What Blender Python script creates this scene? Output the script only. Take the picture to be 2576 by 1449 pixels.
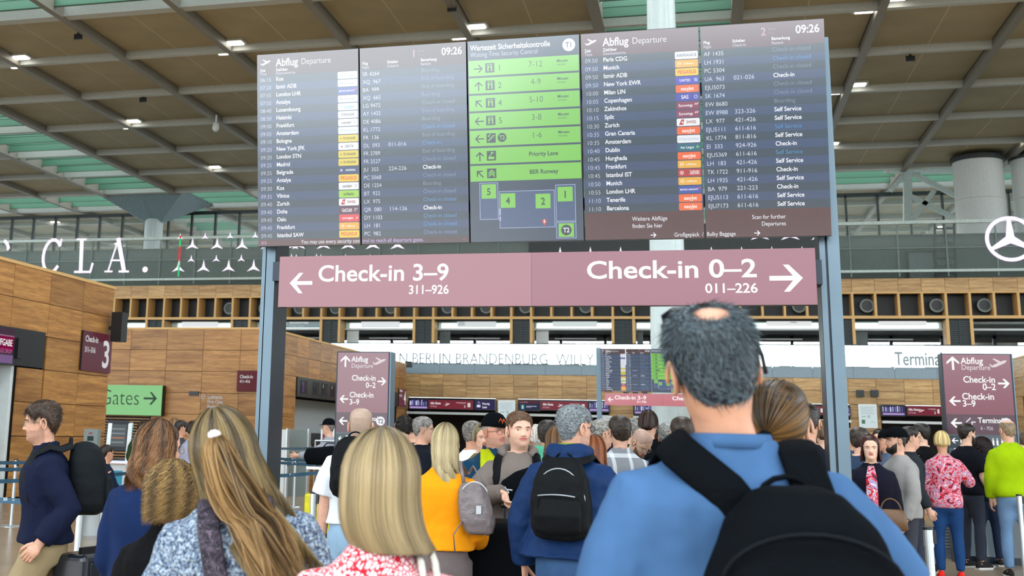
import bpy, math, random
import numpy as np
from mathutils import Vector, Matrix, Euler
random.seed(7); RS = np.random.RandomState(7)
for o in list(bpy.data.objects): bpy.data.objects.remove(o)
SC = bpy.context.scene; COL = SC.collection
PI = math.pi

# ------------------------------------------------------------------ camera, world, exposure
FPX, PX, PY, YAW, PITCH, ROLL, EYE = 2932.9, 951.06, 504.9, -.2688, .1967, .0248, 1.62
ca, sa, cb, sb, cc, sc_ = math.cos(YAW), math.sin(YAW), math.cos(PITCH), math.sin(PITCH), math.cos(ROLL), math.sin(ROLL)
FW = Vector((sa*cb, ca*cb, sb)); RT = Vector((ca, -sa, 0)); UP = RT.cross(FW)
RR = cc*RT + sc_*UP; UU = -sc_*RT + cc*UP
cam = bpy.data.cameras.new('camera'); camo = bpy.data.objects.new('camera', cam); COL.objects.link(camo)
cam.sensor_width = 36; cam.lens = FPX/2576*36
cam.shift_x = (1288-PX)/2576; cam.shift_y = -(724.5-PY)/2576
cam.clip_start = .05; cam.clip_end = 900
camo.matrix_world = Matrix(((RR.x, UU.x, -FW.x, 0), (RR.y, UU.y, -FW.y, 0), (RR.z, UU.z, -FW.z, EYE), (0, 0, 0, 1)))
cam.dof.use_dof = True; cam.dof.focus_distance = 8.3; cam.dof.aperture_fstop = 5.0
SC.camera = camo
SC.view_settings.view_transform = 'Standard'; SC.view_settings.look = 'None'
SC.view_settings.exposure = 0.0; SC.view_settings.gamma = 1; SC.view_settings.use_curve_mapping = False
W = bpy.data.worlds.new('sky'); SC.world = W; W.use_nodes = True
bg = W.node_tree.nodes['Background']; bg.inputs[0].default_value = (.88, .96, 1, 1); bg.inputs[1].default_value = 5.4

def ray(x, y): return (x-PX)/FPX*RR - (y-PY)/FPX*UU + FW
C0 = Vector((0, 0, EYE))
def atY(x, y, Y): d = ray(x, y); return C0 + d*(Y/d.y)
def atX(x, y, X): d = ray(x, y); return C0 + d*(X/d.x)
def atZ(x, y, Z): d = ray(x, y); return C0 + d*((Z-EYE)/d.z)
def proj(P):
    q = Vector(P)-C0; z = q.dot(FW)
    return (PX+FPX*q.dot(RR)/z, PY-FPX*q.dot(UU)/z, z)

# ------------------------------------------------------------------ materials
def lin(c):
    if isinstance(c, str): c = [int(c[i:i+2], 16) for i in (0, 2, 4)]
    return tuple((v/255/12.92 if v/255 <= .04045 else ((v/255+.055)/1.055)**2.4) for v in c)
MATS = {}
def nd(nt, typ, **kw):
    n = nt.nodes.new(typ)
    for k, v in kw.items():
        if k in n.inputs: n.inputs[k].default_value = v
        else: setattr(n, k, v)
    return n
def base(name):
    m = bpy.data.materials.new(name); m.use_nodes = True
    nt = m.node_tree; b = nt.nodes['Principled BSDF']
    return m, nt, b, nt.links.new
def mat(name, col, rough=.6, metal=0., var=.12, scale=8., bump=0., bscale=60., spec=.5, coat=0., sheen=0., stretch=None, trans=0., alpha=1., emit=0.):
    """principled surface whose colour wanders a little (procedural noise) with optional fine relief"""
    if name in MATS: return MATS[name]
    m, nt, b, L = base(name); c = lin(col)
    tc = nd(nt, 'ShaderNodeTexCoord'); mp = nd(nt, 'ShaderNodeMapping')
    if stretch: mp.inputs['Scale'].default_value = stretch
    L(tc.outputs['Object'], mp.inputs[0])
    n = nd(nt, 'ShaderNodeTexNoise', Scale=scale, Detail=3.); L(mp.outputs[0], n.inputs[0])
    r = nd(nt, 'ShaderNodeValToRGB'); L(n.outputs[0], r.inputs[0])
    r.color_ramp.elements[0].color = tuple(v*(1-var) for v in c)+(1,); r.color_ramp.elements[1].color = tuple(min(1, v*(1+var)) for v in c)+(1,)
    r.color_ramp.elements[0].position = .3; r.color_ramp.elements[1].position = .7
    L(r.outputs[0], b.inputs['Base Color'])
    b.inputs['Roughness'].default_value = rough; b.inputs['Metallic'].default_value = metal
    b.inputs['Specular IOR Level'].default_value = spec; b.inputs['Coat Weight'].default_value = coat
    b.inputs['Sheen Weight'].default_value = sheen; b.inputs['Transmission Weight'].default_value = trans; b.inputs['Alpha'].default_value = alpha
    if emit: L(r.outputs[0], b.inputs['Emission Color']); b.inputs['Emission Strength'].default_value = emit
    if bump:
        n2 = nd(nt, 'ShaderNodeTexNoise', Scale=bscale, Detail=2.); L(mp.outputs[0], n2.inputs[0])
        bp = nd(nt, 'ShaderNodeBump', Strength=bump, Distance=.02); L(n2.outputs[0], bp.inputs['Height']); L(bp.outputs[0], b.inputs['Normal'])
    MATS[name] = m; return m
def glow(col, s=1.0, gloss=0.0, rough=.25):
    """self-lit ink of screens and backlit signs; glow also put into printed sheets, lettering and a shelf"""
    k = f'glow_{col}_{s}_{gloss}'
    if k in MATS: return MATS[k]
    m, nt, b, L = base(k); c = lin(col)
    b.inputs['Base Color'].default_value = (.01, .01, .012, 1); b.inputs['Roughness'].default_value = rough
    b.inputs['Specular IOR Level'].default_value = .1; b.inputs['Emission Color'].default_value = c+(1,); b.inputs['Emission Strength'].default_value = s
    if gloss: b.inputs['Coat Weight'].default_value = gloss; b.inputs['Coat Roughness'].default_value = .16; b.inputs['Coat IOR'].default_value = 2.3
    MATS[k] = m; return m
def wood(name, c1, c2, axis='X', rough=.45):
    """veneer: grain bands along an axis, every panel its own tone by object random"""
    if name in MATS: return MATS[name]
    m, nt, b, L = base(name)
    tc = nd(nt, 'ShaderNodeTexCoord'); oi = nd(nt, 'ShaderNodeObjectInfo'); mp = nd(nt, 'ShaderNodeMapping')
    mp.inputs['Scale'].default_value = (.35, .35, 5.)
    ad = nd(nt, 'ShaderNodeVectorMath', operation='MULTIPLY_ADD')
    cm = nd(nt, 'ShaderNodeCombineXYZ')
    for i in range(3): L(oi.outputs['Random'], cm.inputs[i])
    ad.inputs[1].default_value = (37, 23, 51); L(cm.outputs[0], ad.inputs[0]); L(tc.outputs['Object'], ad.inputs[2]); L(ad.outputs[0], mp.inputs[0])
    n = nd(nt, 'ShaderNodeTexNoise', Scale=1.6, Detail=5., Roughness=.62, Distortion=.6); L(mp.outputs[0], n.inputs[0])
    w = nd(nt, 'ShaderNodeTexNoise', Scale=9., Detail=2.); L(mp.outputs[0], w.inputs[0])
    mx = nd(nt, 'ShaderNodeMix', data_type='RGBA'); 
    r = nd(nt, 'ShaderNodeValToRGB'); L(n.outputs[0], r.inputs[0])
    a, d = lin(c1), lin(c2)
    r.color_ramp.elements[0].color = a+(1,); r.color_ramp.elements[1].color = d+(1,); r.color_ramp.elements[0].position = .33; r.color_ramp.elements[1].position = .68
    L(r.outputs[0], mx.inputs['A']); mx.inputs['B'].default_value = tuple(v*.62 for v in a)+(1,)
    mr = nd(nt, 'ShaderNodeMapRange'); mr.inputs['From Min'].default_value = .45; mr.inputs['From Max'].default_value = .75; mr.inputs['To Max'].default_value = .5
    L(w.outputs[0], mr.inputs[0]); L(mr.outputs[0], mx.inputs['Factor'])
    hs = nd(nt, 'ShaderNodeHueSaturation'); L(mx.outputs['Result'], hs.inputs['Color'])
    m2 = nd(nt, 'ShaderNodeMapRange'); m2.inputs['To Min'].default_value = .84; m2.inputs['To Max'].default_value = 1.14; L(oi.outputs['Random'], m2.inputs[0]); L(m2.outputs[0], hs.inputs['Value'])
    L(hs.outputs[0], b.inputs['Base Color']); b.inputs['Roughness'].default_value = rough
    MATS[name] = m; return m

# ------------------------------------------------------------------ mesh collector
def frame(d):
    d = Vector(d).normalized(); a = Vector((0, 0, 1)) if abs(d.z) < .9 else Vector((0, 1, 0))
    u = d.cross(a).normalized(); return u, u.cross(d).normalized(), d
class M:
    def __init__(s): s.v = []; s.f = []; s.m = []
    def add(s, vs, fs, mi=0):
        k = len(s.v); s.v += [tuple(v) for v in vs]; s.f += [tuple(i+k for i in f) for f in fs]; s.m += [mi]*len(fs); return s
    def box(s, x0, x1, y0, y1, z0, z1, mi=0, T=None):
        vs = [(x, y, z) for z in (z0, z1) for y in (y0, y1) for x in (x0, x1)]
        if T is not None: vs = [T @ Vector(v) for v in vs]
        return s.add(vs, [(0, 2, 3, 1), (4, 5, 7, 6), (0, 1, 5, 4), (2, 6, 7, 3), (0, 4, 6, 2), (1, 3, 7, 5)], mi)
    def bar(s, a, b, w, h, mi=0):
        a, b = Vector(a), Vector(b); u, n, d = frame(b-a)
        vs = [p+u*i*w/2+n*j*h/2 for p in (a, b) for i, j in ((-1, -1), (1, -1), (1, 1), (-1, 1))]
        return s.add(vs, [(3, 2, 1, 0), (4, 5, 6, 7), (0, 1, 5, 4), (1, 2, 6, 5), (2, 3, 7, 6), (3, 0, 4, 7)], mi)
    def rings(s, R, mi=0, caps=True, closed=True):
        """R: list of equally long rings of points"""
        n = len(R[0]); fs = []
        for i in range(len(R)-1):
            for j in range(n if closed else n-1):
                k = (j+1) % n; fs.append((i*n+j, i*n+k, (i+1)*n+k, (i+1)*n+j))
        if caps and closed: fs += [tuple(range(n))[::-1], tuple(range((len(R)-1)*n, len(R)*n))]
        return s.add([p for r in R for p in r], fs, mi)
    def tube(s, P, r, n=10, mi=0, caps=True, flat=None, up=None):
        """tube through P; r scalar or list; flat=(su,sn) flattening or a list of them"""
        P = [Vector(p) for p in P]; K = len(P); rr = r if hasattr(r, '__len__') else [r]*K
        t = [(P[min(i+1, K-1)]-P[max(i-1, 0)]).normalized() for i in range(K)]
        u = Vector(up) if up is not None else frame(t[0])[0]; R = []
        for i in range(K):
            u = (u-t[i]*u.dot(t[i])); u = u.normalized() if u.length > 1e-6 else frame(t[i])[0]; w = t[i].cross(u)
            fl = (1, 1) if flat is None else (flat[i] if isinstance(flat[0], (tuple, list)) else flat)
            R.append([P[i]+u*math.cos(a)*rr[i]*fl[0]+w*math.sin(a)*rr[i]*fl[1] for a in [2*PI*k/n for k in range(n)]])
        return s.rings(R, mi, caps)
    def lathe(s, prof, c=(0, 0, 0), n=20, mi=0):
        return s.rings([[Vector(c)+Vector((r*math.cos(a), r*math.sin(a), z)) for a in [2*PI*k/n for k in range(n)]] for r, z in prof], mi)
    def ball(s, c, r, n=12, mi=0, T=None):
        rx, ry, rz = r if hasattr(r, '__len__') else (r, r, r); R = []
        for i in range(n//2+1):
            t = PI*i/(n//2); q = max(math.sin(t), .02)
            ring = [Vector((rx*q*math.cos(a), ry*q*math.sin(a), -rz*math.cos(t))) for a in [2*PI*k/n for k in range(n)]]
            R.append([(T @ p if T is not None else p)+Vector(c) for p in ring])
        return s.rings(R, mi)
    def prism(s, pts, y0, y1, mi=0, ax='y'):
        """outline in x,z pushed through y"""
        n = len(pts); mk = (lambda p, q: (p[0], q, p[1])) if ax == 'y' else ((lambda p, q: (q, p[0], p[1])) if ax == 'x' else (lambda p, q: (p[0], p[1], q)))
        vs = [mk(p, y0) for p in pts]+[mk(p, y1) for p in pts]
        fs = [tuple(range(n)), tuple(range(n, 2*n))[::-1]]+[(i, i+n, (i+1) % n+n, (i+1) % n) for i in range(n)]
        return s.add(vs, fs, mi)
    def build(s, name, mats=None, parent=None, smooth=False, loc=None, rot=None):
        me = bpy.data.meshes.new(name); me.from_pydata(s.v, [], s.f)
        if mats is not None:
            for q in (mats if isinstance(mats, (list, tuple)) else [mats]): me.materials.append(q)
        if any(s.m): me.polygons.foreach_set('material_index', s.m)
        if smooth: me.polygons.foreach_set('use_smooth', [True]*len(s.f))
        return link(name, me, parent, loc, rot)
def link(name, me, parent=None, loc=None, rot=None):
    o = bpy.data.objects.new(name, me); COL.objects.link(o)
    if parent is not None: o.parent = parent
    if loc is not None: o.location = loc
    if rot is not None: o.rotation_euler = rot
    return o
def tag(o, label, cat, group=None):
    o['label'] = label; o['category'] = cat
    if group: o['group'] = group
    return o
def empty(name, loc=(0, 0, 0), rot=(0, 0, 0)):
    o = bpy.data.objects.new(name, None); COL.objects.link(o); o.location = loc; o.rotation_euler = rot; o.empty_display_size = .1; return o
def thing(name, label, cat, loc=(0, 0, 0), rz=0, group=None): return tag(empty(name, loc, (0, 0, rz)), label, cat, group)
def struct(o): o['kind'] = 'structure'; return o
ORD = ['first', 'second', 'third', 'fourth', 'fifth', 'sixth', 'seventh', 'eighth', 'ninth', 'tenth', 'eleventh', 'twelfth', 'thirteenth', 'fourteenth', 'fifteenth', 'sixteenth', 'seventeenth', 'eighteenth', 'nineteenth', 'twentieth']
def copy_tree(o, parent=None, mod=None):
    c = o.copy(); COL.objects.link(c); c.parent = parent
    for ch in list(o.children): copy_tree(ch, c)
    return c
def bevel(o, w, seg=2):
    md = o.modifiers.new('bevel', 'BEVEL'); md.width = w; md.segments = seg; md.limit_method = 'ANGLE'; return o

# ------------------------------------------------------------------ lettering (built-in font, glyph by glyph)
GL = {}
def prep_glyphs():
    chars = sorted(set("ABCDEFGHIJKLMNOPQRSTUVWXYZabcdefghijklmnopqrstuvwxyz0123456789:/.-–,äüßöÄÜ©?()+&'"))
    tmp = []
    for bold in (0, 1, 2):
        for c in chars+['|']:
            for body in (c, c+'|'):
                cu = bpy.data.curves.new('g', 'FONT'); cu.body = body; cu.resolution_u = 4; cu.size = 1; cu.offset = (0, .018, -.012)[bold]; cu.fill_mode = 'BOTH'
                o = bpy.data.objects.new('g', cu); COL.objects.link(o); tmp.append((bold, c, body, o))
    dg = bpy.context.evaluated_depsgraph_get(); bar = {}; full = {}
    for bold, c, body, o in tmp:
        me = o.evaluated_get(dg).to_mesh(); v = [x.co[:2] for x in me.vertices]; f = [tuple(p.vertices) for p in me.polygons]
        if body == c: GL[bold, c] = [v, f, 0.]
        mx = max([a[0] for a in v] or [0])
        if c == '|' and body == '|': bar[bold] = mx
        if body == c+'|': full[bold, c] = mx
        o.evaluated_get(dg).to_mesh_clear()
    for k in full: GL[k][2] = full[k]-bar[k[0]]
    for bold in (0, 1, 2): GL[bold, ' '] = [[], [], .28]
    for *_, o in tmp:
        cu = o.data; bpy.data.objects.remove(o); bpy.data.curves.remove(cu)
prep_glyphs()
def twidth(s, size, bold=0, sx=.88): return sum(GL.get((bold, c), GL[bold, ' '])[2] for c in s)*size*sx
class Print:
    """flat print in a sign's own plane: x to the right, z up, facing -y; each layer lies a hair before the last"""
    def __init__(s, step=.0006): s.mesh = M(); s.cols = []; s.step = step; s.y = 0.
    def ci(s, c):
        if c not in s.cols: s.cols.append(c)
        return s.cols.index(c)
    def poly(s, pts, c, lift=1):
        y = -s.step*lift; s.mesh.add([(p[0], y, p[1]) for p in pts], [tuple(range(len(pts)))], s.ci(c)); return s
    def rect(s, x0, z0, x1, z1, c, lift=1): return s.poly([(x0, z0), (x1, z0), (x1, z1), (x0, z1)], c, lift)
    def rrect(s, x0, z0, x1, z1, r, c, lift=1):
        P = []
        for cx, cz, a0 in ((x1-r, z0+r, -90), (x1-r, z1-r, 0), (x0+r, z1-r, 90), (x0+r, z0+r, 180)):
            P += [(cx+r*math.cos(math.radians(a0+t)), cz+r*math.sin(math.radians(a0+t))) for t in (0, 30, 60, 90)]
        return s.poly(P, c, lift)
    def disc(s, x, z, r, c, lift=1, n=24): return s.poly([(x+r*math.cos(2*PI*k/n), z+r*math.sin(2*PI*k/n)) for k in range(n)], c, lift)
    def ringp(s, x, z, r, w, c, lift=1, n=28, a0=0, a1=2*PI):
        for k in range(n):
            a, b = a0+(a1-a0)*k/n, a0+(a1-a0)*(k+1)/n
            s.poly([(x+q*math.cos(t), z+q*math.sin(t)) for q, t in ((r, a), (r, b), (r-w, b), (r-w, a))], c, lift)
        return s
    def line(s, pts, w, c, lift=1):
        for (a, b), (p, q) in zip(pts[:-1], pts[1:]):
            L = math.hypot(p-a, q-b) or 1; nx, nz = -(q-b)/L*w/2, (p-a)/L*w/2; ex, ez = (p-a)/L*w/2*.6, (q-b)/L*w/2*.6
            s.poly([(a-ex-nx, b-ez-nz), (p+ex-nx, q+ez-nz), (p+ex+nx, q+ez+nz), (a-ex+nx, b-ez+nz)], c, lift)
        return s
    def arrow(s, x, z, r, ang, w, c, lift=2):
        ca_, sa_ = math.cos(ang), math.sin(ang); T = lambda p: (x+p[0]*ca_-p[1]*sa_, z+p[0]*sa_+p[1]*ca_)
        s.poly([T(p) for p in ((-r, -w/2), (r*.75, -w/2), (r*.75, w/2), (-r, w/2))], c, lift)
        for g in (1, -1):
            q = [T(p) for p in ((r, 0), (r-.0*r, 0), (r*.18, g*r*.86), (r*.18-w*1.15, g*r*.86), (r-w*1.55, 0))]
            s.poly(q[1:] if g > 0 else q[1:][::-1], c, lift+.3)
        return s
    def text(s, x, z, size, t, c, bold=0, al='l', lift=2, sx=.88, maxw=None):
        w = twidth(t, size, bold, sx)
        if maxw and w > maxw: sx *= maxw/w; w = maxw
        if al == 'r': x -= w
        if al == 'c': x -= w/2
        k = s.ci(c); y = -s.step*lift
        for ch in t:
            v, f, adv = GL.get((bold, ch), GL[bold, ' '])
            if v: s.mesh.add([(x+a*size*sx, y, z+b*size) for a, b in v], f, k)
            x += adv*size*sx
        return s
    def plane_icon(s, x, z, r, c, lift=2):
        """departing aeroplane: fuselage rising to the right, wing and tail"""
        T = lambda p: (x+p[0]*r, z+p[1]*r)
        s.poly([T(p) for p in ((-1, -.1), (-.75, -.42), (-.3, -.38), (.75, .12), (1.0, .38), (.9, .46), (.55, .42), (-.35, -.02), (-.72, -.2), (-.92, .02))], c, lift)
        s.poly([T(p) for p in ((-.62, .62), (-.42, .68), (.32, .3), (.02, .14))], c, lift+.3)
        return s
    def build(s, name, parent, mk, loc=None, rot=None):
        return s.mesh.build(name, [mk(c) for c in s.cols], parent, loc=loc, rot=rot)
# ------------------------------------------------------------------ floor, roof, sky-lights
m_floor = mat('floor_stone', (150, 131, 108), rough=.26, var=.10, scale=.8, spec=.5, bump=.02, bscale=3)
m_ground = mat('apron_concrete', (120, 120, 116), rough=.9, scale=.2)
m_ceil = mat('ceiling_panel_tan', (158, 148, 120), rough=.7, var=.08, scale=.5)
m_seam = mat('ceiling_seam', (196, 186, 156), rough=.6)
m_beamx = mat('beam_light_grey', (176, 180, 176), rough=.5, var=.05)
m_beamy = mat('beam_taupe', (122, 118, 108), rough=.5, var=.05)
m_mint = mat('skylight_baffle_mint', (66, 110, 88), rough=.5, var=.06, scale=2, stretch=(.2, 1, 6))
m_roof = mat('roof_underside', (70, 66, 60), rough=.8)
m_white = mat('white_paint', (214, 218, 216), rough=.5, var=.04)
m_grey = mat('grey_render', (120, 130, 128), rough=.7, var=.06, scale=1)
m_dgrey = mat('dark_grey_paint', (52, 58, 60), rough=.6, var=.08)
m_black = mat('black_paint', (14, 15, 17), rough=.4, var=.1)
m_steel = mat('galvanised_steel', (98, 117, 130), rough=.36, metal=.35, var=.05, scale=3)
m_dsteel = mat('dark_steel', (26, 36, 50), rough=.35, metal=.3, var=.08)
m_alu = mat('brushed_aluminium', (205, 212, 216), rough=.28, metal=.75, var=.03, stretch=(1, 1, .1))
m_walnut = wood('walnut_veneer', (134, 86, 38), (188, 136, 74))
m_oak = wood('oak_veneer', (160, 118, 68), (212, 174, 118))
m_oakd = mat('oak_edge', (206, 164, 102), rough=.5, var=.08, stretch=(1, 1, 5))
m_brown = mat('dark_brown_lining', (64, 36, 20), rough=.6)
m_lamp = glow('fffaf0', 9.)

fl = struct(M().box(-95, 70, -49, 62, -.3, 0).box(-95, 70, 62, 92, -.3, 0).build('floor', m_floor))
struct(M().box(-400, 400, -400, 500, -.8, -.35).build('ground', m_ground))
Xs0 = [-63.7+i*5.98 for i in range(0, 3)]
XE = [-75.9, -69.9, -63.9, -57.9, -51.9, -45.95, -39.8, -33.75, -27.7, -21.9, -15.9, -9.9, -3.9, 2.1, 8.05, 13.85, 19.8, 25.8, 31.8, 37.9, 44.0]
YE = [39.0, 45.25, 51.3, 57.6, 63.95, 70.4, 76.75, 83.15, 89.6, 95.9, 102.2, 108.5, 114.8, 121.1]
ZC = 20.0
ceil = struct(empty('ceiling', (0, 0, 0)))
def seen(x, y, z, mg=260):
    p = proj((x, y, z)); return p[2] > 0 and -mg < p[0] < 2576+mg and -mg < p[1] < 1449+mg
def strip(i, j): return XE[i] in (-45.95, -3.9, 37.9) or YE[j] in (39.0, 83.15)
pan = {}
for i in range(len(XE)-1):
    for j in range(len(YE)-1):
        x0, x1, y0, y1 = XE[i], XE[i+1], YE[j], YE[j+1]; cx, cy = (x0+x1)/2, (y0+y1)/2
        if not any(seen(a, b, ZC, 60) for a in (x0, x1) for b in (y0, y1)): continue
        if not strip(i, j):
            k = (round(x1-x0, 2), round(y1-y0, 2))
            if k not in pan:
                w, d = (x1-x0)/2-.22, (y1-y0)/2-.2
                m = M().box(-w, -.02, -d, d, 0, .12).box(.02, w, -d, d, 0, .12).box(-.02, .02, -d, d, .0, .1, 1)
                o = m.build('ceiling_panel', [m_ceil, m_seam], ceil, loc=(cx, cy, ZC+.28)); pan[k] = o.data
            else: link('ceiling_panel', pan[k], ceil, (cx, cy, ZC+.28))
        else:
            k = ('s', round(x1-x0, 2), round(y1-y0, 2))
            if k not in pan:
                w = (x1-x0)/2-.2; m = M().box(-w, w, -.05, .05, 0, 1.25)
                m.box(-w, w, -.09, .09, -.04, .06).box(-w, w, -.075, -.05, .42, .46).box(-w, w, -.075, -.05, .82, .86)
                pan[k] = m.build('skylight_baffle', m_mint, ceil, loc=(cx, y0+1.0, ZC+.15)).data
                n0 = 1
            else: n0 = 0
            for q in range(n0, 3): link('skylight_baffle', pan[k], ceil, (cx, y0+1.0+2.1*q, ZC+.15))
for x in XE:
    a = max([y for y in YE if not seen(x, y, ZC, 500) and y < 60] or [39.])
    wd = .5 if x in (-45.95, -39.8, -3.9, 2.1, 37.9, 44.0) else .34
    if x > -70 and x < 40: M().box(x-wd/2, x+wd/2, 39, 121, ZC-.12, ZC+.55).build('roof_beam', m_beamy, ceil)
for y in YE:
    wd = .55 if y in (39.0, 45.25, 83.15, 89.6) else .32
    M().box(-76, 44, y-wd/2, y+wd/2, ZC-.05, ZC+.5).build('roof_beam', m_beamx, ceil)
m = M()   # closed roof above the panels, open above the sky-light strips
for (x0, x1) in ((-95, -45.95), (-39.8, -3.9), (2.1, 37.9), (44, 70)):
    for (y0, y1) in ((-30, -5.2), (1.0, 39), (45.25, 83.15), (89.6, 125)): m.box(x0, x1, y0, y1, ZC+1.5, ZC+1.8)
struct(m.build('roof_slab', m_roof))
struct(M().box(-95, 70, -49.4, -49, 0, 2.6).box(-9, 70, -49.4, -49, 2.6, 6.5).build('wall_rear_added', m_grey))  # unseen wall, added and stepped in height to shape reflections in the screens

# square down-lights sitting in pairs at every second crossing of the grid
proto = None; rows = [51.3, 63.95, 76.75, 95.9, 108.5]
for jr, y in enumerate(rows):
    xs = [x for x in (-57.9, -33.75, -21.9, -9.9, 8.05, 19.8) if seen(x, y, ZC, 30)]
    for ix, x in enumerate(xs):
        for sd, (dx, dy) in (('right', (.5, -.65)), ('left', (-.6, .65))):
            lb = 'square downlight, %s lit row from front, %s crossing from left, %s of its pair' % (ORD[jr], ORD[ix], sd)
            if proto is None:
                t = thing('ceiling_light', lb, 'ceiling light', (x+dx, y+dy, ZC+.16), group='ceiling downlights'); proto = t
                M().box(-.5, .5, -.36, .36, .02, .12).build('frame', m_beamx, t); M().box(-.36, .36, -.24, .24, -.02, .02).build('diffuser', m_lamp, t)
            else:
                c = copy_tree(proto); c.location = (x+dx, y+dy, ZC+.16); c['label'] = lb
for px_, py_, lb in ((197, 91, 'small black sensor clipped to a ceiling beam, far left'), (360, 250, 'small black sensor on a beam over the middle of the left ceiling'), (1137, 20, 'small black sensor on the beam above the left departure screens'), (2290, 146, 'small black sensor on the beam right of the departure board')):
    p = atZ(px_, py_, ZC-.1); tag(M().box(-.2, .2, -.06, .06, -.16, .1).box(-.05, .05, -.05, .05, .05, .3).build('ceiling_sensor', m_black, loc=p), lb, 'sensor')
p = atZ(543, 318, 19.3); t = thing('ceiling_camera', 'white dome camera hanging on a short rod from the ceiling left of the board', 'security camera', p)
M().tube([(0, 0, .2), (0, 0, .7)], .05, 10).build('rod', m_white, t); M().lathe([(.02, .25), (.16, .2), (.2, 0), (.2, -.15), (.1, -.3), (.02, -.33)], n=16).build('dome', m_white, t, smooth=True)

# columns
def fluted(r0, r1, z0, z1, n=48, g=.05):
    R = [[(r*(1-g*(1 if (k % 12) in (0,) else 0))*math.cos(2*PI*k/n+.5), r*(1-g*(1 if (k % 12) in (0,) else 0))*math.sin(2*PI*k/n+.5), z) for k in range(n)] for z, r in ((z0, r0), ((z0+z1)/2, (r0+r1)/2), (z1, r1))]
    return M().rings(R)
m_col = mat('column_white', (196, 208, 208), rough=.35, var=.03)
t = struct(empty('column_centre', (-.94, 42.2, 0))); fluted(.68, .48, 0, 20.5).build('shaft', m_col, t)
t = struct(empty('column_left', (-42.9, 86.4, 0))); fluted(.85, .75, 0, 18.4).build('shaft', m_col, t)
m_cap = mat('capital_blue_grey', (120, 144, 156), rough=.5)
M().add([(-3.9, 3.0, 20.2), (0, 3.0, 20.2), (3.9, 3.0, 20.2), (-3.9, -3.0, 20.2), (3.9, -3.0, 20.2), (0, 0, 17.8), (.5, 0, 18.0), (-.5, 0, 18.0), (0, -3.0, 20.2)],
        [(3, 7, 5, 8), (8, 5, 6, 4), (3, 0, 7), (4, 6, 2), (0, 1, 5, 7), (1, 2, 6, 5)]).build('capital', m_cap, t)
for px0, px1, lb in ((2403, 2540, 1), (2552, 2690, 2)):
    a, b_ = atY(px0, 450, 80), atY(px1, 450, 80); r = (b_.x-a.x)/2-.1; cx = (a.x+b_.x)/2
    t = struct(empty('silo_column_%s' % ('near', 'edge')[lb-1], (cx, 81, 0)))
    for k in range(5): M().lathe([(r-.04, 7+2.55*k), (r, 7.03+2.55*k), (r, 9.52+2.55*k), (r-.04, 9.55+2.55*k)], n=36).build('cladding_ring', m_white, t, smooth=False)
    M().lathe([(r+.12, 19.75), (r+.12, 20.05), (r-.3, 20.05)], n=28).build('collar', m_dgrey, t)  # dark ring painted in for the narrow gap under the ceiling
m_truss = mat('truss_white', (176, 190, 186), rough=.5)
tr = struct(empty('roof_truss'))
for a, b_, w in (((2283, 425), (2283, 560), .5), ((2283, 430), (2420, 500), .32), ((2283, 490), (2400, 548), .3), ((2240, 480), (2283, 430), .3), ((2290, 560), (2350, 480), .3), ((2225, 428), (2560, 428), .4)):
    M().bar(atY(*a, 84), atY(*b_, 84), w, w).build('strut', m_truss, tr)

# ------------------------------------------------------------------ timber islands of the check-in
def board_panel(parent, mt, w, h, c, rz, cache={}):
    k = (round(w, 2), round(h, 2), mt.name)
    if k not in cache:
        o = M().box(-w/2, w/2, -.02, .02, -h/2, h/2).build('panel', mt, parent); cache[k] = o.data
    else: o = link('panel', cache[k], parent)
    o.location = Vector(c)+Vector((0, 0, RS.uniform(-.002, .002))); o.rotation_euler = (0, 0, rz); return o
ZJ = [5.14, 4.39, 3.635, 2.87, 2.115, 1.36, .60, .04]
def xwall(parent, X, sgn, ys, zs=ZJ, skip=None, mt=None):
    for a, b_ in zip(ys[:-1], ys[1:]):
        for t0, t1 in zip(zs[:-1], zs[1:]):
            if skip and skip((a+b_)/2, (t0+t1)/2): continue
            board_panel(parent, mt or m_walnut, abs(b_-a)-.014, t0-t1-.016, (X+sgn*.02, (a+b_)/2, (t0+t1)/2), PI/2)
def ywall(parent, Y, xs, zs=ZJ, skip=None, mt=None):
    for a, b_ in zip(xs[:-1], xs[1:]):
        for t0, t1 in zip(zs[:-1], zs[1:]):
            if skip and skip((a+b_)/2, (t0+t1)/2): continue
            board_panel(parent, mt or m_walnut, abs(b_-a)-.014, t0-t1-.016, ((a+b_)/2, Y-.02, (t0+t1)/2), 0)
isl = struct(empty('wall_left_near')); XA = -14.65
m_core = mat('core_black', (22, 16, 12), rough=.9); m_wwall = mat('counter_wall_white', (206, 214, 214), rough=.6, var=.03)  # plain dark core that shows in the panel joints
M().box(-19.5, XA, 24.23, 27.4, 0, 5.12).box(-19.5, XA, 10, 24.23, 3.75, 5.12).box(-19.5, -16.6, 10, 24.23, 0, 3.75).box(-15.4, XA-.05, 23.2, 24.25, 0, 3).build('core', m_core, isl)
xwall(isl, XA, 1, [27.4-1.55*k for k in range(9)], skip=lambda y, z: y < 24.2 and z < 3.7)
xwall(isl, XA, 1, [24.25, 23.2], zs=ZJ[3:], skip=None)
M().box(-19.5, XA+.06, 10, 27.45, 5.13, 5.2).build('coping', m_oakd, isl)
M().box(-16.6, -16.5, 10, 23.2, 0, 3.0).build('counter_back_wall', m_wwall, isl)
M().box(-19.4, XA-.06, 23.08, 23.19, 0, 2.9).build('counter_end_wall', m_wwall, isl)
M().box(-15.6, -14.8, 12, 23.0, 0, 1.3).build('counter_front', m_walnut, isl)
t = thing('display_band', 'black monitor fascia on the near left timber island with a magenta bag drop screen', 'display', (XA, 0, 0))
M().box(-.5, .06, 14, 24.2, 2.9, 3.72).build('housing', m_black, t)
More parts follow.
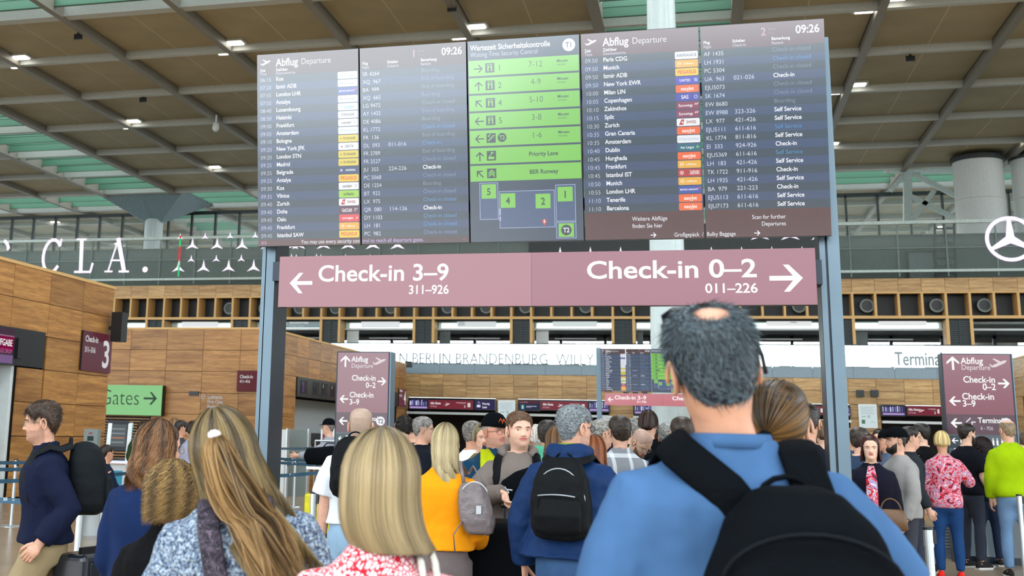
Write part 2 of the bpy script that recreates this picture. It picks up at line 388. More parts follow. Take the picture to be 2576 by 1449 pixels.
s = Print(); s.rect(-1.6, -.38, 0, .38, '3a1030').rect(-1.6, -.1, 0, .2, '9a1450').rect(-1.6, .2, 0, .23, 'f0c0e0').rect(-1.6, -.38, 0, -.2, 'c8a8e8'); s.text(-.06, .0, .2, 'GEPÄCKAUFGABE', 'ffffff', 1, 'r', sx=.8).text(-.06, -.16, .13, 'BAGGAGE DROP', 'd060a0', 0, 'r', sx=.8)
s.build('screen', t, lambda c: glow(c, .8), loc=(.07, 22.9, 3.3), rot=(0, 0, PI/2))
M().box(.06, .12, 23.0, 23.25, 3.05, 3.5).build('speaker_bar', m_black, t)

isl = struct(empty('wall_left_far')); YB = 39.0
M().box(-26, XA, YB, 42, 0, 5.12).box(-26, XA, 42, 59.3, 3.7, 5.12).box(-26, -17.2, 42, 59.3, 0, 3.7).box(-17.2, XA, 57.6, 59.3, 0, 3.7).build('core', m_core, isl)
ywall(isl, YB, [-25.68+1.43*k for k in range(8)]+[XA])
xwall(isl, XA, 1, [39.0, 40.5, 42.05]); xwall(isl, XA, 1, [42.05+1.44*k for k in range(13)], zs=ZJ[:3]); xwall(isl, XA, 1, [57.6, 59.3], zs=ZJ[2:])
M().box(-26, XA+.06, YB-.06, 59.35, 5.13, 5.2).build('coping', m_oakd, isl)
M().box(-17.2, -17.1, 42, 57.6, 0, 3.0).build('counter_back_wall', m_wwall, isl)
for k in range(3): M().box(-16.3, -15.0, 43+4.8*k, 46.6+4.8*k, 0, 1.15).build('counter_front', m_walnut, isl)
for k in range(6):   # ventilation slats low on the end wall
    pass
vent = thing('ventilation_grille', 'dark slatted timber vent at the foot of the far left island', 'grille', (-20.6, YB-.06, 0))
M().box(-1.3, 1.6, -.01, .02, .35, 2.05).build('backing', m_core, vent)
for k in range(17): M().box(-1.3, 1.6, -.06, -.01, .4+.1*k, .435+.1*k).build('slat', m_walnut, vent)
t = thing('display_band', 'black monitor fascia over the counters of the far left island', 'display', (XA, 0, 0))
M().box(-.4, .08, 42.1, 57.5, 2.93, 3.64).build('housing', m_black, t)
s = Print()
for k, (a, c) in enumerate(((.4, '7a50b0'), (1.9, '30404a'), (3.0, '30404a'), (4.2, '402040'))): s.rect(a, .1, a+.75, .6, '10141a').rect(a+.2, .15, a+.35, .55, c).rect(a+.1, .42, a+.22, .55, 'a0b4b8')
s.build('screen', t, lambda c: glow(c, .7), loc=(.09, 42.1, 2.93), rot=(0, 0, PI/2))

isl = struct(empty('wall_right')); XR = 12.3
M().box(XR, 18, 20, 52.5, 3.7, 5.12).box(XR, 18, 51.2, 52.5, 0, 3.7).box(15, 18, 20, 51.2, 0, 3.7).build('core', m_core, isl)
xwall(isl, XR, -1, [52.5-1.5*k for k in range(12)], zs=ZJ[:3], mt=m_oak); xwall(isl, XR, -1, [52.5, 51.2], zs=ZJ[2:], mt=m_oak)
M().box(XR-.06, 18, 20, 52.5, 5.13, 5.2).build('coping', m_oakd, isl)
M().box(14.9, 15, 20, 51.2, 0, 3.0).build('counter_back_wall', m_wwall, isl)
t = thing('display_band', 'black monitor fascia on the timber island at the right edge', 'display', (XR, 0, 0)); M().box(-.08, .4, 20, 51.1, 2.8, 3.62).build('housing', m_black, t)

# ------------------------------------------------------------------ far facade with gallery
YF = 62.0; fac = struct(empty('wall_back')); PX0 = -21.27; PS = 1.0665
def PXk(k): return PX0+PS*k
K0, K1 = -13, 42
core = M()
core.box(-60, 45, YF+.02, YF+.5, 9.04, 9.75).box(-60, 45, YF+.95, YF+1.1, 7.9, 9.04).box(-60, 45, YF, YF+14, 7.72, 7.88).box(-60, 45, YF+.03, YF+14, 4.82, 5.3)
core.build('core', m_core, fac)
for k in range(K0, K1):
    board_panel(fac, m_oak, PS-.014, .70, (PXk(k+.5), YF-.02, 9.395), 0)
    M().box(PXk(k)-.055, PXk(k)+.055, YF-.04, YF+.95, 7.9, 9.04).build('divider', m_oakd, fac) if k == K0 else None
div = [c for c in fac.children if c.name.startswith('divider')][0]
for k in range(K0+1, K1): link('divider', div.data, fac, (PS*(k-K0), 0, 0))
M().box(-60, 45, YF-.06, YF+.95, 7.76, 7.9).build('shelf', m_oakd, fac); M().box(-60, 45, YF-.06, YF+.3, 9.0, 9.06).build('trim', m_oakd, fac)
mb = mat('recess_black', (20, 24, 26), rough=.5)
M().box(-60, 45, YF+.9, YF+.94, 7.9, 9.04).build('recess_back', mb, fac)
spk = None; spks = []
for k in (-14+13, 1, 4, 7, 8.99, 11, 14, 16, 19, 21, 24, 27.02, 30, 32, -3, -5):
    k = int(round(k))-1+1; x = PXk(k)+.72
    if not 0 < proj((x, YF, 8.4))[0] < 2576: continue
    if spk is None:
        spk = thing('loudspeaker', 'round grey ringed loudspeaker in a timber box of the gallery front', 'loudspeaker', (x, YF+.5, 8.44), group='gallery loudspeakers')
        M().tube([(0, -.1, 0), (0, .38, 0)], [.26, .2], 20).build('horn', m_black, spk)
        M().rings([[(r*math.cos(a), y, r*math.sin(a)) for a in [2*PI*q/24 for q in range(24)]] for r, y in ((.26, -.1), (.34, -.12), (.34, -.16), (.26, -.16), (.2, 0))], caps=False).build('ring', m_grey, spk)
    else: c = copy_tree(spk); c.location = (x, YF+.5, 8.44); spks.append(c)
spks.append(spk)
for q, c in enumerate(sorted([c for c in spks if 0 < proj(c.location)[0] < 2576], key=lambda c: c.location.x)): c['label'] = 'round ringed loudspeaker in the timber boxes of the gallery, %s from the left' % ORD[q]
# gallery bays: post, grille, post, then an opening four modules wide
m_slat = mat('grille_dark_green_grey', (36, 50, 54), rough=.5)
gr = None; GK = [-4-5*q for q in range(2)]+[1+5*q for q in range(8)]
GK = [k for k in range(-14, 42) if (k-2) % 5 == 0]
GK = [k for k in [1+5*q for q in range(-3, 9)] if -60 < proj((PXk(k)+.5, YF, 7))[0] < 2636]
for gk in GK:
    x0 = PXk(gk)+.06; x1 = PXk(gk+1)-.06
    for xx in (PXk(gk), PXk(gk+1)): M().box(xx-.07, xx+.07, YF-.03, YF+.9, 5.3, 7.76).build('post', m_oakd, fac)
    if gr is None:
        gr = thing('louvre_grille', 'dark louvred grille between two oak posts of the gallery', 'grille', ((x0+x1)/2, YF+.1, 5.3), group='gallery louvre grilles')
        w = (x1-x0)/2; mm = M()
        for q in range(27): mm.box(-w, w, -.03, .05, .04+.09*q, .09+.09*q)
        M().box(-w, w, .06, .1, 0, 2.44).build('backing', m_black, gr); o = mm.build('slats', m_slat, gr); o['kind'] = 'stuff'; M().box(-.02, .02, -.05, .06, 0, 2.44).build('rail', m_slat, gr)
    else: c = copy_tree(gr); c.location = ((x0+x1)/2, YF+.1, 5.3)
    grs = globals().setdefault('grs', []); grs.append(gr if not grs else c)
for q, c in enumerate(grs): c['label'] = 'dark louvred grille between two oak gallery posts, %s from the left' % ORD[q]
# gallery room behind the openings
m_gceil = mat('gallery_ceiling_grey', (96, 104, 104), rough=.7)
g = struct(empty('wall_gallery'))
M().box(-60, 45, YF+1.1, YF+8, 7.6, 7.715).build('gallery_ceiling', mat('gallery_ceiling_pale', (176, 188, 188), rough=.6), g)
m_sgl = mat('transom_glass_pale', (214, 234, 228), rough=.12, var=.04, metal=.55, scale=.3)
M().box(-60, 45, YF+.9, YF+1.0, 7.26, 7.36).build('light_rail', m_white, g)
m_fr = mat('window_frame_dark', (60, 66, 66), rough=.5)
for k in range(-20, 16): M().box(k*2.6-.08, k*2.6+.08, YF+8, YF+8.2, 5.3, 7.7).build('mullion', m_fr, g)
M().box(-60, 45, YF+8, YF+8.2, 7.45, 7.72).build('transom', m_gceil, g)
rs = random.Random(5)
for gk in GK[:-1]:
    xa, xb = PXk(gk+1)+.1, PXk(gk+5)-.1
    M().box(xa, xb, YF+.93, YF+.95, 7.36, 7.74).build('transom_glass', m_sgl, g)
    M().box(xa, xa+rs.uniform(.3, .7), YF+1.2, YF+1.3, 5.3, 7.3).build('partition', m_white if gk % 2 else m_gceil, g)
    M().box(xa+.8, xb-1.0, YF+3.0, YF+3.1, 6.95, 7.02).build('light_bar', m_white, g)
rr = random.Random(3)
for k in range(26): x = -42+3.1*k+rr.uniform(-1, 1); M().box(x, x+rr.uniform(.3, 1.1), YF+5, YF+5.3, 5.3, 6.2+rr.uniform(0, .7)).build('partition', [m_gceil, m_white, m_fr][k % 3], g)
# balustrade of the gallery: glass panes, rail; fascia below
m_glass = mat('balustrade_glass', (238, 250, 252), rough=.03, metal=.85, var=.02)
bal = struct(empty('balustrade')); pw = 1.89; j0 = atY(1193.5, 930, YF).x
n0 = -25; gp = None
m_fasc = mat('fascia_blue_grey', (134, 152, 162), rough=.5, var=.04)
for k in range(n0, 21):
    x = j0+pw*k
    if gp is None:
        gp = M().box(.012, pw-.012, 0, .02, 5.40, 6.42).build('glass_pane', m_glass, bal, loc=(x, YF-.12, 0)).data; fp = M().box(.006, pw-.006, 0, .04, 4.83, 5.38).build('fascia_panel', m_fasc, bal, loc=(x, YF-.04, 0)).data
    else: link('glass_pane', gp, bal, (x, YF-.12, 0)); link('fascia_panel', fp, bal, (x, YF-.04, 0))
M().box(-60, 45, YF-.14, YF-.08, 6.43, 6.48).build('handrail', m_dgrey, bal)
# timber wall under the fascia with the gates
low = struct(empty('wall_gates'))
for a in range(34):
    x = -24+1.27*a
    for z0 in (4.51, 3.885): board_panel(low, m_oak, 1.256, .61, (x, YF-.02, z0), 0)
M().box(-26, 22, YF+.0, YF+.3, 3.57, 4.82).build('core', m_core, low)
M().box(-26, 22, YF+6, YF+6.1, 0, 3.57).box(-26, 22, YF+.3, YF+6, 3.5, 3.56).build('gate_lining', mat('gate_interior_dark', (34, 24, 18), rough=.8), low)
for a, b_ in ((1246, 1303), (1532, 1594), (2138, 2216), (1000, 1027)):
    xa, xb = atY(a, 1050, YF).x, atY(b_, 1050, YF).x; w = xb-xa
    for z in (3.23, 2.6, 1.97, 1.34, .71): board_panel(low, m_oak, w-.01, .615, ((xa+xb)/2, YF-.02, z), 0)
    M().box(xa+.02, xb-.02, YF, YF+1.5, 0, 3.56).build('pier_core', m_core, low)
for a, b_ in ((1028, 1246), (1303, 1532), (1594, 1650), (1960, 2138), (2216, 2366)):
    xa, xb = atY(a, 1040, YF).x, atY(b_, 1040, YF).x; M().box(xa, xb, YF-.5, YF-.1, 2.68, 2.8).build('soffit', m_white, low)
# upper level: glass parapet with the LED mesh, grey wall behind
up = struct(empty('upper_level'))
m_gwall = mat('upper_wall_grey', (88, 98, 92), rough=.8, var=.05, scale=.4)
M().box(-90, 70, 72, 72.3, 8, 13.6).build('rear_wall', m_gwall, up); M().box(-90, 70, 62.5, 72, 9.55, 9.7).build('slab', m_grey, up)
M().box(-90, 70, 71.9, 72, 9.7, 10.4).build('plinth', mat('plinth_light', (150, 160, 156), rough=.8), up)
for z, w, mm in ((12.42, .16, m_truss), (10.02, .12, m_truss), (11.15, .05, mat('thin_rail', (104, 120, 116), rough=.5))): M().bar((-90, 61.3, z), (70, 61.3, z), w, w).build('rail', mm, up)
b0 = atY(402, 650, 61.3).x
for k in range(-16, 26): M().bar((b0+2.2*k, 61.32, 9.75), (b0+2.2*k, 61.32, 12.4), .06, .06).build('baluster', MATS['thin_rail'], up)
m_clear = mat('parapet_glass', (150, 166, 160), rough=.05, alpha=.12, var=.02)
M().box(-60, 45, 61.4, 61.42, 10.05, 12.35).build('glass_sheet', m_clear, up)
p0, p1 = atY(2285, 636, 71.8), atY(2352, 706, 71.8); d = struct(empty('door_1', (p0.x, 71.85, 9.7)))
M().box(0, p1.x-p0.x, -.04, .04, 0, p0.z-9.7).build('leaf', mat('door_grey', (98, 110, 108), rough=.6), d); M().box(-.08, 0, -.06, .06, 0, p0.z-9.6).box(p1.x-p0.x, p1.x-p0.x+.08, -.06, .06, 0, p0.z-9.6).box(-.08, p1.x-p0.x+.08, -.06, .06, p0.z-9.7, p0.z-9.6).build('door_frame', m_dgrey, d)
M().box(.25, .55, -.1, -.04, .9, 1.2).build('door_handle', m_black, d)
for px_ in (2155, 2375): 
    a, b_ = atY(px_, 556, 71), atY(px_+5, 706, 71)
    if px_ == 2375:
        for dx in (-.5, .5): M().bar(a+Vector((dx, 0, 0)), b_+Vector((dx, 0, 0)), .12, .12).build('ladder_rail', m_dgrey, up)
        for q in range(9): M().bar(a.lerp(b_, q/8)+Vector((-.5, 0, 0)), a.lerp(b_, q/8)+Vector((.5, 0, 0)), .1, .1).build('ladder_rung', m_dgrey, up)
# outer glass wall under the roof
gw = struct(empty('window_1'))
m_mul = mat('glazing_bar_dark', (30, 38, 38), rough=.5)
M().box(-76, 44, 89.2, 89.5, 19.3, 19.6).build('head_rail', m_mul, gw)
for k in range(-34, 20): M().box(k*2.15-.07, k*2.15+.07, 89.2, 89.5, 9, 19.4).build('glazing_bar', m_mul, gw)
M().box(-76, 44, 89.3, 89.34, 9, 19.4).build('glass', mat('far_glazing', (190, 205, 200), rough=.05, alpha=.1, var=.02), gw)
# ------------------------------------------------------------------ the big departure board
GL1 = lambda c: glow(c, 1.0, .7)
m_bezel = mat('screen_bezel', (10, 11, 14), rough=.35)
WHT, LW, DIM, BLU = 'f4f6ff', 'd0d6ea', '8496b0', '48a0e4'
RA, RB = '17354c', '24406c'
LOGO = {'SUNDAIR': ('eef0f4', '8a8ea0', 'SUNDAIR'), 'SunExpress': ('eef0f4', '9090a8', 'SunExpress'), 'BA': ('2a4aa8', 'f0f2ff', 'BRITISH AIRWAYS'), 'Luxair': ('e8f4fa', '5ab0dc', 'Luxair'), 'FINNAIR': ('f2f3f6', '50586c', 'FINNAIR'),
        'condor': ('f2f3f6', '20242c', 'condor'), 'KLM': ('eef2f6', '90b0c8', 'KLM Royal Dutch Airlines'), 'RYAN': ('e6cf38', '50502c', 'RYANAIR'), 'DELTA': ('f2f3f6', '40507c', 'DELTA'), 'SERBIA': ('1c3c70', 'f2f4ff', 'AIRSERBIA'), 'PEG': ('f8cc20', 'd8402c', 'PEGASUS'),
        'BALTIC': ('a0d83c', '203c28', 'airBaltic'), 'SWISS': ('f4f2f4', 'a02c3c', 'SWISS'), 'QATAR': ('5c1c40', 'f4f0f6', 'QATAR'), 'NOR': ('e83440', 'f8f0f4', 'norwegian'), 'LH': ('f0b028', 'f8f0e0', 'Lufthansa'), 'AF': ('f2f3f6', '60688c', 'AIRFRANCE'),
        'UNITED': ('4440c0', 'f0f0ff', 'UNITED'), 'EASY': ('f46420', 'fff4ec', 'easyJet'), 'SAS': ('3c3cb0', 'f2f0ff', 'SAS'), 'EW': ('8a2450', 'f8ecf4', 'Eurowings'), 'AERL': ('14607c', 'e4f8f0', 'Aer Lingus'), 'TK': ('b82028', 'f8f0f0', 'TURKISH AIRLINES')}
ROWS1 = [('06:15', 'Kos', 'SUNDAIR', 'SR 4264', '', 'Boarding', DIM), ('07:20', 'Izmir ADB', 'SunExpress', 'XQ  967', '', 'End of boarding', DIM), ('07:55', 'London LHR', 'BA', 'BA  999', '', 'End of boarding', DIM), ('07:55', 'Antalya', 'SunExpress', 'XQ  665', '', 'Boarding', DIM),
 ('08:40', 'Luxembourg', 'Luxair', 'LG 9472', '', 'Check-in closed', DIM), ('08:50', 'Helsinki', 'FINNAIR', 'AY 1432', '', 'End of boarding', DIM), ('09:00', 'Frankfurt', 'condor', 'DE 4086', '', 'Boarding', DIM), ('09:05', 'Amsterdam', 'KLM', 'KL 1772', '', 'Check-in closed', BLU), ('09:10', 'Bologna', 'RYAN', 'FR  136', '', 'End of boarding', DIM),
 ('09:20', 'New York JFK', 'DELTA', 'DL  093', '011-016', 'Check-in', BLU), ('09:20', 'London STN', 'RYAN', 'FR 2789', '', 'End of boarding', DIM), ('09:25', 'Madrid', 'RYAN', 'FR 2527', '', 'Check-in closed', DIM), ('09:25', 'Belgrade', 'SERBIA', 'JU  355', '224-226', 'Check-in', WHT), ('09:25', 'Antalya', 'PEG', 'PC 5068', '', 'Check-in closed', DIM),
 ('09:30', 'Kos', 'condor', 'DE 1254', '', 'Boarding', DIM), ('09:35', 'Vilnius', 'BALTIC', 'BT  922', '', 'Check-in closed', DIM), ('09:40', 'Zurich', 'SWISS', 'LX  975', '', 'Check-in closed', BLU), ('09:40', 'Doha', 'QATAR', 'QR  080', '114-126', 'Check-in', WHT), ('09:45', 'Oslo', 'NOR', 'DY 1103', '', 'Check-in closed', BLU),
 ('09:45', 'Frankfurt', 'LH', 'LH  181', '', 'Check-in closed', BLU), ('09:45', 'Istanbul SAW', 'PEG', 'PC  982', '', 'Check-in closed', '8a94d0')]
SS = 'Self Service'
ROWS2 = [('09:50', 'Paris CDG', 'AF', 'AF 1435', '', 'Check-in closed', DIM), ('09:50', 'Munich', 'LH', 'LH 1931', '', 'Check-in closed', BLU), ('09:50', 'Izmir ADB', 'PEG', 'PC 5304', '', 'Check-in closed', DIM), ('09:50', 'New York EWR', 'UNITED', 'UA  963', '021-026', 'Check-in', WHT), ('10:00', 'Milan LIN', 'EASY', 'EJU5073', '', 'Check-in closed', DIM),
 ('10:05', 'Copenhagen', 'SAS', 'SK 1674', '', 'Check-in closed', DIM), ('10:10', 'Zakinthos', 'EW', 'EW 8680', '', 'Boarding', DIM), ('10:15', 'Split', 'EW', 'EW 8988', '323-326', SS, WHT), ('10:30', 'Zurich', 'SWISS', 'LX  977', '421-426', SS, WHT), ('10:35', 'Gran Canaria', 'EASY', 'EJU5111', '611-616', SS, BLU), ('10:35', 'Amsterdam', 'KLM', 'KL 1774', '811-816', SS, WHT),
 ('10:40', 'Dublin', 'AERL', 'EI  333', '924-926', 'Check-in', WHT), ('10:45', 'Hurghada', 'EASY', 'EJU5369', '611-616', SS, BLU), ('10:45', 'Frankfurt', 'LH', 'LH  183', '421-426', SS, WHT), ('10:45', 'Istanbul IST', 'TK', 'TK 1722', '911-916', 'Check-in', WHT), ('10:50', 'Munich', 'LH', 'LH 1935', '421-426', SS, WHT), ('10:55', 'London LHR', 'BA', 'BA  979', '221-223', 'Check-in', WHT),
 ('11:10', 'Tenerife', 'EASY', 'EJU5113', '611-616', SS, WHT), ('11:10', 'Barcelona', 'EASY', 'EJU7173', '611-616', SS, WHT)]
SW, SH = .82, 1.47      # one portrait display
def rows_geom(n, foot): top = SH-.165; return top, (top-foot)/n
def dest_screen(rows, foot, hdr):
    s = Print(); s.rect(0, 0, SW, SH, hdr); top, rh = rows_geom(len(rows), foot)
    for i in range(len(rows)): s.rect(0, top-(i+1)*rh, SW, top-i*rh, (RA, RB)[i % 2], 2)
    s.plane_icon(.07, SH-.066, .042, WHT, 3); s.text(.155, SH-.095, .082, 'Abflug', WHT, 1, lift=3, sx=.86); s.text(.155+twidth('Abflug', .082, 1, .86)+.025, SH-.092, .066, 'Departure', WHT, 2, lift=3, sx=.86)
    s.text(.025, SH-.133, .030, 'Zeit', WHT, 1, lift=3).text(.025, SH-.160, .030, 'Time', LW, 0, lift=3).text(.155, SH-.133, .030, 'Ziel/über', WHT, 1, lift=3).text(.155, SH-.160, .030, 'Destination/via', LW, 0, lift=3)
    for i, r in enumerate(rows):
        z = top-(i+1)*rh+rh*.28; s.text(.025, z-.004, .043, r[0], LW, 2, lift=3, sx=.96); s.text(.155, z, .043, r[1], WHT, 1, lift=3, sx=.90)
        bgc, fg, tx = LOGO[r[2]]; z0 = top-(i+1)*rh+.003; x0, x1 = .655, SW-.008; s.rrect(x0, z0, x1, z0+rh-.006, .008, bgc, 3); cz = z0+rh/2-.003
        w = x1-x0; lx = (x0+x1)/2; sz = .03; off = 0
        if r[2] in ('SunExpress', 'LH'): s.ringp(x0+.028, cz, .013, .003, fg, 4, 14); s.line([(x0+.018, cz), (x0+.038, cz+.002)], .004, fg, 4); off = .012; sz = .021
        if r[2] == 'condor': s.ringp(x1-.022, cz, .011, .003, 'a0a8b0', 4, 14); off = -.012; sz = .03
        if r[2] == 'SWISS': s.poly([(x0+.015, z0+.008), (x0+.033, z0+rh-.012), (x0+.052, z0+rh-.012), (x0+.045, z0+.008)], 'c02838', 4); s.line([(x0+.033, cz), (x0+.045, cz)], .004, 'ffffff', 5).line([(x0+.039, cz-.006), (x0+.039, cz+.006)], .004, 'ffffff', 5); off = .02; sz = .028
        if r[2] == 'SERBIA':
            for q in range(3): s.line([(x0+.022-.01*math.cos(q*1.05), cz-.01*math.sin(q*1.05)), (x0+.022+.01*math.cos(q*1.05), cz+.01*math.sin(q*1.05))], .003, fg, 4)
            off = .016; sz = .02
        if r[2] == 'BA': s.poly([(x1-.05, cz+.004), (x1-.012, cz+.014), (x1-.008, cz+.006), (x1-.03, cz+.003)], 'e04048', 4); sz = .018; off = -.008
        if r[2] == 'SAS': s.ringp(x1-.022, cz, .012, .003, fg, 4, 14); off = -.018; sz = .036
        if r[2] == 'EW': s.poly([(x1-.035, cz+.002), (x1-.025, cz+.014), (x1-.018, cz+.014), (x1-.028, cz+.002)], fg, 4).poly([(x1-.022, cz+.002), (x1-.012, cz+.014), (x1-.005, cz+.014), (x1-.015, cz+.002)], fg, 4); off = -.014; sz = .026
        if r[2] == 'UNITED': s.rect(x1-.03, cz-.01, x1-.008, cz+.012, 'b0b4f0', 4).line([(x1-.028, cz-.008), (x1-.01, cz+.01)], .002, '4440c0', 5); off = -.014; sz = .024
        if r[2] == 'AERL': [s.disc(x1-.02+dx, cz+dz, .006, '60c860', 4, 8) for dx, dz in ((-.005, 0), (.005, 0), (0, .007))]; off = -.012; sz = .024
        if r[2] == 'DELTA': s.poly([(x0+.02, cz-.007), (x0+.036, cz-.007), (x0+.028, cz+.009)], 'b83040', 4); off = .008; sz = .026
        if r[2] == 'RYAN': s.line([(x0+.012, cz+.004), (x0+.02, cz-.006), (x0+.026, cz+.006)], .003, fg, 4); off = .01; sz = .027
        if r[2] == 'NOR': s.line([(x1-.022, cz-.006), (x1-.01, cz+.006)], .004, fg, 4).line([(x1-.022, cz+.004), (x1-.01, cz-.002)], .003, fg, 4); off = -.01; sz = .024
        if r[2] == 'QATAR': s.ringp(x1-.024, cz, .013, .005, 'e8dce8', 4, 12, 0, 4.6); off = -.016; sz = .028; s.line([(lx-.05, cz-.012), (lx+.02, cz-.012)], .003, fg, 4)
        if r[2] == 'Luxair': s.ringp(x0+.018, cz+.006, .008, .002, fg, 4, 12); off = .01; sz = .036
        if r[2] == 'TK': s.ringp(x0+.025, cz, .014, .003, fg, 4, 14).disc(x0+.025, cz, .006, fg, 4, 8); s.text(x1-.012, cz+.001, .019, 'TURKISH', fg, 1, 'r', 4).text(x1-.012, cz-.013, .019, 'AIRLINES', fg, 1, 'r', 4); continue
        if r[2] in ('EASY', 'PEG'): sz = .036
        s.text(lx+off, cz-sz*.33, sz, tx, fg, 1 if r[2] not in ('KLM', 'SUNDAIR') else 0, 'c', 4, maxw=w-.02-abs(off)*2)
    return s
def flight_screen(rows, foot, hdr, page):
    s = Print(); s.rect(0, 0, SW, SH, hdr); top, rh = rows_geom(len(rows), foot)
    for i in range(len(rows)): s.rect(0, top-(i+1)*rh, SW, top-i*rh, (RA, RB)[i % 2], 2)
    s.text(SW-.03, SH-.088, .078, '09:26', WHT, 1, 'r', 3, .9); s.text(.44, SH-.09, .078, page, 'b88ca0', 1, 'r', 3).text(.455, SH-.057, .028, 'Seite', '9c7c90', 0, lift=3).text(.455, SH-.088, .028, 'Page', '8c6c80', 0, lift=3)
    for x, a, b_ in ((.02, 'Flug', 'Flight'), (.215, 'Schalter', 'Check-In'), (.475, 'Bemerkung', 'Remark')): s.text(x, SH-.125, .03, a, WHT, 1, lift=3).text(x, SH-.155, .028, b_, LW, 0, lift=3)
    for i, r in enumerate(rows):
        z = top-(i+1)*rh+rh*.3; s.text(.02, z-.004, .042, r[3], LW, 0, lift=3, sx=.94)
        if r[4]: s.text(.215, z-.002, .042, r[4], LW, 0, lift=3, sx=1.0)
        s.text(.478, z, .042, r[5], r[6], 1 if r[6] == WHT else 2, lift=3, sx=.92)
    return s
def security_screen():
    s = Print(); s.rect(0, 0, SW, SH, '1e3a56'); G, DG = '7ccc4c', '14303c'
    s.text(.02, SH-.07, .056, 'Wartezeit Sicherheitskontrolle', WHT, 1, lift=2, sx=.84, maxw=.64).text(.02, SH-.118, .05, 'Waiting Time Security Control', LW, 2, lift=2, sx=.84, maxw=.50)
    s.disc(SW-.075, SH-.07, .046, 'eef2ff', 2).text(SW-.075, SH-.087, .052, 'T1', '1e3a56', 1, 'c', 3)
    top = SH-.145; rh = .1285
    for i, (ang, icon, num, val) in enumerate(((0, 'g', '1', '7-12'), (90, 'g', '2', '4-9'), (135, 'g', '4', '5-10'), (180, 'g', '5', '3-8'), (180, 's', 'T2', '1-6'), (90, 'p', '', 'Priority Lane'), (135, 'r', '', 'BER Runway'))):
        z1 = top-i*rh; z0 = z1-rh+.014; cz = (z0+z1)/2; s.rect(.006, z0, SW-.006, z1, G, 2)
        r_ = .034; s.arrow(.078, cz-.004, r_, math.radians(ang), .009, DG, 3)
        s.rect(.13, cz-.036, .198, cz+.034, DG, 3)
        if icon == 'g': s.rect(.146, cz-.026, .182, cz+.026, G, 4).rect(.15, cz+.014, .178, cz+.022, DG, 5).disc(.164, cz+.006, .006, DG, 5, 10).poly([(.157, cz-.026), (.171, cz-.026), (.174, cz-.002), (.154, cz-.002)], DG, 5)
        elif icon == 's': s.line([(.14, cz-.02), (.152, cz-.02), (.152, cz-.008), (.165, cz-.008), (.165, cz+.004), (.178, cz+.004), (.178, cz+.016), (.19, cz+.016)], .006, G, 4).line([(.16, cz+.028), (.145, cz+.01)], .005, G, 4).line([(.145, cz+.02), (.145, cz+.01), (.155, cz+.01)], .004, G, 4)
        elif icon == 'p': s.rect(.142, cz-.026, .186, cz-.008, G, 4).line([(.15, cz-.008), (.164, cz+.01), (.172, cz+.024)], .006, G, 4).line([(.16, cz+.02), (.172, cz+.026), (.18, cz+.014)], .005, G, 4)
        else: [s.line([(.142, cz-.024+q), (.164, cz-.006+q), (.186, cz-.024+q)], .007, G, 4) for q in (0, .014, .028)]
        if num == 'T2': s.disc(.245, cz, .033, DG, 3).text(.245, cz-.014, .042, 'T2', G, 1, 'c', 4)
        elif num: s.text(.222, cz-.024, .062, num, DG, 0, lift=3)
        if len(val) < 6: s.text(.50, cz-.012, .062, val, DG, 2, 'c', 3, .92); s.text(.655, cz+.012, .028, 'Minuten', DG, 1, lift=3).text(.655, cz-.012, .023, 'minutes', '3c7048', 0, lift=3)
        else: s.text(.545, cz-.014, .044, val, DG, 1, 'c', 3, .92)
    BL = '34507c'; WL = 'a8b8e0'
    def room(x0, z0, x1, z1): s.rect(x0-.004, z0-.004, x1+.004, z1+.004, WL, 2).rect(x0, z0, x1, z1, BL, 3)
    room(.075, .165, .205, .425); room(.63, .14, .765, .395); room(.22, .1, .615, .36); room(.63, .02, .765, .128)
    for x, z, t in ((.14, .365, '5'), (.28, .295, '4'), (.535, .285, '2'), (.695, .33, '1')): s.rect(x-.054, z-.052, x+.054, z+.052, G, 4).text(x, z-.026, .072, t, DG, 1, 'c', 5)
    s.rect(.643, .026, .752, .122, G, 4).disc(.698, .074, .038, DG, 5).text(.698, .058, .046, 'T2', 'f0f4ff', 1, 'c', 6)
    s.disc(.542, .14, .017, 'd83838', 4, 14).poly([(.53, .13), (.542, .108), (.554, .13)], 'd83838', 4).disc(.542, .148, .004, 'ffffff', 5, 8).rect(.538, .128, .546, .143, 'ffffff', 5)
    for z in (.15, .19, .21): s.rect(.214, z, .226, z+.03, WL, 5)
    return s
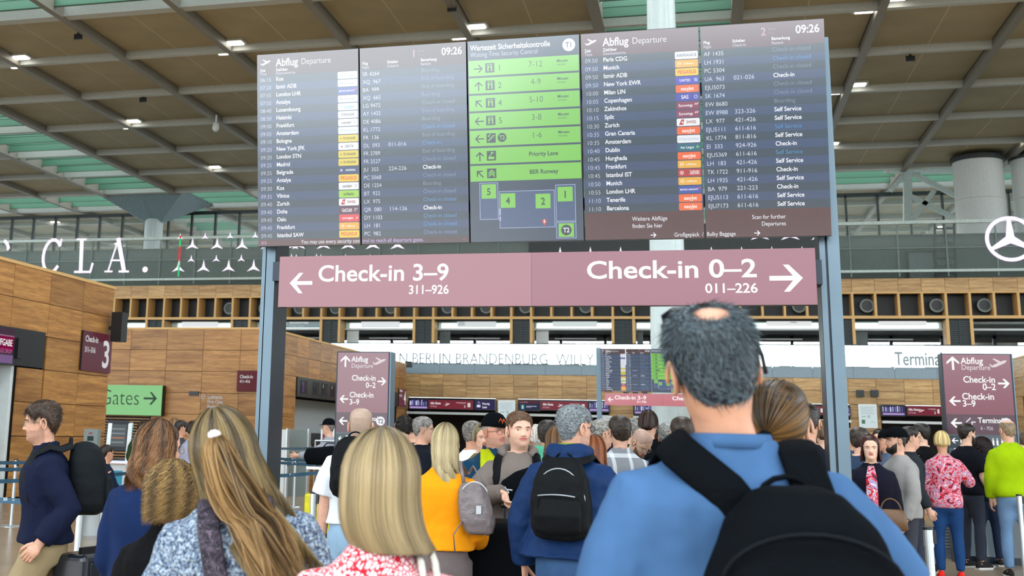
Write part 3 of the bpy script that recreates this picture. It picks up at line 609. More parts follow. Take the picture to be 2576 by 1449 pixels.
def departure_board(x0, y, z0, label, k=1.0, group=None):
    t = thing('departure_board', label, 'departure board', (x0, y, z0)); t.scale = (k, k, k)
    x = 0
    A = dest_screen(ROWS1, .05, '3c1824'); A.rect(0, 0, SW, .05, '4c1820', 2).text(.025, .014, .032, 'BER', 'c89cc0', 0, lift=3); A.text(SW-.004, .014, .040, 'You may use every security con', WHT, 0, 'r', 3, .9)
    B = flight_screen(ROWS1, .05, '3c1824', '1'); B.rect(0, 0, SW, .05, '3c1824', 2).text(.004, .014, .040, 'trol to reach all departure gates.', 'c4b4f0', 0, 'l', 3, .9).text(SW-.02, .014, .022, 'P03', '70506c', 0, 'r', 3)
    C = security_screen()
    D = dest_screen(ROWS2, .19, '5c3844'); D.rect(0, 0, SW, .19, '4a1622', 2).text(.33, .128, .042, 'Weitere Abflüge', WHT, 0, lift=3, sx=.86).text(.33, .078, .042, 'finden Sie hier', WHT, 0, lift=3, sx=.86); D.arrow(.475, .026, .02, 0, .006, WHT, 3); D.text(SW-.005, .012, .04, 'Großgepäck  /', WHT, 0, 'r', 3, .86)
    E_ = flight_screen(ROWS2, .19, '5c3844', '2'); E_.rect(0, 0, SW, .19, '4a1622', 2).text(.53, .122, .04, 'Scan for further', WHT, 0, 'r', 3, .86).text(.53, .075, .04, 'Departures', WHT, 0, 'r', 3, .86).text(.004, .012, .04, 'Bulky Baggage', WHT, 0, 'l', 3, .86); E_.arrow(.34, .026, .02, 0, .006, WHT, 3)
    for s in (A, B, C, D, E_):
        h = M().box(x, x+SW, .002, .09, -.004, SH+.004).build('display_housing', m_bezel, t); s.build('screen', h, GL1, loc=(x, -.0015, 0)); x += SW+.012
    return t
t = departure_board(0, 0, 0, 'large five-screen departures and security waiting time board at the front')
bw = 5*SW+4*.012; c0, c1 = atY(647, 140, 8.0), atY(2092, 593, 8.0)
c0 = atY(650, 618, 8.0); kx = (c1.x-c0.x)/bw; kz = math.hypot(.2, 4.37-2.955)/SH; tilt = math.atan2(.2, 4.37-2.955)
t.location = (c1.x-bw*kx, 8.0, 2.955); t.scale = (kx, 1, kz); t.rotation_euler.x = tilt
# steel frame that carries it
fr = thing('board_frame', 'tall grey steel frame with two posts carrying the large departure board', 'steel frame', (0, 8.0, 0))
def channel(x0, x1, y0, name, z1, inner=1):
    m = M(); m.box(x0, x0+.035, y0, y0+.25, 0, z1, 0).box(x1-.075, x1, y0, y0+.25, 0, z1, 0).box(x0+.03, x1-.07, y0+.02, y0+.23, 0, z1, 1)
    if inner > 0: m.box(x1, x1+.003, y0+.004, y0+.29, 0, z1, 1)
    else: m.box(x0-.003, x0, y0+.004, y0+.27, 0, z1, 1)
    return m.build(name, [m_steel, m_dsteel], fr)
channel(-3.125, -3.022, .12, 'post', 4.3, 1); channel(.80, .925, .12, 'post', 4.35, -1)
for z in (3.2, 4.0): M().box(-3.05, .9, .14, .2, z, z+.08).build('cross_rail', m_dsteel, fr)
for x in (-3.2, .78): M().box(x, x+.32, .05, .45, 0, .015).build('base_plate', m_dsteel, fr)
M().box(-3.0, -2.9, .02, .21, 2.7, 2.84).box(.74, .80, .02, .21, 2.64, 2.80).build('bracket', m_dsteel, fr)
# Check-in sign under it: backlit, satin face with reflected haze put into its reds, white lettering
def checkin_sign(x0, x1, z0, z1, y, label, left=True, right=True, fc=('b4707c', 'a65c6e'), s1='3–9', n1='311–926', s2='0–2', n2='011–226'):
    t = thing('checkin_sign', label, 'sign', (x0, y, z0)); w = x1-x0; h = z1-z0
    M().box(0, w, .002, .07, 0, h).build('case', m_bezel, t)
    s = Print(); s.rect(0, 0, w/2-.002, h, fc[0]).rect(w/2+.002, 0, w, h, fc[1]).rect(w/2-.002, 0, w/2+.002, h, '50303c'); s.build('face', t, lambda c: glow(c, .85, .22, .3))
    s = Print()
    if left: s.arrow(h*.46, h*.47, h*.235, PI, h*.075, 'ffffff', 3); s.text(h*.80, h*.50, h*.45, 'Check-in '+s1, 'ffffff', 1, lift=3, sx=1.3, maxw=h*2.62).text(h*3.42, h*.24, h*.24, n1, 'ffffff', 1, 'r', 3, 1.3, maxw=h*.79)
    if right: s.arrow(w-h*.5, h*.47, h*.28, 0, h*.085, 'ffffff', 3); s.text(w-h*.98, h*.50, h*.46, 'Check-in '+s2, 'ffffff', 1, 'r', 3, 1.4, maxw=h*3.0).text(w-h*.98, h*.22, h*.24, n2, 'ffffff', 1, 'r', 3, 1.3, maxw=h*.9)
    s.build('lettering', t, lambda c: glow(c, 1.0)); return t
checkin_sign(-2.93, .758, 2.5, 2.87, 7.97, 'long haze-paled red backlit Check-in 3–9 / 0–2 sign under the large departure board')
# the same set further down the hall
YB2 = 36.5; a = atY(1512, 878, YB2); b_ = atY(1512, 985, YB2); e = atY(1637, 878, YB2)
t2 = copy_tree(t); tag(t2, 'small distant departure board in mid hall half hidden behind the man in blue', 'departure board')
kx2 = (e.x-a.x)/(2*SW+.012); t2.location = (a.x, YB2, b_.z); t2.scale = (kx2, 1, (a.z-b_.z)/SH)
f2 = thing('board_frame', 'thin pale steel frame carrying the distant departure board in mid hall', 'steel frame', (a.x, YB2+.12, 0))
M().box(-.16, -.02, 0, .2, 0, a.z+.05).build('post', m_steel, f2); M().box(3.72, 3.86, 0, .2, 0, a.z).build('post', m_steel, f2)
for q in range(3): M().add([(.62+.28*q, -.1, b_.z-a.z+a.z-.002), (.82+.28*q, -.1, b_.z-.002), (.72+.28*q, -.1, b_.z-.09), (.62+.28*q, 0, b_.z-.002), (.82+.28*q, 0, b_.z-.002), (.72+.28*q, 0, b_.z-.09)], [(0, 1, 2), (3, 5, 4), (0, 2, 5, 3), (1, 4, 5, 2)]).build('bracket', m_bezel, f2)
a, b_ = atY(1522, 989, YB2), atY(1522, 1019, YB2); checkin_sign(a.x, a.x+3.4, b_.z, a.z, YB2-.05, 'small distant red Check-in 3–9 sign under the distant board', True, True, ('d0707a', 'd0707a'))

# ------------------------------------------------------------------ free-standing direction kiosks
def kiosk(pl, pr, ptop, Y, label, v=1., fc='925c68'):
    a, b_ = atY(pl, ptop, Y), atY(pr, ptop, Y); w = b_.x-a.x; h = (a.z+b_.z)/2
    t = thing('direction_kiosk', label, 'direction sign', (a.x, Y, 0))
    M().box(-.02, w+.02, .004, .26, 0, h+.015).build('case', m_dsteel, t); M().box(w+.02, w+.035, .0, .26, 0, h+.015).build('edge_strip', m_steel, t)
    u = w; Z = lambda q: h-q*u*v; s = Print()
    s.rect(0, Z(.96), w, h, fc).rect(0, Z(1.28), w, Z(.96), '5c3c48').rect(0, .1, w, Z(1.28), '56646c').rect(0, Z(1.50), w*.42, Z(1.30), '3a4a54', 2)
    s.build('face', t, lambda c: glow(c, .9, .25, .3)); W_ = 'ffffff'
    s = Print(.001); s.arrow(.15*u, Z(.14), .11*u, PI/2, .034*u, W_, 3); s.text(.27*u, Z(.15), .145*u, 'Abflug', W_, 1, lift=3, sx=.88).text(.27*u, Z(.245), .115*u, 'Departure', 'f0e8ec', 0, lift=3, sx=.88); s.plane_icon(.82*u, Z(.15), .13*u, 'e8dce0', 3)
    s.text(.76*u, Z(.45), .145*u, 'Check-in', W_, 1, 'r', 3, .9).text(.76*u, Z(.565), .145*u, '0–2', W_, 1, 'r', 3, .9); s.arrow(.88*u, Z(.46), .085*u, 0, .03*u, W_, 3)
    s.text(.25*u, Z(.72), .145*u, 'Check-in', W_, 1, 'l', 3, .9).text(.25*u, Z(.835), .145*u, '3–9', W_, 1, 'l', 3, .9); s.arrow(.14*u, Z(.75), .085*u, PI, .03*u, W_, 3)
    s.arrow(.14*u, Z(1.10), .085*u, PI, .03*u, W_, 3); zz = Z(1.18); s.rect(.25*u, zz, .43*u, zz+.18*u, '705c66', 2).line([(.27*u, zz+.02*u), (.32*u, zz+.02*u), (.32*u, zz+.06*u), (.37*u, zz+.06*u), (.37*u, zz+.1*u), (.42*u, zz+.1*u)], .014*u, W_, 3).line([(.35*u, zz+.16*u), (.29*u, zz+.1*u)], .014*u, W_, 3)
    s.text(.46*u, Z(1.09), .12*u, 'Terminal', W_, 1, 'l', 3, .84).text(.49*u, Z(1.2), .08*u, '6 - 926', 'd8d0d8', 0, 'l', 3, .8); s.disc(.87*u, Z(1.09), .085*u, 'f4f4f8', 3).text(.87*u, Z(1.09)-.04*u, .11*u, 'T2', '4c5c68', 1, 'c', 4)
    for q in (1.38, 1.54): s.arrow(.1*u, Z(q), .05*u, PI, .018*u, W_, 3)
    s.rect(.18*u, Z(1.38)-.04*u, .24*u, Z(1.38)+.02*u, W_, 3).rect(.2*u, Z(1.38)+.02*u, .25*u, Z(1.38)+.06*u, W_, 3); s.arrow(.9*u, Z(1.38), .06*u, PI/4, .018*u, W_, 3)
    for q in (.66, .72, .79): s.disc(q*u, Z(1.38)+.04*u, .012*u, W_, 3, 8).rect((q-.014)*u, Z(1.38)-.06*u, (q+.014)*u, Z(1.38)+.02*u, W_, 3)
    s.build('lettering', t, lambda c: glow(c, .95)); return t
kiosk(851, 978, 887, 16, 'maroon direction kiosk behind the bald man in white, mid left', 1.17)
kiosk(2370, 2540, 892, 19, 'maroon direction kiosk behind the blonde woman, far right', 1., '8e4e5e')

# ------------------------------------------------------------------ signs on the timber islands
def flat_sign(name, label, cat, loc, rz, w, h, fn, bgc, em=.6, th=.05):
    t = thing(name, label, cat, loc, rz); M().box(0, w, .003, th, 0, h).build('board', m_bezel, t)
    s = Print(.002); s.rect(0, 0, w, h, bgc); fn(s); s.build('face', t, lambda c: glow(c, em)); return t
a = atX(269, 949, XA+.08)
def f3(s): s.text(.12, .72, .21, 'Check-in', 'ffffff', 1, lift=2, sx=.85).text(.12, .46, .19, '311–316', 'ffffff', 1, lift=2, sx=.8).text(1.42, .14, .95, '3', 'ffffff', 1, 'r', 2)
flat_sign('checkin_number_sign', 'maroon Check-in 311–316 sign with a big 3 on the near left timber wall', 'sign', (XA+.1, 25.85, 2.95), PI/2, 1.5, .98, f3, '6a2434')
def f4(s): s.text(.12, .72, .2, 'Check-in', 'ffffff', 1, lift=2, sx=.85).text(.12, .48, .18, '411–416', 'ffffff', 1, lift=2, sx=.8).text(1.45, .12, .95, '4', 'ffffff', 1, 'r', 2)
flat_sign('checkin_number_sign', 'narrow maroon Check-in sign with a big 4 at the far end of the left island', 'sign', (XA+.1, 57.7, 2.98), PI/2, 1.55, .88, f4, '6a2434')
a, b_ = atY(598, 932, YB-.1), atY(645, 985, YB-.1)
def f5(s): s.text(.1, .46, .16, 'Check-in', 'ffffff', 1, lift=2, sx=.85).text(.1, .3, .14, '411–416', 'ffffff', 1, lift=2, sx=.8)
flat_sign('checkin_number_sign', 'dark red Check-in 411–416 sign at the corner beside the left steel post', 'sign', (a.x, YB-.12, b_.z), 0, .78, a.z-b_.z, f5, '6c1a24')
a, b_ = atY(205, 967, YB-.3), atY(406, 1046, YB-.3)
def f6(s): s.text(1.0*(b_.x-a.x)-.86, .36, .78, 'Gates', '20402c', 2, 'r', 2, .86); s.arrow((b_.x-a.x)-.45, .6, .26, 0, .07, '20402c', 2)
flat_sign('gates_sign', 'pale green backlit Gates arrow sign on the far left timber wall', 'sign', (a.x, YB-.34, b_.z), 0, b_.x-a.x, a.z-b_.z, f6, '94d890', .8, .3)
a = atY(503, 1024, YB-.06); t = thing('wall_lettering', 'white First Class Business Class lettering on the far left timber wall', 'lettering', (a.x, YB-.07, a.z))
s = Print(.002); s.text(.28, .30, .17, 'Lufthansa', 'e8e8e8', 1).text(.28, .14, .16, 'First Class', 'e8e8e8', 1).text(.28, -.02, .16, 'Business Class', 'e8e8e8', 1).ringp(.1, .37, .085, .018, 'e8e8e8').line([(.03, .35), (.16, .40)], .02, 'e8e8e8'); s.build('letters', t, lambda c: glow(c, .55))
a = atY(476, 995, YB-.06); tag(M().box(0, .36, 0, .04, 0, .15).build('small_plate', m_black, loc=(a.x, YB-.09, a.z)), 'small black plate beside the white class lettering', 'sign')

# gate signs along the far wall
def gsign(px0, px1, y0, y1, kind, label):
    a, b_ = atY(px0, y0, YF-.6), atY(px1, y1, YF-.6); w, h = b_.x-a.x, a.z-b_.z
    t = thing('gate_sign' if kind != 'v' else 'video_screen', label, 'sign' if kind != 'v' else 'screen', (a.x, YF-.62, b_.z)); M().box(-.03, w+.03, .004, .60, -.03, h+.03).build('case', m_bezel, t); s = Print(.004)
    if kind == 'v':
        s.rect(0, 0, w, h, '2a2448'); r_ = random.Random(int(px0))
        for k in range(9): x = w*(.03+.105*k); s.rect(x, h*.38, x+w*r_.uniform(.03, .08), h*r_.uniform(.7, .98), ('dcdcff', 'a8a8e0', '6c6cb0')[k % 3], 2)
        s.rect(0, h*.3, w, h*.36, '483c6c', 2).rect(w*.03, h*.06, w*.97, h*.25, 'b49cd8', 2)
    if kind == 'r':
        s.rect(0, 0, w, h, '7c2634'); s.text(w*.04, h*.52, h*.36, 'Alle Gates', 'ffffff', 1, lift=2, sx=.8).text(w*.04, h*.2, h*.26, 'All Gates', 'd8b8c0', 0, lift=2, sx=.8); s.plane_icon(w*.42, h*.5, h*.3, 'f0e0e4'); s.rect(w*.62, h*.7, w*.84, h*.76, 'd8b8c0', 2).rect(w*.7, h*.6, w*.84, h*.64, 'a87884', 2).text(w*.83, h*.2, h*.34, '2', 'ffffff', 1, 'r').rect(w*.88, h*.25, w*.94, h*.72, 'e8dcdc', 2)
    if kind == 'p': s.rect(0, 0, w, h, '241c54'); s.text(w*.38, h*.52, h*.34, 'Priority', 'ffffff', 1, lift=2, sx=.8).text(w*.38, h*.16, h*.34, 'Lane', 'ffffff', 1, lift=2, sx=.8); s.rect(w*.1, h*.25, w*.28, h*.5, 'e8e8ff', 2).line([(w*.19, h*.5), (w*.19, h*.85)], w*.03, 'e8e8ff').line([(w*.1, h*.68), (w*.19, h*.85), (w*.28, h*.68)], w*.03, 'e8e8ff')
    if kind == 'd': s.rect(0, 0, w, h, '181c3c').rect(0, h*.72, w, h, '501428', 2).rrect(w*.1, h*.1, w*.28, h*.62, w*.03, '207878', 2).rect(w*.16, h*.16, w*.22, h*.5, 'e0e8f0', 3).rect(w*.36, h*.4, w*.85, h*.46, 'd0d0e8', 2).rect(w*.36, h*.3, w*.6, h*.34, 'b0b0d0', 2).text(w*.05, h*.78, h*.18, 'ALLE GATES', 'c8a0a8', 1)
    s.build('face', t, lambda c: glow(c, .85)); return t
gsign(1030, 1076, 1004, 1029, 'v', 'leftmost lilac video screen over the gates, beside the far island')
gsign(1079, 1190, 1006, 1030, 'r', 'red Alle Gates sign left of the Priority Lane sign'); gsign(1195, 1244, 1007, 1031, 'p', 'navy Priority Lane sign over the gates')
gsign(1305, 1358, 1008, 1033, 'd', 'dark blue gate sign just right of the white wall poster'); gsign(1361, 1478, 1009, 1033, 'r', 'red Alle Gates sign above the grey-haired man in the navy jacket'); gsign(1482, 1532, 1010, 1036, 'v', 'lilac video screen left of the distant steel post')
gsign(1596, 1642, 1018, 1042, 'v', 'lilac video screen under the distant Check-in sign'); gsign(1965, 2078, 1020, 1043, 'r', 'red Alle Gates sign right of the brown ponytail'); gsign(2112, 2139, 1022, 1046, 'v', 'narrow video screen right of the right steel post')
gsign(2218, 2277, 1020, 1046, 'v', 'lilac video screen right of the white poster on the right pier'); gsign(2281, 2369, 1022, 1046, 'r', 'red Alle Gates sign left of the far right kiosk')
for px0, px1, y0, y1, lb in ((1254, 1295, 1008, 1063, 'white notice poster on the pier beside the Priority Lane sign'), (2160, 2207, 1018, 1076, 'white notice poster on the pier right of the right steel post')):
    a, b_ = atY(px0, y0, YF-.1), atY(px1, y1, YF-.1); w, h = b_.x-a.x, a.z-b_.z; t = thing('poster', lb, 'poster', (a.x, YF-.12, b_.z)); M().box(-.02, w+.02, .003, .03, -.02, h+.02).build('frame', m_alu, t)
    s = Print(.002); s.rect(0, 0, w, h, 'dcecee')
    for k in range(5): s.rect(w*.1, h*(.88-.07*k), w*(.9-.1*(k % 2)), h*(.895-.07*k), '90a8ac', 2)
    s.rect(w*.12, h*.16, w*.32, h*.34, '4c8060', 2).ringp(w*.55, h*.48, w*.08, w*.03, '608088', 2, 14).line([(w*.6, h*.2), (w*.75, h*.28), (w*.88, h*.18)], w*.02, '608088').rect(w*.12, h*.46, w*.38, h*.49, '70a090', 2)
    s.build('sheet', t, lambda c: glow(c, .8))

# reflection of the facade lettering, painted as thin dark letters before the glass
def letters(px0, px1, py0, txt, hpx, label, c='3c4850', b=2):
    a, b_ = atY(px0, py0, YF-.2), atY(px1, py0, YF-.2); h = a.z-atY(px0, py0+hpx, YF-.2).z; t = thing('reflected_lettering', label, 'lettering', (a.x, YF-.16, a.z-h)); s = Print(.002)
    w = twidth(txt, h*1.4, b, 1); s.text(0, 0, h*1.4, txt, c, b, lift=1, sx=(b_.x-a.x)/w); s.build('letters', t, lambda c: mat('reflection_'+c, tuple(int(c[i:i+2], 16) for i in (0, 2, 4)), rough=.5)); return t
letters(1002, 1494, 886, 'N BERLIN BRANDENBURG  WILLY', 28, 'reflected capital lettering painted along the gallery glass', '5c686c')
letters(2250, 2372, 884, 'Terminal', 34, 'reflected Terminal lettering painted on the gallery glass above the right kiosk', '8a9698', 1)
# gallery signs behind
def gal(px0, px1, y0, y1, fn, bgc, label, em=.8, Y=YF+.85):
    a, b_ = atY(px0, y0, Y), atY(px1, y1, Y); t = thing('gallery_sign', label, 'sign', (a.x, Y, b_.z)); w, h = b_.x-a.x, a.z-b_.z; M().box(0, w, .004, .08, 0, h).build('case', m_alu, t); s = Print(.002); s.rect(0, 0, w, h, bgc); fn and fn(s, w, h); s.build('face', t, lambda c: glow(c, em)); return t
gal(712, 806, 804, 824, lambda s, w, h: (s.text(w*.18, h*.5, h*.42, 'Besucherterrasse', 'f4f4f4', 1, sx=.85), s.text(w*.18, h*.12, h*.34, 'Viewing Terrace', 'c8d4d4', 0, sx=.85), s.disc(w*.07, h*.45, h*.2, 'dce4e4', 2)), '8ca0a4', 'grey-green Besucherterrasse sign in the gallery, right of the left steel post')
gal(909, 1005, 803, 823, None, 'f4fafa', 'blank white light box in the gallery right of the terrace sign'); gal(1150, 1248, 804, 822, lambda s, w, h: s.rect(w*.03, h*.15, w*.2, h*.85, 'c0ccd0', 2), 'e8f0f0', 'white light box with a grey pictogram in the middle of the gallery'); gal(1390, 1502, 803, 821, None, 'e4f0ee', 'pale white light box in the gallery left of the centre column')
gal(1928, 2042, 800, 819, lambda s, w, h: s.text(w*.5, h*.35, h*.3, '- runtisec', '505a5e', 1), 'fafcfc', 'white light box with small grey lettering in the gallery left of the right post'); gal(2209, 2331, 798, 818, None, 'fcfefe', 'bright blank white light box in the gallery right of the right post')
gal(458, 548, 804, 822, None, 'f8fcfc', 'bright white light box in the gallery above the far left island')

# ------------------------------------------------------------------ LED mesh on the upper parapet
led = thing('led_sign', 'white glowing LED letters and three-pointed stars on the upper parapet', 'LED display', (0, 61.15, 0)); s = Print(.004); WT = 'ffffff'
def Q(px_, py_): p = atY(px_, py_, 61.15); return (p.x, p.z)
def SL(pts, w): s.line([Q(*p) for p in pts], w, WT, 2)
def arc(cx, cy, rx, ry, a0, a1, sh=.18, n=14): return [(cx+rx*math.cos(math.radians(a0+(a1-a0)*k/n))-sh*ry*-math.sin(math.radians(a0+(a1-a0)*k/n))*-1, cy-ry*math.sin(math.radians(a0+(a1-a0)*k/n))) for k in range(n+1)]
SL(arc(131, 644, 22, 41, 40, 320, -.12), .19); SL([(152, 617), (155, 602)], .12); SL([(206, 603), (203, 684)], .24); SL([(194, 602), (217, 602)], .1); SL([(188, 684), (227, 684)], .13); SL([(227, 684), (233, 663)], .14)
SL([(272, 682), (298, 602)], .1); SL([(298, 602), (312, 682)], .26); SL([(279, 655), (306, 655)], .1); SL([(264, 683), (282, 683)], .1); SL([(300, 683), (323, 683)], .12)
p = Q(365, 678); s.disc(p[0], p[1], .17, WT, 2, 20)
SL(arc(0, 644, 22, 40, 30, 70, -.12), .2); SL([(20, 628), (19, 612)], .14)
def star(px_, py_, r):
    c = Q(px_, py_); r *= .0214
    pts = []
    for k in range(3): a = PI/2+k*2*PI/3; pts += [(c[0]+r*math.cos(a), c[1]+r*math.sin(a)), (c[0]+r*.22*math.cos(a+PI/3), c[1]+r*.22*math.sin(a+PI/3))]
    s.poly(pts[::-1], WT, 2)
for k in range(5): star(484+63*k-(1 if k else 0), 617, 21); star(453+63*k, 597-1.2*k, 12)
for k in range(6): star(449+63*k, 674-.5*k, 22); star(481+63*k, 653-.7*k, 13)
for k in range(5): star(752+62*k, 616, 22)
for k in range(5): star(745+62*k, 652, 14)
s.build('led_lines', led, lambda c: glow('f6eaff', 1.3))
s = Print(.004); cz = [(590, 'g'), (612, 'g'), (622, 'r'), (650, 'r'), (668, 'w'), (690, 'g')]
for q, (y0, y1, c) in enumerate(((594, 600, 'e02030'), (600, 621, '30c070'), (621, 656, 'e02030'), (656, 668, 'b0e0c0'), (668, 694, '30c070'))): s.line([Q(454-(y0-594)*.05, y0), Q(454-(y1-594)*.05, y1)], .11, c, 3)
s.build('led_strip', led, lambda c: glow(c, 1.1))
dk = thing('led_display', 'dark LED panel with white stars behind the gap under the board', 'LED display', (0, 61.0, 0)); a, b_ = atY(1330, 572, 61.0), atY(2107, 672, 61.0)
M().box(a.x, b_.x, 0, .36, b_.z, a.z).build('panel', mat('led_panel_dark', (34, 40, 40), rough=.5), dk)
s = Print(.004)
for k in range(6): star(1835+76*k, 592, 24) if 0 < k < 4 else None
for k in range(9): star(1410+76*k, 648, 26)
s.build('led_lines', dk, lambda c: glow('f6eaff', 1.2), loc=(0, 0, 0))
ls = thing('led_star_ring', 'large glowing three-pointed star in a ring at the right end of the parapet', 'LED display', (0, 61.12, 0)); s = Print(.004); c = Q(2541, 601); R_ = Q(2541, 544)[1]-c[1]
s.ringp(c[0], c[1], R_, R_*.16, WT, 2, 40)
pts = []
for k in range(3): a = PI/2+k*2*PI/3; pts += [(c[0]+R_*.93*math.cos(a+.07), c[1]+R_*.93*math.sin(a+.07)), (c[0]+R_*.2*math.cos(a+PI/3), c[1]+R_*.2*math.sin(a+PI/3)), (c[0]+R_*.93*math.cos(a+2*PI/3-.07), c[1]+R_*.93*math.sin(a+2*PI/3-.07))]
s.poly(pts[::-1], WT, 2); s.build('led_lines', ls, lambda c: glow('f2e4ff', 1.3))
# ------------------------------------------------------------------ people: tools
def ss(a, b_, x): t = np.clip((x-a)/(b_-a), 0, 1); return t*t*(3-2*t)
def rot(ax, ang): return np.array(Matrix.Rotation(ang, 3, ax))
D2 = math.radians
HEADT = np.array([  # height over chin, half width, front, back
 (-.13, .066, .050, .078), (-.09, .061, .048, .074), (-.05, .057, .048, .070), (-.025, .056, .056, .070), (-.008, .054, .078, .070), (.004, .054, .090, .069), (.02, .058, .0935, .069), (.04, .063, .0935, .071), (.06, .066, .0925, .075),
 (.08, .069, .0925, .082), (.10, .0715, .0925, .089), (.12, .0735, .0955, .094), (.14, .075, .097, .097), (.16, .0755, .094, .099), (.18, .073, .085, .096), (.195, .067, .074, .088), (.208, .057, .060, .075), (.217, .044, .046, .058), (.223, .029, .030, .038), (.2265, .012, .012, .016)])
def headsurf(hz, a, female=0, off=0.):
    """point of the skull/face at height hz and azimuth a (0 = nose)"""
    w, f, b_ = [np.interp(hz, HEADT[:, 0], HEADT[:, i]) for i in (1, 2, 3)]
    if female: w = w*.95; f = f*.98
    s, c = np.sin(a), np.cos(a); e = .88
    x = (w+off)*np.sign(s)*np.abs(s)**e; y = np.where(c > 0, f+off, b_+off)*np.sign(c)*np.abs(c)**e
    x = np.where((c > .2) & (hz < .03), x*(1-.35*ss(.03, -.01, hz)*c), x)
    fr = c > 0; ax_ = np.abs(x)
    g = lambda x0, sx, z0, sz: np.exp(-((ax_-x0)/sx)**2-((hz-z0)/sz)**2)
    nose = .026*np.exp(-(ax_/.011)**2)*np.where(hz < .074, np.exp(-((hz-.074)/.009)**2), np.clip(1-(hz-.074)/.052, 0, 1)**.9) + .008*g(.012, .007, .070, .008)
    d = nose-.010*g(.032, .016, .107, .012)+.005*g(.03, .03, .127, .008)+.0055*g(0, .020, .0525, .005)+.006*g(0, .017, .041, .005)-.004*g(0, .022, .0468, .0025)+.005*g(0, .018, .012, .012)+.003*g(.045, .02, .083, .02)-.003*g(.05, .02, .045, .02)
    return np.stack([x, y+np.where(fr, d, 0)+.018, hz+0*x], -1)
def fib(n):
    i = np.arange(n)+.5; ph = np.arccos(1-2*i/n); th = PI*(1+5**.5)*i
    return np.stack([np.cos(th)*np.sin(ph), np.sin(th)*np.sin(ph), np.cos(ph)], -1)
SKIN = {}
def skin(col):
    k = 'skin_%02x%02x%02x' % tuple(col)
    m = mat(k, col, rough=.48, var=.07, scale=40, spec=.4)
    b = m.node_tree.nodes['Principled BSDF']; b.inputs['Subsurface Weight'].default_value = .12; b.inputs['Subsurface Radius'].default_value = (.02, .008, .005); b.inputs['Subsurface Scale'].default_value = .3
    return m
def hairmat(c1, c2, rough=.42):
    k = 'hair_%s_%s' % (c1, c2)
    if k in MATS: return MATS[k]
    m, nt, b, L = base(k); at = nd(nt, 'ShaderNodeAttribute', attribute_name='tone'); r = nd(nt, 'ShaderNodeValToRGB'); L(at.outputs['Fac'], r.inputs[0])
    r.color_ramp.elements[0].color = lin(c1)+(1,); r.color_ramp.elements[1].color = lin(c2)+(1,); r.color_ramp.elements[0].position = .15; r.color_ramp.elements[1].position = .9
    L(r.outputs[0], b.inputs['Base Color']); b.inputs['Roughness'].default_value = rough; b.inputs['Specular IOR Level'].default_value = .35
    MATS[k] = m; return m
def ribbons(name, P, width, tone, mt, parent, nrm=None, taper=1.):
    """P: (n, k, 3) strand points -> thin ribbons; width scalar or (n,)"""
    n, k = P.shape[:2]; T = np.gradient(P, axis=1); T /= np.linalg.norm(T, axis=2, keepdims=True)+1e-9
    if nrm is None: nrm = RS.normal(size=(n, 1, 3))+np.zeros((n, k, 3))
    S = np.cross(T, nrm); S /= np.linalg.norm(S, axis=2, keepdims=True)+1e-9
    w = (np.asarray(width)*np.ones(n))[:, None, None]*(1-taper*np.linspace(0, 1, k)[None, :, None]**3*.9)/2
    V = np.stack([P-S*w, P+S*w], 2).reshape(-1, 3)
    i = np.arange(n)[:, None]*(2*k)+np.arange(k-1)[None]*2; F = np.stack([i, i+1, i+3, i+2], -1).reshape(-1, 4)
    me = bpy.data.meshes.new(name); me.vertices.add(len(V)); me.vertices.foreach_set('co', V.astype(np.float32).ravel()); me.loops.add(F.size); me.loops.foreach_set('vertex_index', F.ravel().astype(np.int32))
    me.polygons.add(len(F)); me.polygons.foreach_set('loop_start', np.arange(0, F.size, 4, dtype=np.int32)); me.polygons.foreach_set('use_smooth', np.ones(len(F), bool)); me.update(calc_edges=True)
    at = me.attributes.new('tone', 'FLOAT', 'POINT')
    tn = np.asarray(tone)
    if tn.ndim == 1: tn = np.repeat(tn[:, None], k, 1)
    at.data.foreach_set('value', np.repeat(tn.ravel(), 2).astype(np.float32)); me.materials.append(mt)
    return link(name, me, parent)
def remesh(o, vox, sm=4, fold=.0, fscale=.12):
    r = o.modifiers.new('remesh', 'REMESH'); r.mode = 'VOXEL'; r.voxel_size = vox; r.use_smooth_shade = True
    if sm: s = o.modifiers.new('smooth', 'SMOOTH'); s.iterations = sm; s.factor = .6
    if fold:
        k = 'fold_%.2f' % fscale; tx = bpy.data.textures.get(k) or bpy.data.textures.new(k, 'CLOUDS'); tx.noise_scale = fscale; tx.noise_depth = 2
        d = o.modifiers.new('folds', 'DISPLACE'); d.texture = tx; d.strength = fold; d.mid_level = .5
    return o
TORSO = [(.80, .135, .100, -.010), (.88, .168, .118, -.012), (.96, .172, .116, -.012), (1.05, .150, .100, -.004), (1.14, .148, .104, 0), (1.24, .163, .116, .002), (1.33, .172, .118, .0), (1.37, .168, .110, -.004), (1.41, .148, .094, -.006), (1.445, .112, .078, -.008), (1.48, .082, .068, -.006), (1.50, .070, .064, -.006)]
PEOPLE = []
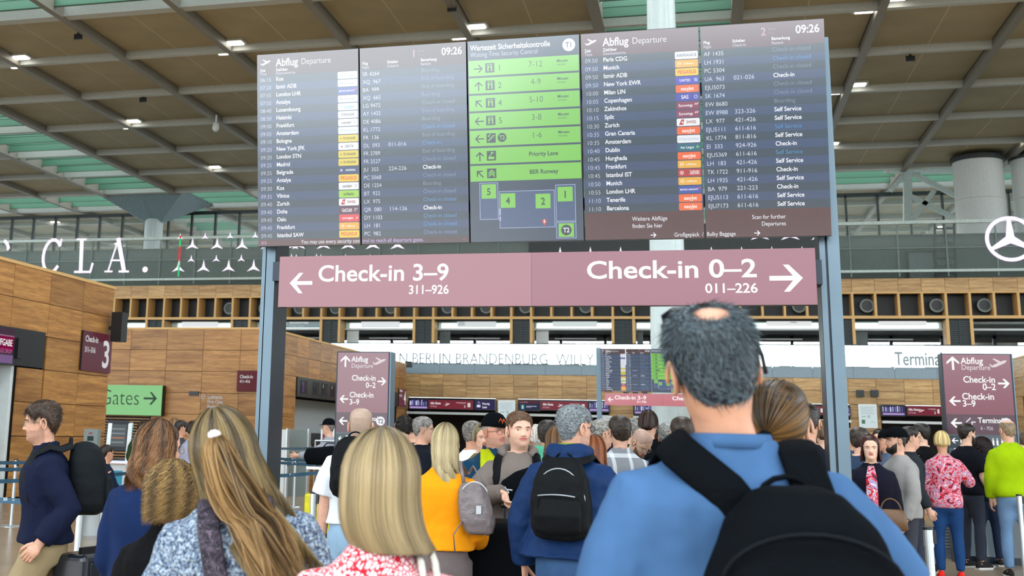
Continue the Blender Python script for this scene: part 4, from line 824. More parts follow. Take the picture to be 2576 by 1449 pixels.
class Person:
    def __init__(s, label, px, py, d, face=0, col=(204, 152, 124), female=0, lean=0, side=0, hyaw=0, hpitch=0, hroll=0, width=1., res=2, arms=None, legs=(0, 0), group=None, gaze=0, sitting=False, s_=None, hd=0.):
        s.hd = hd
        s.female, s.res, s.col, s.W, s.sit = female, res, col, width*(.92 if female else 1), sitting
        s.RL = rot('X', -D2(lean)) @ rot('Y', D2(side)); s.lean = (lean, side); s.RH = rot('Z', D2(hyaw)) @ rot('X', D2(hpitch)) @ rot('Y', D2(hroll))
        s.legs = legs; s.armspec = arms or {}
        crown = s.TH(np.array([0, .005, .232])); cw = C0+ray(px, py)*d; sc = s_ or cw.z/crown[2]; s.sc = sc
        face = face+math.degrees(math.atan2(-cw.x, cw.y)); R = rot('Z', D2(face)); off = R @ crown*sc; s.loc = (cw.x-off[0], cw.y-off[1], 0 if not s_ else cw.z-off[2]); s.face = D2(face)
        s.root = thing('person', label, 'person', s.loc, s.face, group); PEOPLE.append((label, s.loc[0], s.loc[1])); s.root.scale = (sc,)*3; s.label = label
        s.skin = skin(col); s.joints()
    def TB(s, p):
        p = np.asarray(p, float); z = p[..., 2:3]; w = ss(.92, 1.22, z); c = np.array([0, 0, .98])
        q = (p-c) @ s.RL.T+c; return p*(1-w)+q*w
    def TH(s, h):
        """head space (origin under the chin at the neck axis) -> body"""
        h = np.asarray(h, float); c = np.array([0, -.012, -.055]); w = ss(-.09, .0, h[..., 2:3]); q = (h-c) @ s.RH.T+c; q = h*(1-w)+q*w
        return s.TB(q+np.array([0, 0, 1.528-s.hd]))
    def joints(s):
        s.J = {}
        for sd, n in ((-1, 'L'), (1, 'R')):
            sh = s.TB([sd*.170*s.W, -.006, 1.370]); sp = s.armspec.get(n, (sd*.16, -.06, -1, sd*.06, .16, -1)); u = np.array(sp[:3], float); f = np.array(sp[3:6], float)
            u /= np.linalg.norm(u); f /= np.linalg.norm(f); el = sh+u*.285; wr = el+f*.25; s.J[n] = (sh, el, wr, f, sp[6] if len(sp) > 6 else .5, np.array(sp[7]) if len(sp) > 7 else np.array([0, 1, 0.]), np.array(sp[8]) if len(sp) > 8 else None)
            ly = s.legs[0 if sd < 0 else 1]; hp = np.array([sd*.092, -.01, .90])
            if s.sit: kn = np.array([sd*.13, .40, .95]); an = np.array([sd*.13, .42, .52])
            else: an = np.array([sd*.11, ly-.02, .09+(.06 if ly < -.1 else 0)]); kn = (hp+an)/2+np.array([0, .03+abs(ly)*.12, .02])
            s.J['leg'+n] = (hp, kn, an)
    # --- body with face and hands, one mesh
    def body(s, lips=(176, 96, 88), stubble=None, hands=True, eyes=(60, 46, 36), brow='3a2a20'):
        r = s.res; nU, nV = ((14, 22), (22, 34), (44, 70), (64, 96))[r]; m = M()
        hz = np.interp(np.linspace(0, 1, nV), np.linspace(0, 1, 8), [-.13, -.06, -.005, .045, .085, .13, .2, .2265]); R = []
        for h in hz:
            a = 2*PI*np.arange(nU)/nU; R.append([tuple(p) for p in s.TH(headsurf(np.full(nU, h), a, s.female))])
        k0 = len(m.f); m.rings(R, 0)
        for i in range(nV-1):
            for j in range(nU):
                a = 2*PI*(j+.5)/nU; h = (hz[i]+hz[i+1])/2; x = abs(math.sin(a))*.065
                if math.cos(a) > 0 and .0375 < h < .057 and x < .024-.6*abs(h-.047): m.m[k0+i*nU+j] = 1
                elif stubble and -.02 < h < (.062 if math.cos(a) > .3 else .062+.09*(.3-math.cos(a))) and math.cos(a) > -.12 and not (math.cos(a) > .93 and h > .062): m.m[k0+i*nU+j] = 2
        for sd in (-1, 1):   # ears
            c = headsurf(np.array(.092), np.array(sd*PI/2-.12*sd+.25*sd*0), s.female)
            e = c+np.array([sd*.004, -.012, 0]); n = 16 if r > 1 else 8
            P = [e+np.array([sd*(.010+.008*max(0, -math.cos(t-.4))), -.006+.0165*math.cos(t)*-1, .004+.031*math.sin(t)]) for t in np.linspace(-PI*.55, PI*1.1, n)]
            m.tube([s.TH(p) for p in P], [.0055*(.7+.5*math.sin(PI*i/(n-1))) for i in range(n)], 6)
            Bq = [s.TH(e+np.array([sd*q, 0, 0])) for q in (0, .006)]
            rg = [[s.TH(e+np.array([sd*(.001+.006*q), -.006+.014*math.cos(t), .001+.027*math.sin(t)])) for t in np.linspace(0, 2*PI, 12, endpoint=False)] for q in (0, 1)]; m.rings([[tuple(p) for p in g] for g in rg])
        # trunk
        tn = 14 if r < 2 else 20
        m.rings([[tuple(s.TB([w*s.W*math.cos(t), yc+dd*.96*math.sin(t), z])) for t in [2*PI*q/tn for q in range(tn)]] for z, w, dd, yc in TORSO])
        an = (6, 8, 14, 20)[r]
        for n, sd in (('L', -1), ('R', 1)):
            sh, el, wr, f, curl, wide, grip = s.J[n]; f = f/np.linalg.norm(f); wide = wide-f*np.dot(wide, f); wide /= np.linalg.norm(wide); hd = f if grip is None else grip/np.linalg.norm(grip); wide = wide-hd*np.dot(wide, hd); wide /= np.linalg.norm(wide)
            pal = np.cross(hd, wide)*(-sd); 
            P = [sh, sh*.5+el*.5, el*.93+sh*.07, el*.93+wr*.07, el*.6+wr*.4, wr*.9+el*.1, wr+hd*.012, wr+hd*.045, wr+hd*.085]; rr = [.052, .046, .041, .041, .041, .029, .029, .040, .036]
            m.tube([Vector(p) for p in P], rr, an, flat=[(1, 1)]*4+[(1, .95), (1.05, .8), (1., .68), (1, .40), (1, .34)], up=Vector(wide))
            if hands:
                for q, (o_, L_) in enumerate(((.027, .070), (.009, .078), (-.009, .073), (-.026, .058))):
                    b0 = wr+hd*.078+wide*o_; p = [b0-hd*.02, b0]; dr = hd.copy(); 
                    for g, seg in enumerate((.45, .32, .25)):
                        an_ = curl*(.55+.35*g); dr = dr*math.cos(an_)+(pal*math.cos(0))*math.sin(an_) if g == 0 else (dr*math.cos(an_)+np.cross(np.cross(dr, pal), dr)/max(1e-6, np.linalg.norm(np.cross(np.cross(dr, pal), dr)))*math.sin(an_) if np.linalg.norm(np.cross(dr, pal)) > .15 else dr*math.cos(an_)-hd*math.sin(an_))
                        dr = dr/np.linalg.norm(dr); p.append(p[-1]+dr*L_*seg)
                    m.tube([Vector(x) for x in p], [.0095, .0092, .0088, .008, .0055], 5 if r < 2 else 8)
                b0 = wr+hd*.02+wide*.026; p = [b0-wide*.012, b0, b0+(hd*.75+wide*.55+pal*.25)*.035, b0+(hd*.9+wide*.5+pal*(.3+.3*curl))*.062, b0+(hd*.95+wide*.35+pal*(.4+.5*curl))*.082]
                m.tube([Vector(x) for x in p], [.011, .0125, .0115, .010, .007], 5 if r < 2 else 8)
            hp, kn, ak = s.J['leg'+n]; m.tube([Vector(p) for p in (hp, hp*.5+kn*.5, kn, kn*.6+ak*.4, ak)], [.085, .072, .054, .052, .036], an)
            m.tube([Vector(ak)+Vector((0, -.03, -.03)), Vector(ak)+Vector((0, .04, -.045)), Vector(ak)+Vector((0, .14, -.06))], [.035, .036, .022], an)
        mats = [s.skin, mat('lips_%02x%02x%02x' % tuple(lips), lips, rough=.4, var=.05)]
        if stubble: mats.append(mat('stubble_%02x%02x%02x' % tuple(stubble), stubble, rough=.75, var=.25, scale=300, bump=.4, bscale=500))
        s.bodyo = m.build('body', mats, s.root, smooth=True)
        if r >= 1 and eyes:
            for sd in (-1, 1):
                c = headsurf(np.array(.106), np.array(sd*.43), s.female)+np.array([0, -.0075, 0]); em = M().ball((0, 0, 0), .0108, 12 if r > 1 else 8)
                pc = s.TH(c); em.v = [tuple(np.array(v)*[1, 1, .62]+pc) for v in em.v]; e2 = M().ball((0, 0, 0), .0062, 8); fp = s.TH(c+np.array([0, .0058, 0])); k = len(em.v); em.add([tuple(np.array(v)+fp) for v in e2.v], e2.f, 1)
                em.build('eye', [mat('eye_white', (226, 222, 216), rough=.2), mat('iris_dark', eyes, rough=.15)], s.root, smooth=True)
                P = [s.TH(headsurf(np.array(.1235+.004*math.sin(q*PI)), np.array(sd*(.16+.55*q)), s.female)+np.array([0, .002, 0])) for q in np.linspace(0, 1, 6)]
                b_ = M().tube([Vector(p) for p in P], [.002, .0042, .0045, .004, .003, .0015], 6, flat=(1, .6)); b_.build('eyebrow', mat('brow_'+brow, tuple(int(brow[i:i+2], 16) for i in (0, 2, 4)), rough=.8, bump=.5), s.root, smooth=True)
        return s
    # --- clothing
    def top(s, mt, name='shirt', sleeve='long', hem=.86, loose=.022, sl=.016, vox=None, fold=.012, flare=0., collar=None, hood=None, fscale=.10, cuff=.0, neck=1.497, crop=None, sm=4, slen=.74):
        vox = vox or (.034, .028, .0155, .0095)[s.res]; m = M(); n = 24; hem = min(hem, .985)
        T = [(hem, ) + tuple(np.interp(hem, [t[0] for t in TORSO], [t[i] for t in TORSO]) for i in (1, 2, 3))]+[t for t in TORSO if t[0] > hem+.03]
        R = []
        for z, w, dd, yc in T:
            lo = loose*ss(1.5, 1.36, z)+.007+flare*ss(1.15, hem, z); bu = .028*math.exp(-((z-1.28)/.07)**2) if s.female else 0
            R.append([tuple(s.TB([(w*s.W+lo)*math.copysign(abs(math.cos(t))**.85, math.cos(t)), yc+(dd+lo*.9+(bu if math.sin(t) > 0 else 0))*math.copysign(abs(math.sin(t))**.85, math.sin(t)), min(z, neck)])) for t in [2*PI*q/n for q in range(n)]])
        m.rings(R)
        for k in 'LR':
            sh, el, wr = s.J[k][:3]; shv = Vector(sh); elv = Vector(el); wrv = Vector(wr); inn = Vector(s.TB([0, -.006, 1.385]))
            if sleeve == 'long': m.tube([shv.lerp(inn, .45), shv.lerp(inn, .08), shv.lerp(elv, .5), elv, elv.lerp(wrv, .5), elv.lerp(wrv, .93)], [.066+sl*.2, .060+sl*.55, .055+sl*.95, .050+sl, .045+sl, .037+sl*.9+cuff], 14)
            elif sleeve == 'three': m.tube([shv.lerp(inn, .45), shv.lerp(inn, .08), shv.lerp(elv, .5), elv, elv.lerp(wrv, .35)], [.066+sl*.2, .060+sl*.55, .055+sl*.95, .052+sl, .05+sl], 14)
            elif sleeve == 'short': m.tube([shv.lerp(inn, .45), shv.lerp(inn, .08), shv.lerp(elv, .35), shv.lerp(elv, slen)], [.066+sl*.2, .061+sl*.6, .061+sl, .062+sl*1.2], 14)
        if collar:  # stand-up collar ring
            m.rings([[tuple(s.TB([(rr)*math.cos(t), -.004+(rr*1.05)*math.sin(t), z-(.022 if math.sin(t) > .3 else 0)])) for t in [2*PI*q/n for q in range(n)]] for rr, z in ((.085, 1.46), (.078, 1.50), (.074+collar*.2, 1.50+collar), (.066+collar*.2, 1.50+collar), (.06, 1.47))])
        o = m.build(name, mt, s.root, smooth=True); remesh(o, vox, sm, fold, fscale)
        if hood:   # hood lying on the upper back
            h = M(); h.tube([Vector(s.TB(p)) for p in ((-.085, .055, 1.475), (-.105, .0, 1.50), (-.085, -.07, 1.50), (0, -.115, 1.485), (.085, -.07, 1.50), (.105, .0, 1.50), (.085, .055, 1.475))], [.022, .035, .048, .055, .048, .035, .022], 12)
            h.tube([Vector(s.TB(p)) for p in ((-.07, -.08, 1.48), (-.045, -.135, 1.42), (0, -.15, 1.39), (.045, -.135, 1.42), (.07, -.08, 1.48))], [.035, .045, .05, .045, .035], 12)
            h.tube([Vector(s.TB(p)) for p in ((0, -.10, 1.5), (0, -.13, 1.40))], [.05, .05], 12)
            remesh(h.build('hood', hood, s.root, smooth=True), vox, 3, .008, .06)
        return s
    def pants(s, mt, name='trousers', vox=None, loose=.012, short=False, fold=.010):
        vox = vox or (.04, .034, .024, .017)[s.res]; m = M(); n = 20
        m.rings([[tuple(s.TB([(w*min(s.W, 1.05)+loose*.6)*math.cos(t), yc+(dd+loose)*math.sin(t), z])) for t in [2*PI*q/n for q in range(n)]] for z, w, dd, yc in [(.80, .150, .11, -.01), (.88, .170, .118, -.012), (.96, .172, .116, -.012), (1.01, .160, .106, -.008)]])
        for k in 'LR':
            hp, kn, ak = s.J['leg'+k]; P = [Vector(hp)+Vector((0, 0, .02)), Vector(hp).lerp(Vector(kn), .5), Vector(kn)]; r = [.092+loose, .079+loose, .060+loose]
            if not short: P += [Vector(kn).lerp(Vector(ak), .4), Vector(ak)+Vector((0, 0, .0))]; r += [.058+loose, .046+loose]
            m.tube(P, r, 14)
        remesh(m.build(name, mt, s.root, smooth=True), vox, 3, fold, .09); return s
    def shoes(s, mt, sole=None):
        for k in 'LR':
            ak = Vector(s.J['leg'+k][2]); tz = -ak.z+.0; m = M(); b_ = Vector((ak.x, ak.y, 0)); lift = ak.z-.09; n = 14 if s.res > 0 else 8
            if s.sit: lift = ak.z-.07
            R = []
            for y, w, h in ((-.075, .022, .05), (-.06, .036, .075), (-.02, .040, .085), (.04, .043, .075), (.10, .048, .055), (.15, .044, .045), (.18, .028, .032)):
                R.append([(ak.x+w*math.cos(t), ak.y+y, lift+.018+max(0, math.sin(t))*h+min(0, math.sin(t))*.006) for t in [2*PI*q/n for q in range(n)]])
            m.rings(R); sm_ = M().prism([(ak.x+x, ak.y+y) for x, y in ((-.034, -.075), (.034, -.075), (.044, .0), (.05, .09), (.045, .15), (.02, .185), (-.02, .185), (-.045, .15), (-.05, .09), (-.044, 0))], lift+.0, lift+.02, ax='z')
            o = m.build('shoe', mt, s.root, smooth=True); sm_.build('sole', sole or mat('sole_white', (200, 200, 196), rough=.7), o)
        return s
    # --- hair
    def ell(s, d, off=0.):
        """skull ellipsoid in head space for unit directions d"""
        d = np.asarray(d, float); c = np.array([0, .010, .125]); R = np.stack([np.full(d.shape[:-1], .0775+off), np.where(d[..., 1] > 0, .090+off, .104+off), np.where(d[..., 2] > 0, .103+off, .105+off)], -1)
        if s.female: R[..., 0] *= .96
        return c+d*R
    def cap(s, c1, c2, off=.012, name='hair', front=.178, nape=.035, side=.118, bald=None, rgh=.004, n=None, tv=(0, 1)):
        """close shell of short hair following the hairline"""
        r = s.res; nU, nV = ((22, 16), (32, 22), (56, 40), (84, 60))[r]; hz = np.linspace(nape-.01, .2265, nV); m = M(); V = []; W_ = []; tone = []
        hz = .2265-(.2265-nape+.01)*(1-np.linspace(0, 1, nV))**1.35
        for h in hz:
            a = 2*PI*np.arange(nU)/nU; c = np.cos(a); base_ = np.interp(np.abs((a+PI) % (2*PI)-PI), [0, .45, .8, 1.15, 1.42, 1.55, 1.75, 2.0, 2.4, PI], [front, front-.004, front-.022, front-.05, side+.03, side, side-.01, nape+.035, nape+.01, nape])
            w = np.clip((h-base_)/.012, -.3, 1.2); o_ = np.where(w > 0, .001+off*np.clip((h-base_)/.03, 0, 1)**.6*(1+0*c), -.004)
            if bald: d_ = np.sqrt((np.sin(a)*np.interp(h, HEADT[:, 0], HEADT[:, 1])/bald[2])**2+((np.where(c > 0, np.interp(h, HEADT[:, 0], HEADT[:, 2]), np.interp(h, HEADT[:, 0], HEADT[:, 3]))*c+.018-bald[0])/bald[3])**2); o_ = np.where((h > .12), np.where(d_ < 1, -.004, o_*np.clip((d_-1)*2.5, .15, 1)), o_)
            o_ = o_+np.where(o_ > .002, RS.uniform(-rgh, rgh, nU), 0)
            p = headsurf(np.full(nU, h), a, s.female, 0); nn = p-np.array([0, .01, .12]); nn /= np.linalg.norm(nn, axis=1, keepdims=True); V.append(p+nn*o_[:, None]); W_.append(o_); tone.append(RS.uniform(tv[0], tv[1], nU))
        V = np.array(V); W_ = np.array(W_); fs = []
        for i in range(nV-1):
            for j in range(nU):
                k = (j+1) % nU
                if max(W_[i, j], W_[i, k], W_[i+1, j], W_[i+1, k]) > 0: fs.append((i*nU+j, i*nU+k, (i+1)*nU+k, (i+1)*nU+j))
        fs.append(tuple((nV-1)*nU+j for j in range(nU))) if not bald else None
        m.add([tuple(p) for p in s.TH(V.reshape(-1, 3))], fs); o = m.build(name, hairmat(c1, c2), s.root, smooth=True)
        at = o.data.attributes.new('tone', 'FLOAT', 'POINT'); at.data.foreach_set('value', np.array(tone, np.float32).ravel()); s.hairo = o; s.hline = (front, nape, side, bald, off); return s
    def fuzz(s, c1, c2, n=2500, L=.03, up=.35, w=.0014, lift=.6, tone=None, name='hair_strands'):
        """short strands over the cap"""
        front, nape, side, bald, off = s.hline; a = RS.uniform(-PI, PI, n*2); h = nape+(.2265-nape)*RS.uniform(0, 1, n*2)**.8
        base_ = np.interp(np.abs(a), [0, .45, .8, 1.15, 1.42, 1.55, 1.75, 2.0, 2.4, PI], [front, front-.004, front-.022, front-.05, side+.03, side, side-.01, nape+.035, nape+.01, nape]); ok = h > base_
        p = headsurf(h, a, s.female)
        if bald: d_ = np.sqrt((p[:, 0]/bald[2])**2+((p[:, 1]-bald[0])/bald[3])**2); ok &= ~((h > .12) & (d_ < 1+.15*RS.normal(size=len(h))))
        p = p[ok][:n]; nn = p-np.array([0, .01, .12]); nn /= np.linalg.norm(nn, axis=1, keepdims=True)
        dn = np.array([0, -.35, -1.]); t = dn-nn*(nn@dn)[:, None]; t /= np.linalg.norm(t, axis=1, keepdims=True)+1e-9
        t = t+RS.normal(size=t.shape)*.25; q = np.linspace(0, 1, 5)[None, :, None]; Ls = L*RS.uniform(.6, 1.2, len(p))[:, None, None]
        S_ = p[:, None]+nn[:, None]*(off*.5+Ls*lift*q*(1-.45*q))+t[:, None]*Ls*q*(1-up+up*q)
        ribbons(name, s.TH(S_), w, RS.uniform(0, 1, len(p)) if tone is None else tone(p), hairmat(c1, c2), s.hairo); return s
    def drape(s, c1, c2, n=1200, L=.30, a0=62, off=.014, spread=.10, wave=.0, wfreq=3., curl=.0, w=.0035, endx=0., endy=-.02, name='hair', tonef=None, flip=0., shell=True, k=14, inward=.0, top=.0, ragged=.12, part=0., gather=None, hug=1.0):
        """long hair: strands from the crown over the skull, then falling; azimuth 180 = back of the head"""
        def path(phi, v, rj):
            # phi (n,), v (k,), rj (n,) radial jitter -> (n,k,3)
            Ls = L*(1-ragged*rj[:, None]**2); arc = .155; tot = arc+Ls; t = v[None]*tot; th = np.clip(t/arc, 0, 1)*D2(98); d = np.stack([np.sin(th)*np.sin(phi)[:, None], np.sin(th)*np.cos(phi)[:, None], np.cos(th)], -1)
            P = s.ell(d, 0)+d*(off*(.5+.7*rj[:, None, None])+top*np.cos(th)[..., None]**2); fall = np.clip(t-arc, 0, None); fr = fall/max(L, 1e-3)
            P[..., 2] -= fall; P[..., 0] += np.sin(phi)[:, None]*(spread*fr**1.2*.6-inward*fr**2)+endx*fr**1.5; bk = np.cos(phi)[:, None] < .35
            P[..., 1] += endy*fr+np.cos(phi)[:, None]*(-inward*fr**2)-hug*.03*np.sin(np.clip(fr, 0, 1)*PI)*(-np.cos(phi)[:, None]).clip(0, 1)*0; P[..., 0] += flip*fr**3
            return P, fr
        s.cap(c1, c2, off=off*.45, name='hair_base', front=.185, side=.125, nape=.04, tv=(.1, .35), rgh=.001); base_cap = s.hairo
        ph = RS.uniform(D2(a0), 2*PI-D2(a0), n); rj = RS.uniform(0, 1, n); cl = np.round(ph*14+RS.normal(size=n)*.25)/14; ph2 = ph*.55+cl*.45
        v = np.linspace(.04, 1, k); P, fr = path(ph, v, rj); P2, _ = path(ph2, v, rj); P = P*(1-fr[..., None]*.6)+P2*fr[..., None]*.6
        if wave: P[..., 0] += wave*fr*np.sin(fr*wfreq*2*PI+cl[:, None]*9); P[..., 1] += wave*fr*np.cos(fr*wfreq*2*PI+cl[:, None]*7)
        if curl: rv = RS.uniform(0, 2*PI, n)[:, None]; cf = RS.uniform(3, 6, n)[:, None]; g = np.clip(v[None]*1.6, 0, 1); P[..., 0] += curl*g*np.sin(v[None]*cf*2*PI+rv); P[..., 1] += curl*g*np.cos(v[None]*cf*2*PI+rv); P[..., 2] += curl*.6*g*np.sin(v[None]*cf*2*PI*.9+rv*1.7)
        P += RS.normal(size=(n, 1, 3))*.0015
        ctr = np.array([0, 0, .1]); nr = P-ctr; nr[..., 2] *= .3; nr += RS.normal(size=(n, 1, 3))*.03
        tn = RS.uniform(0, 1, n)*.45+.55*((np.sin(cl*97.3)*.5+.5)); tn = tonef(tn, ph, v) if tonef else tn
        st = ribbons(name if not shell else 'hair_strands', s.TH(P), w*RS.uniform(.6, 1.3, n), tn, hairmat(c1, c2), s.root, nrm=nr @ s.RH.T)
        if shell:
            ph = np.linspace(D2(a0), 2*PI-D2(a0), 32); v = np.linspace(0, .96 if L < .18 else (.155+L*.55)/(.155+L), 12); P, fr = path(ph, v, np.full(32, -.15)); 
            if wave: P[..., 0] += 0
            V = s.TH(P); m = M(); K = 12
            m.add([tuple(p) for p in V.reshape(-1, 3)], [(i*K+j, i*K+j+1, (i+1)*K+j+1, (i+1)*K+j) for i in range(31) for j in range(K-1)]); o = m.build(name, hairmat(c1, c2, .6), s.root, smooth=True)
            at = o.data.attributes.new('tone', 'FLOAT', 'POINT'); at.data.foreach_set('value', np.full(len(m.v), .22, np.float32)); sd = o.modifiers.new('thick', 'SOLIDIFY'); sd.thickness = .006; st.parent = o
            st.name = 'hair_strands'; base_cap.parent = o; s.hairo = o
        return s
    def pulled(s, c1, c2, tie, n=1500, w=.003, off=.010, tail=None, a0=0, name='hair', k=12, wide=.02, tonef=None):
        """hair combed back to a tie point (direction on the skull), optional tail"""
        tie = np.array(tie, float); tie /= np.linalg.norm(tie); ph = RS.uniform(-PI, PI, n); front, nape = .178, .03
        hl = np.interp(np.abs(ph), [0, .8, 1.2, 1.5, 1.9, 2.4, PI], [front, front-.02, .13, .115, .07, .045, nape]); p0 = headsurf(hl, ph, s.female); d0 = p0-np.array([0, .010, .125]); d0 /= np.linalg.norm(d0, axis=1, keepdims=True)
        v = np.linspace(0, 1, k)[None, :, None]; om = np.arccos(np.clip(d0@tie, -1, 1))[:, None, None]; D = (np.sin((1-v)*om)*d0[:, None]+np.sin(v*om)*tie)/np.sin(om+1e-6); D /= np.linalg.norm(D, axis=2, keepdims=True)
        rj = RS.uniform(0, 1, n)[:, None, None]; P = s.ell(D, 0)+D*off*(.3+rj)*np.sin(np.clip(v*1.3+.1, 0, 1)*PI/2); tn = RS.uniform(0, 1, n)*.5+.5*(np.sin(np.round(ph*12)*5.1)*.5+.5)
        st = ribbons('hair_strands', s.TH(P), w, tn if not tonef else tonef(tn, ph, v), hairmat(c1, c2), s.root, nrm=D @ s.RH.T)
        s.cap(c1, c2, off=off*.5, name=name, tv=(.1, .35), rgh=.0005); st.parent = s.hairo
        if tail: s.tail(c1, c2, tie, **tail)
        return s
    def tail(s, c1, c2, tie, pts, n=500, r0=.018, r1=.04, w=.003, k=14, name='ponytail', band=None, tonef=None, wavy=0.):
        """pts: head-space centre line after the tie"""
        C_ = [s.ell(np.array(tie)/np.linalg.norm(tie), .004)]+[np.array(p) for p in pts]; q = np.linspace(0, len(C_)-1, k); Cc = np.stack([np.interp(q, range(len(C_)), [c[i] for c in C_]) for i in range(3)], -1)
        for _ in range(2): Cc[1:-1] = (Cc[:-2]+2*Cc[1:-1]+Cc[2:])/4
        a = RS.uniform(0, 2*PI, n); rr = np.sqrt(RS.uniform(.1, 1, n)); f = np.linspace(0, 1, k); rad = (r0+(r1-r0)*np.sin(np.clip(f*1.1, 0, 1)*PI/2)**.8*(1-.35*f**3))[None]*rr[:, None]
        P = Cc[None]+np.stack([np.cos(a)[:, None]*rad, .6*np.sin(a)[:, None]*rad, 0*rad], -1); P[..., 2] -= (f[None]**4*RS.uniform(0, .06, n)[:, None]); tn = RS.uniform(0, 1, n)*.6+.4*(np.sin(np.round(a*2.5)*7.1)*.5+.5)
        if wavy: P[..., 0] += wavy*f[None]*np.sin(f[None]*11+np.round(a*2.5)[:, None]*2.3); P[..., 1] += wavy*f[None]*np.cos(f[None]*9+np.round(a*2.5)[:, None]*1.3)
        ribbons(name, s.TH(P), w, tn if not tonef else tonef(tn, a, f), hairmat(c1, c2), s.root)
        if band: c = Vector(s.TH(C_[0]+np.array([0, -.012, -.004]))); M().ball(c, (.021, .016, .016), 10).build('hair_band', band, s.root, smooth=True)
    # --- accessories that are worn
    def glasses(s, mt, thick=.0016, dark=None):
        m = M()
        for sd in (-1, 1):
            c = np.array([sd*.033, .122, .104]); n = 18
            m.tube([Vector(s.TH(c+np.array([.024*math.cos(t), -.006*abs(math.cos(t))*0-.003*sd*math.cos(t)*1, .018*math.sin(t)]))) for t in np.linspace(0, 2*PI, n)], thick, 5, caps=False)
            m.tube([Vector(s.TH(p)) for p in (np.array([sd*.056, .118, .110]), np.array([sd*.074, .09, .110]), np.array([sd*.0775, .01, .104]), np.array([sd*.078, -.004, .092]))], thick*1.1, 5)
        m.tube([Vector(s.TH(p)) for p in (np.array([-.010, .123, .106]), np.array([0, .126, .108]), np.array([.010, .123, .106]))], thick, 5); g = m.build('glasses', mt, s.root, smooth=True)
        if dark:
            l = M()
            for sd in (-1, 1): c = np.array([sd*.033, .1215, .104]); l.add([tuple(s.TH(c+np.array([.024*math.cos(t), 0, .018*math.sin(t)]))) for t in np.linspace(0, 2*PI, 16, endpoint=False)], [tuple(range(16))])
            l.build('lens', dark, g)
        return s
    def cap_hat(s, mt, brim=True, name='cap', logo=None):
        m = M(); R = []
        for h in np.linspace(0, 1, 9): t = h*PI/2*.98; R.append([tuple(s.TH(np.array([math.cos(t)**.85*.092*math.sin(a), .012+math.cos(t)**.85*(.111 if math.cos(a) > 0 else .117)*math.cos(a), .146+.108*math.sin(t)]))) for a in [2*PI*q/24 for q in range(24)]])
        m.rings(R)
        if brim:
            top_ = [np.array([.078*math.sin(a), .10+(.075 if abs(a) < 1.6 else 0)*math.cos(a), .150-.010*math.cos(a)]) for a in np.linspace(-1.5, 1.5, 12)]; bk = [np.array([p[0]*.95, .065, .150]) for p in top_]
            m.rings([[tuple(s.TH(p+np.array([0, 0, dz]))) for p in row] for row, dz in ((bk, 0), (top_, 0), (top_, -.004), (bk, -.005))], closed=False)
        o = m.build(name, mt, s.root, smooth=True)
        if logo: M().tube([Vector(s.TH(np.array([x, y, z]))) for x, y, z in ((-.03, .108, .175), (-.01, .112, .20), (.0, .116, .178), (.015, .11, .205), (.03, .106, .18), (.0, .117, .170))], .005, 6).build('cap_emblem', logo, o)
        return s
def thing_on(p, name, label, cat):
    t = thing(name, label, cat, p.loc, p.face); t.scale = (p.sc,)*3; return t
def rbox_loft(S, n=28, e=.55):
    """S: list of (z, cx, cy, hw, hd); rounded-rectangle sections"""
    return [[(cx+hw*math.copysign(abs(math.cos(t))**e, math.cos(t)), cy+hd*math.copysign(abs(math.sin(t))**e, math.sin(t)), z) for t in [2*PI*q/n for q in range(n)]] for z, cx, cy, hw, hd in S]
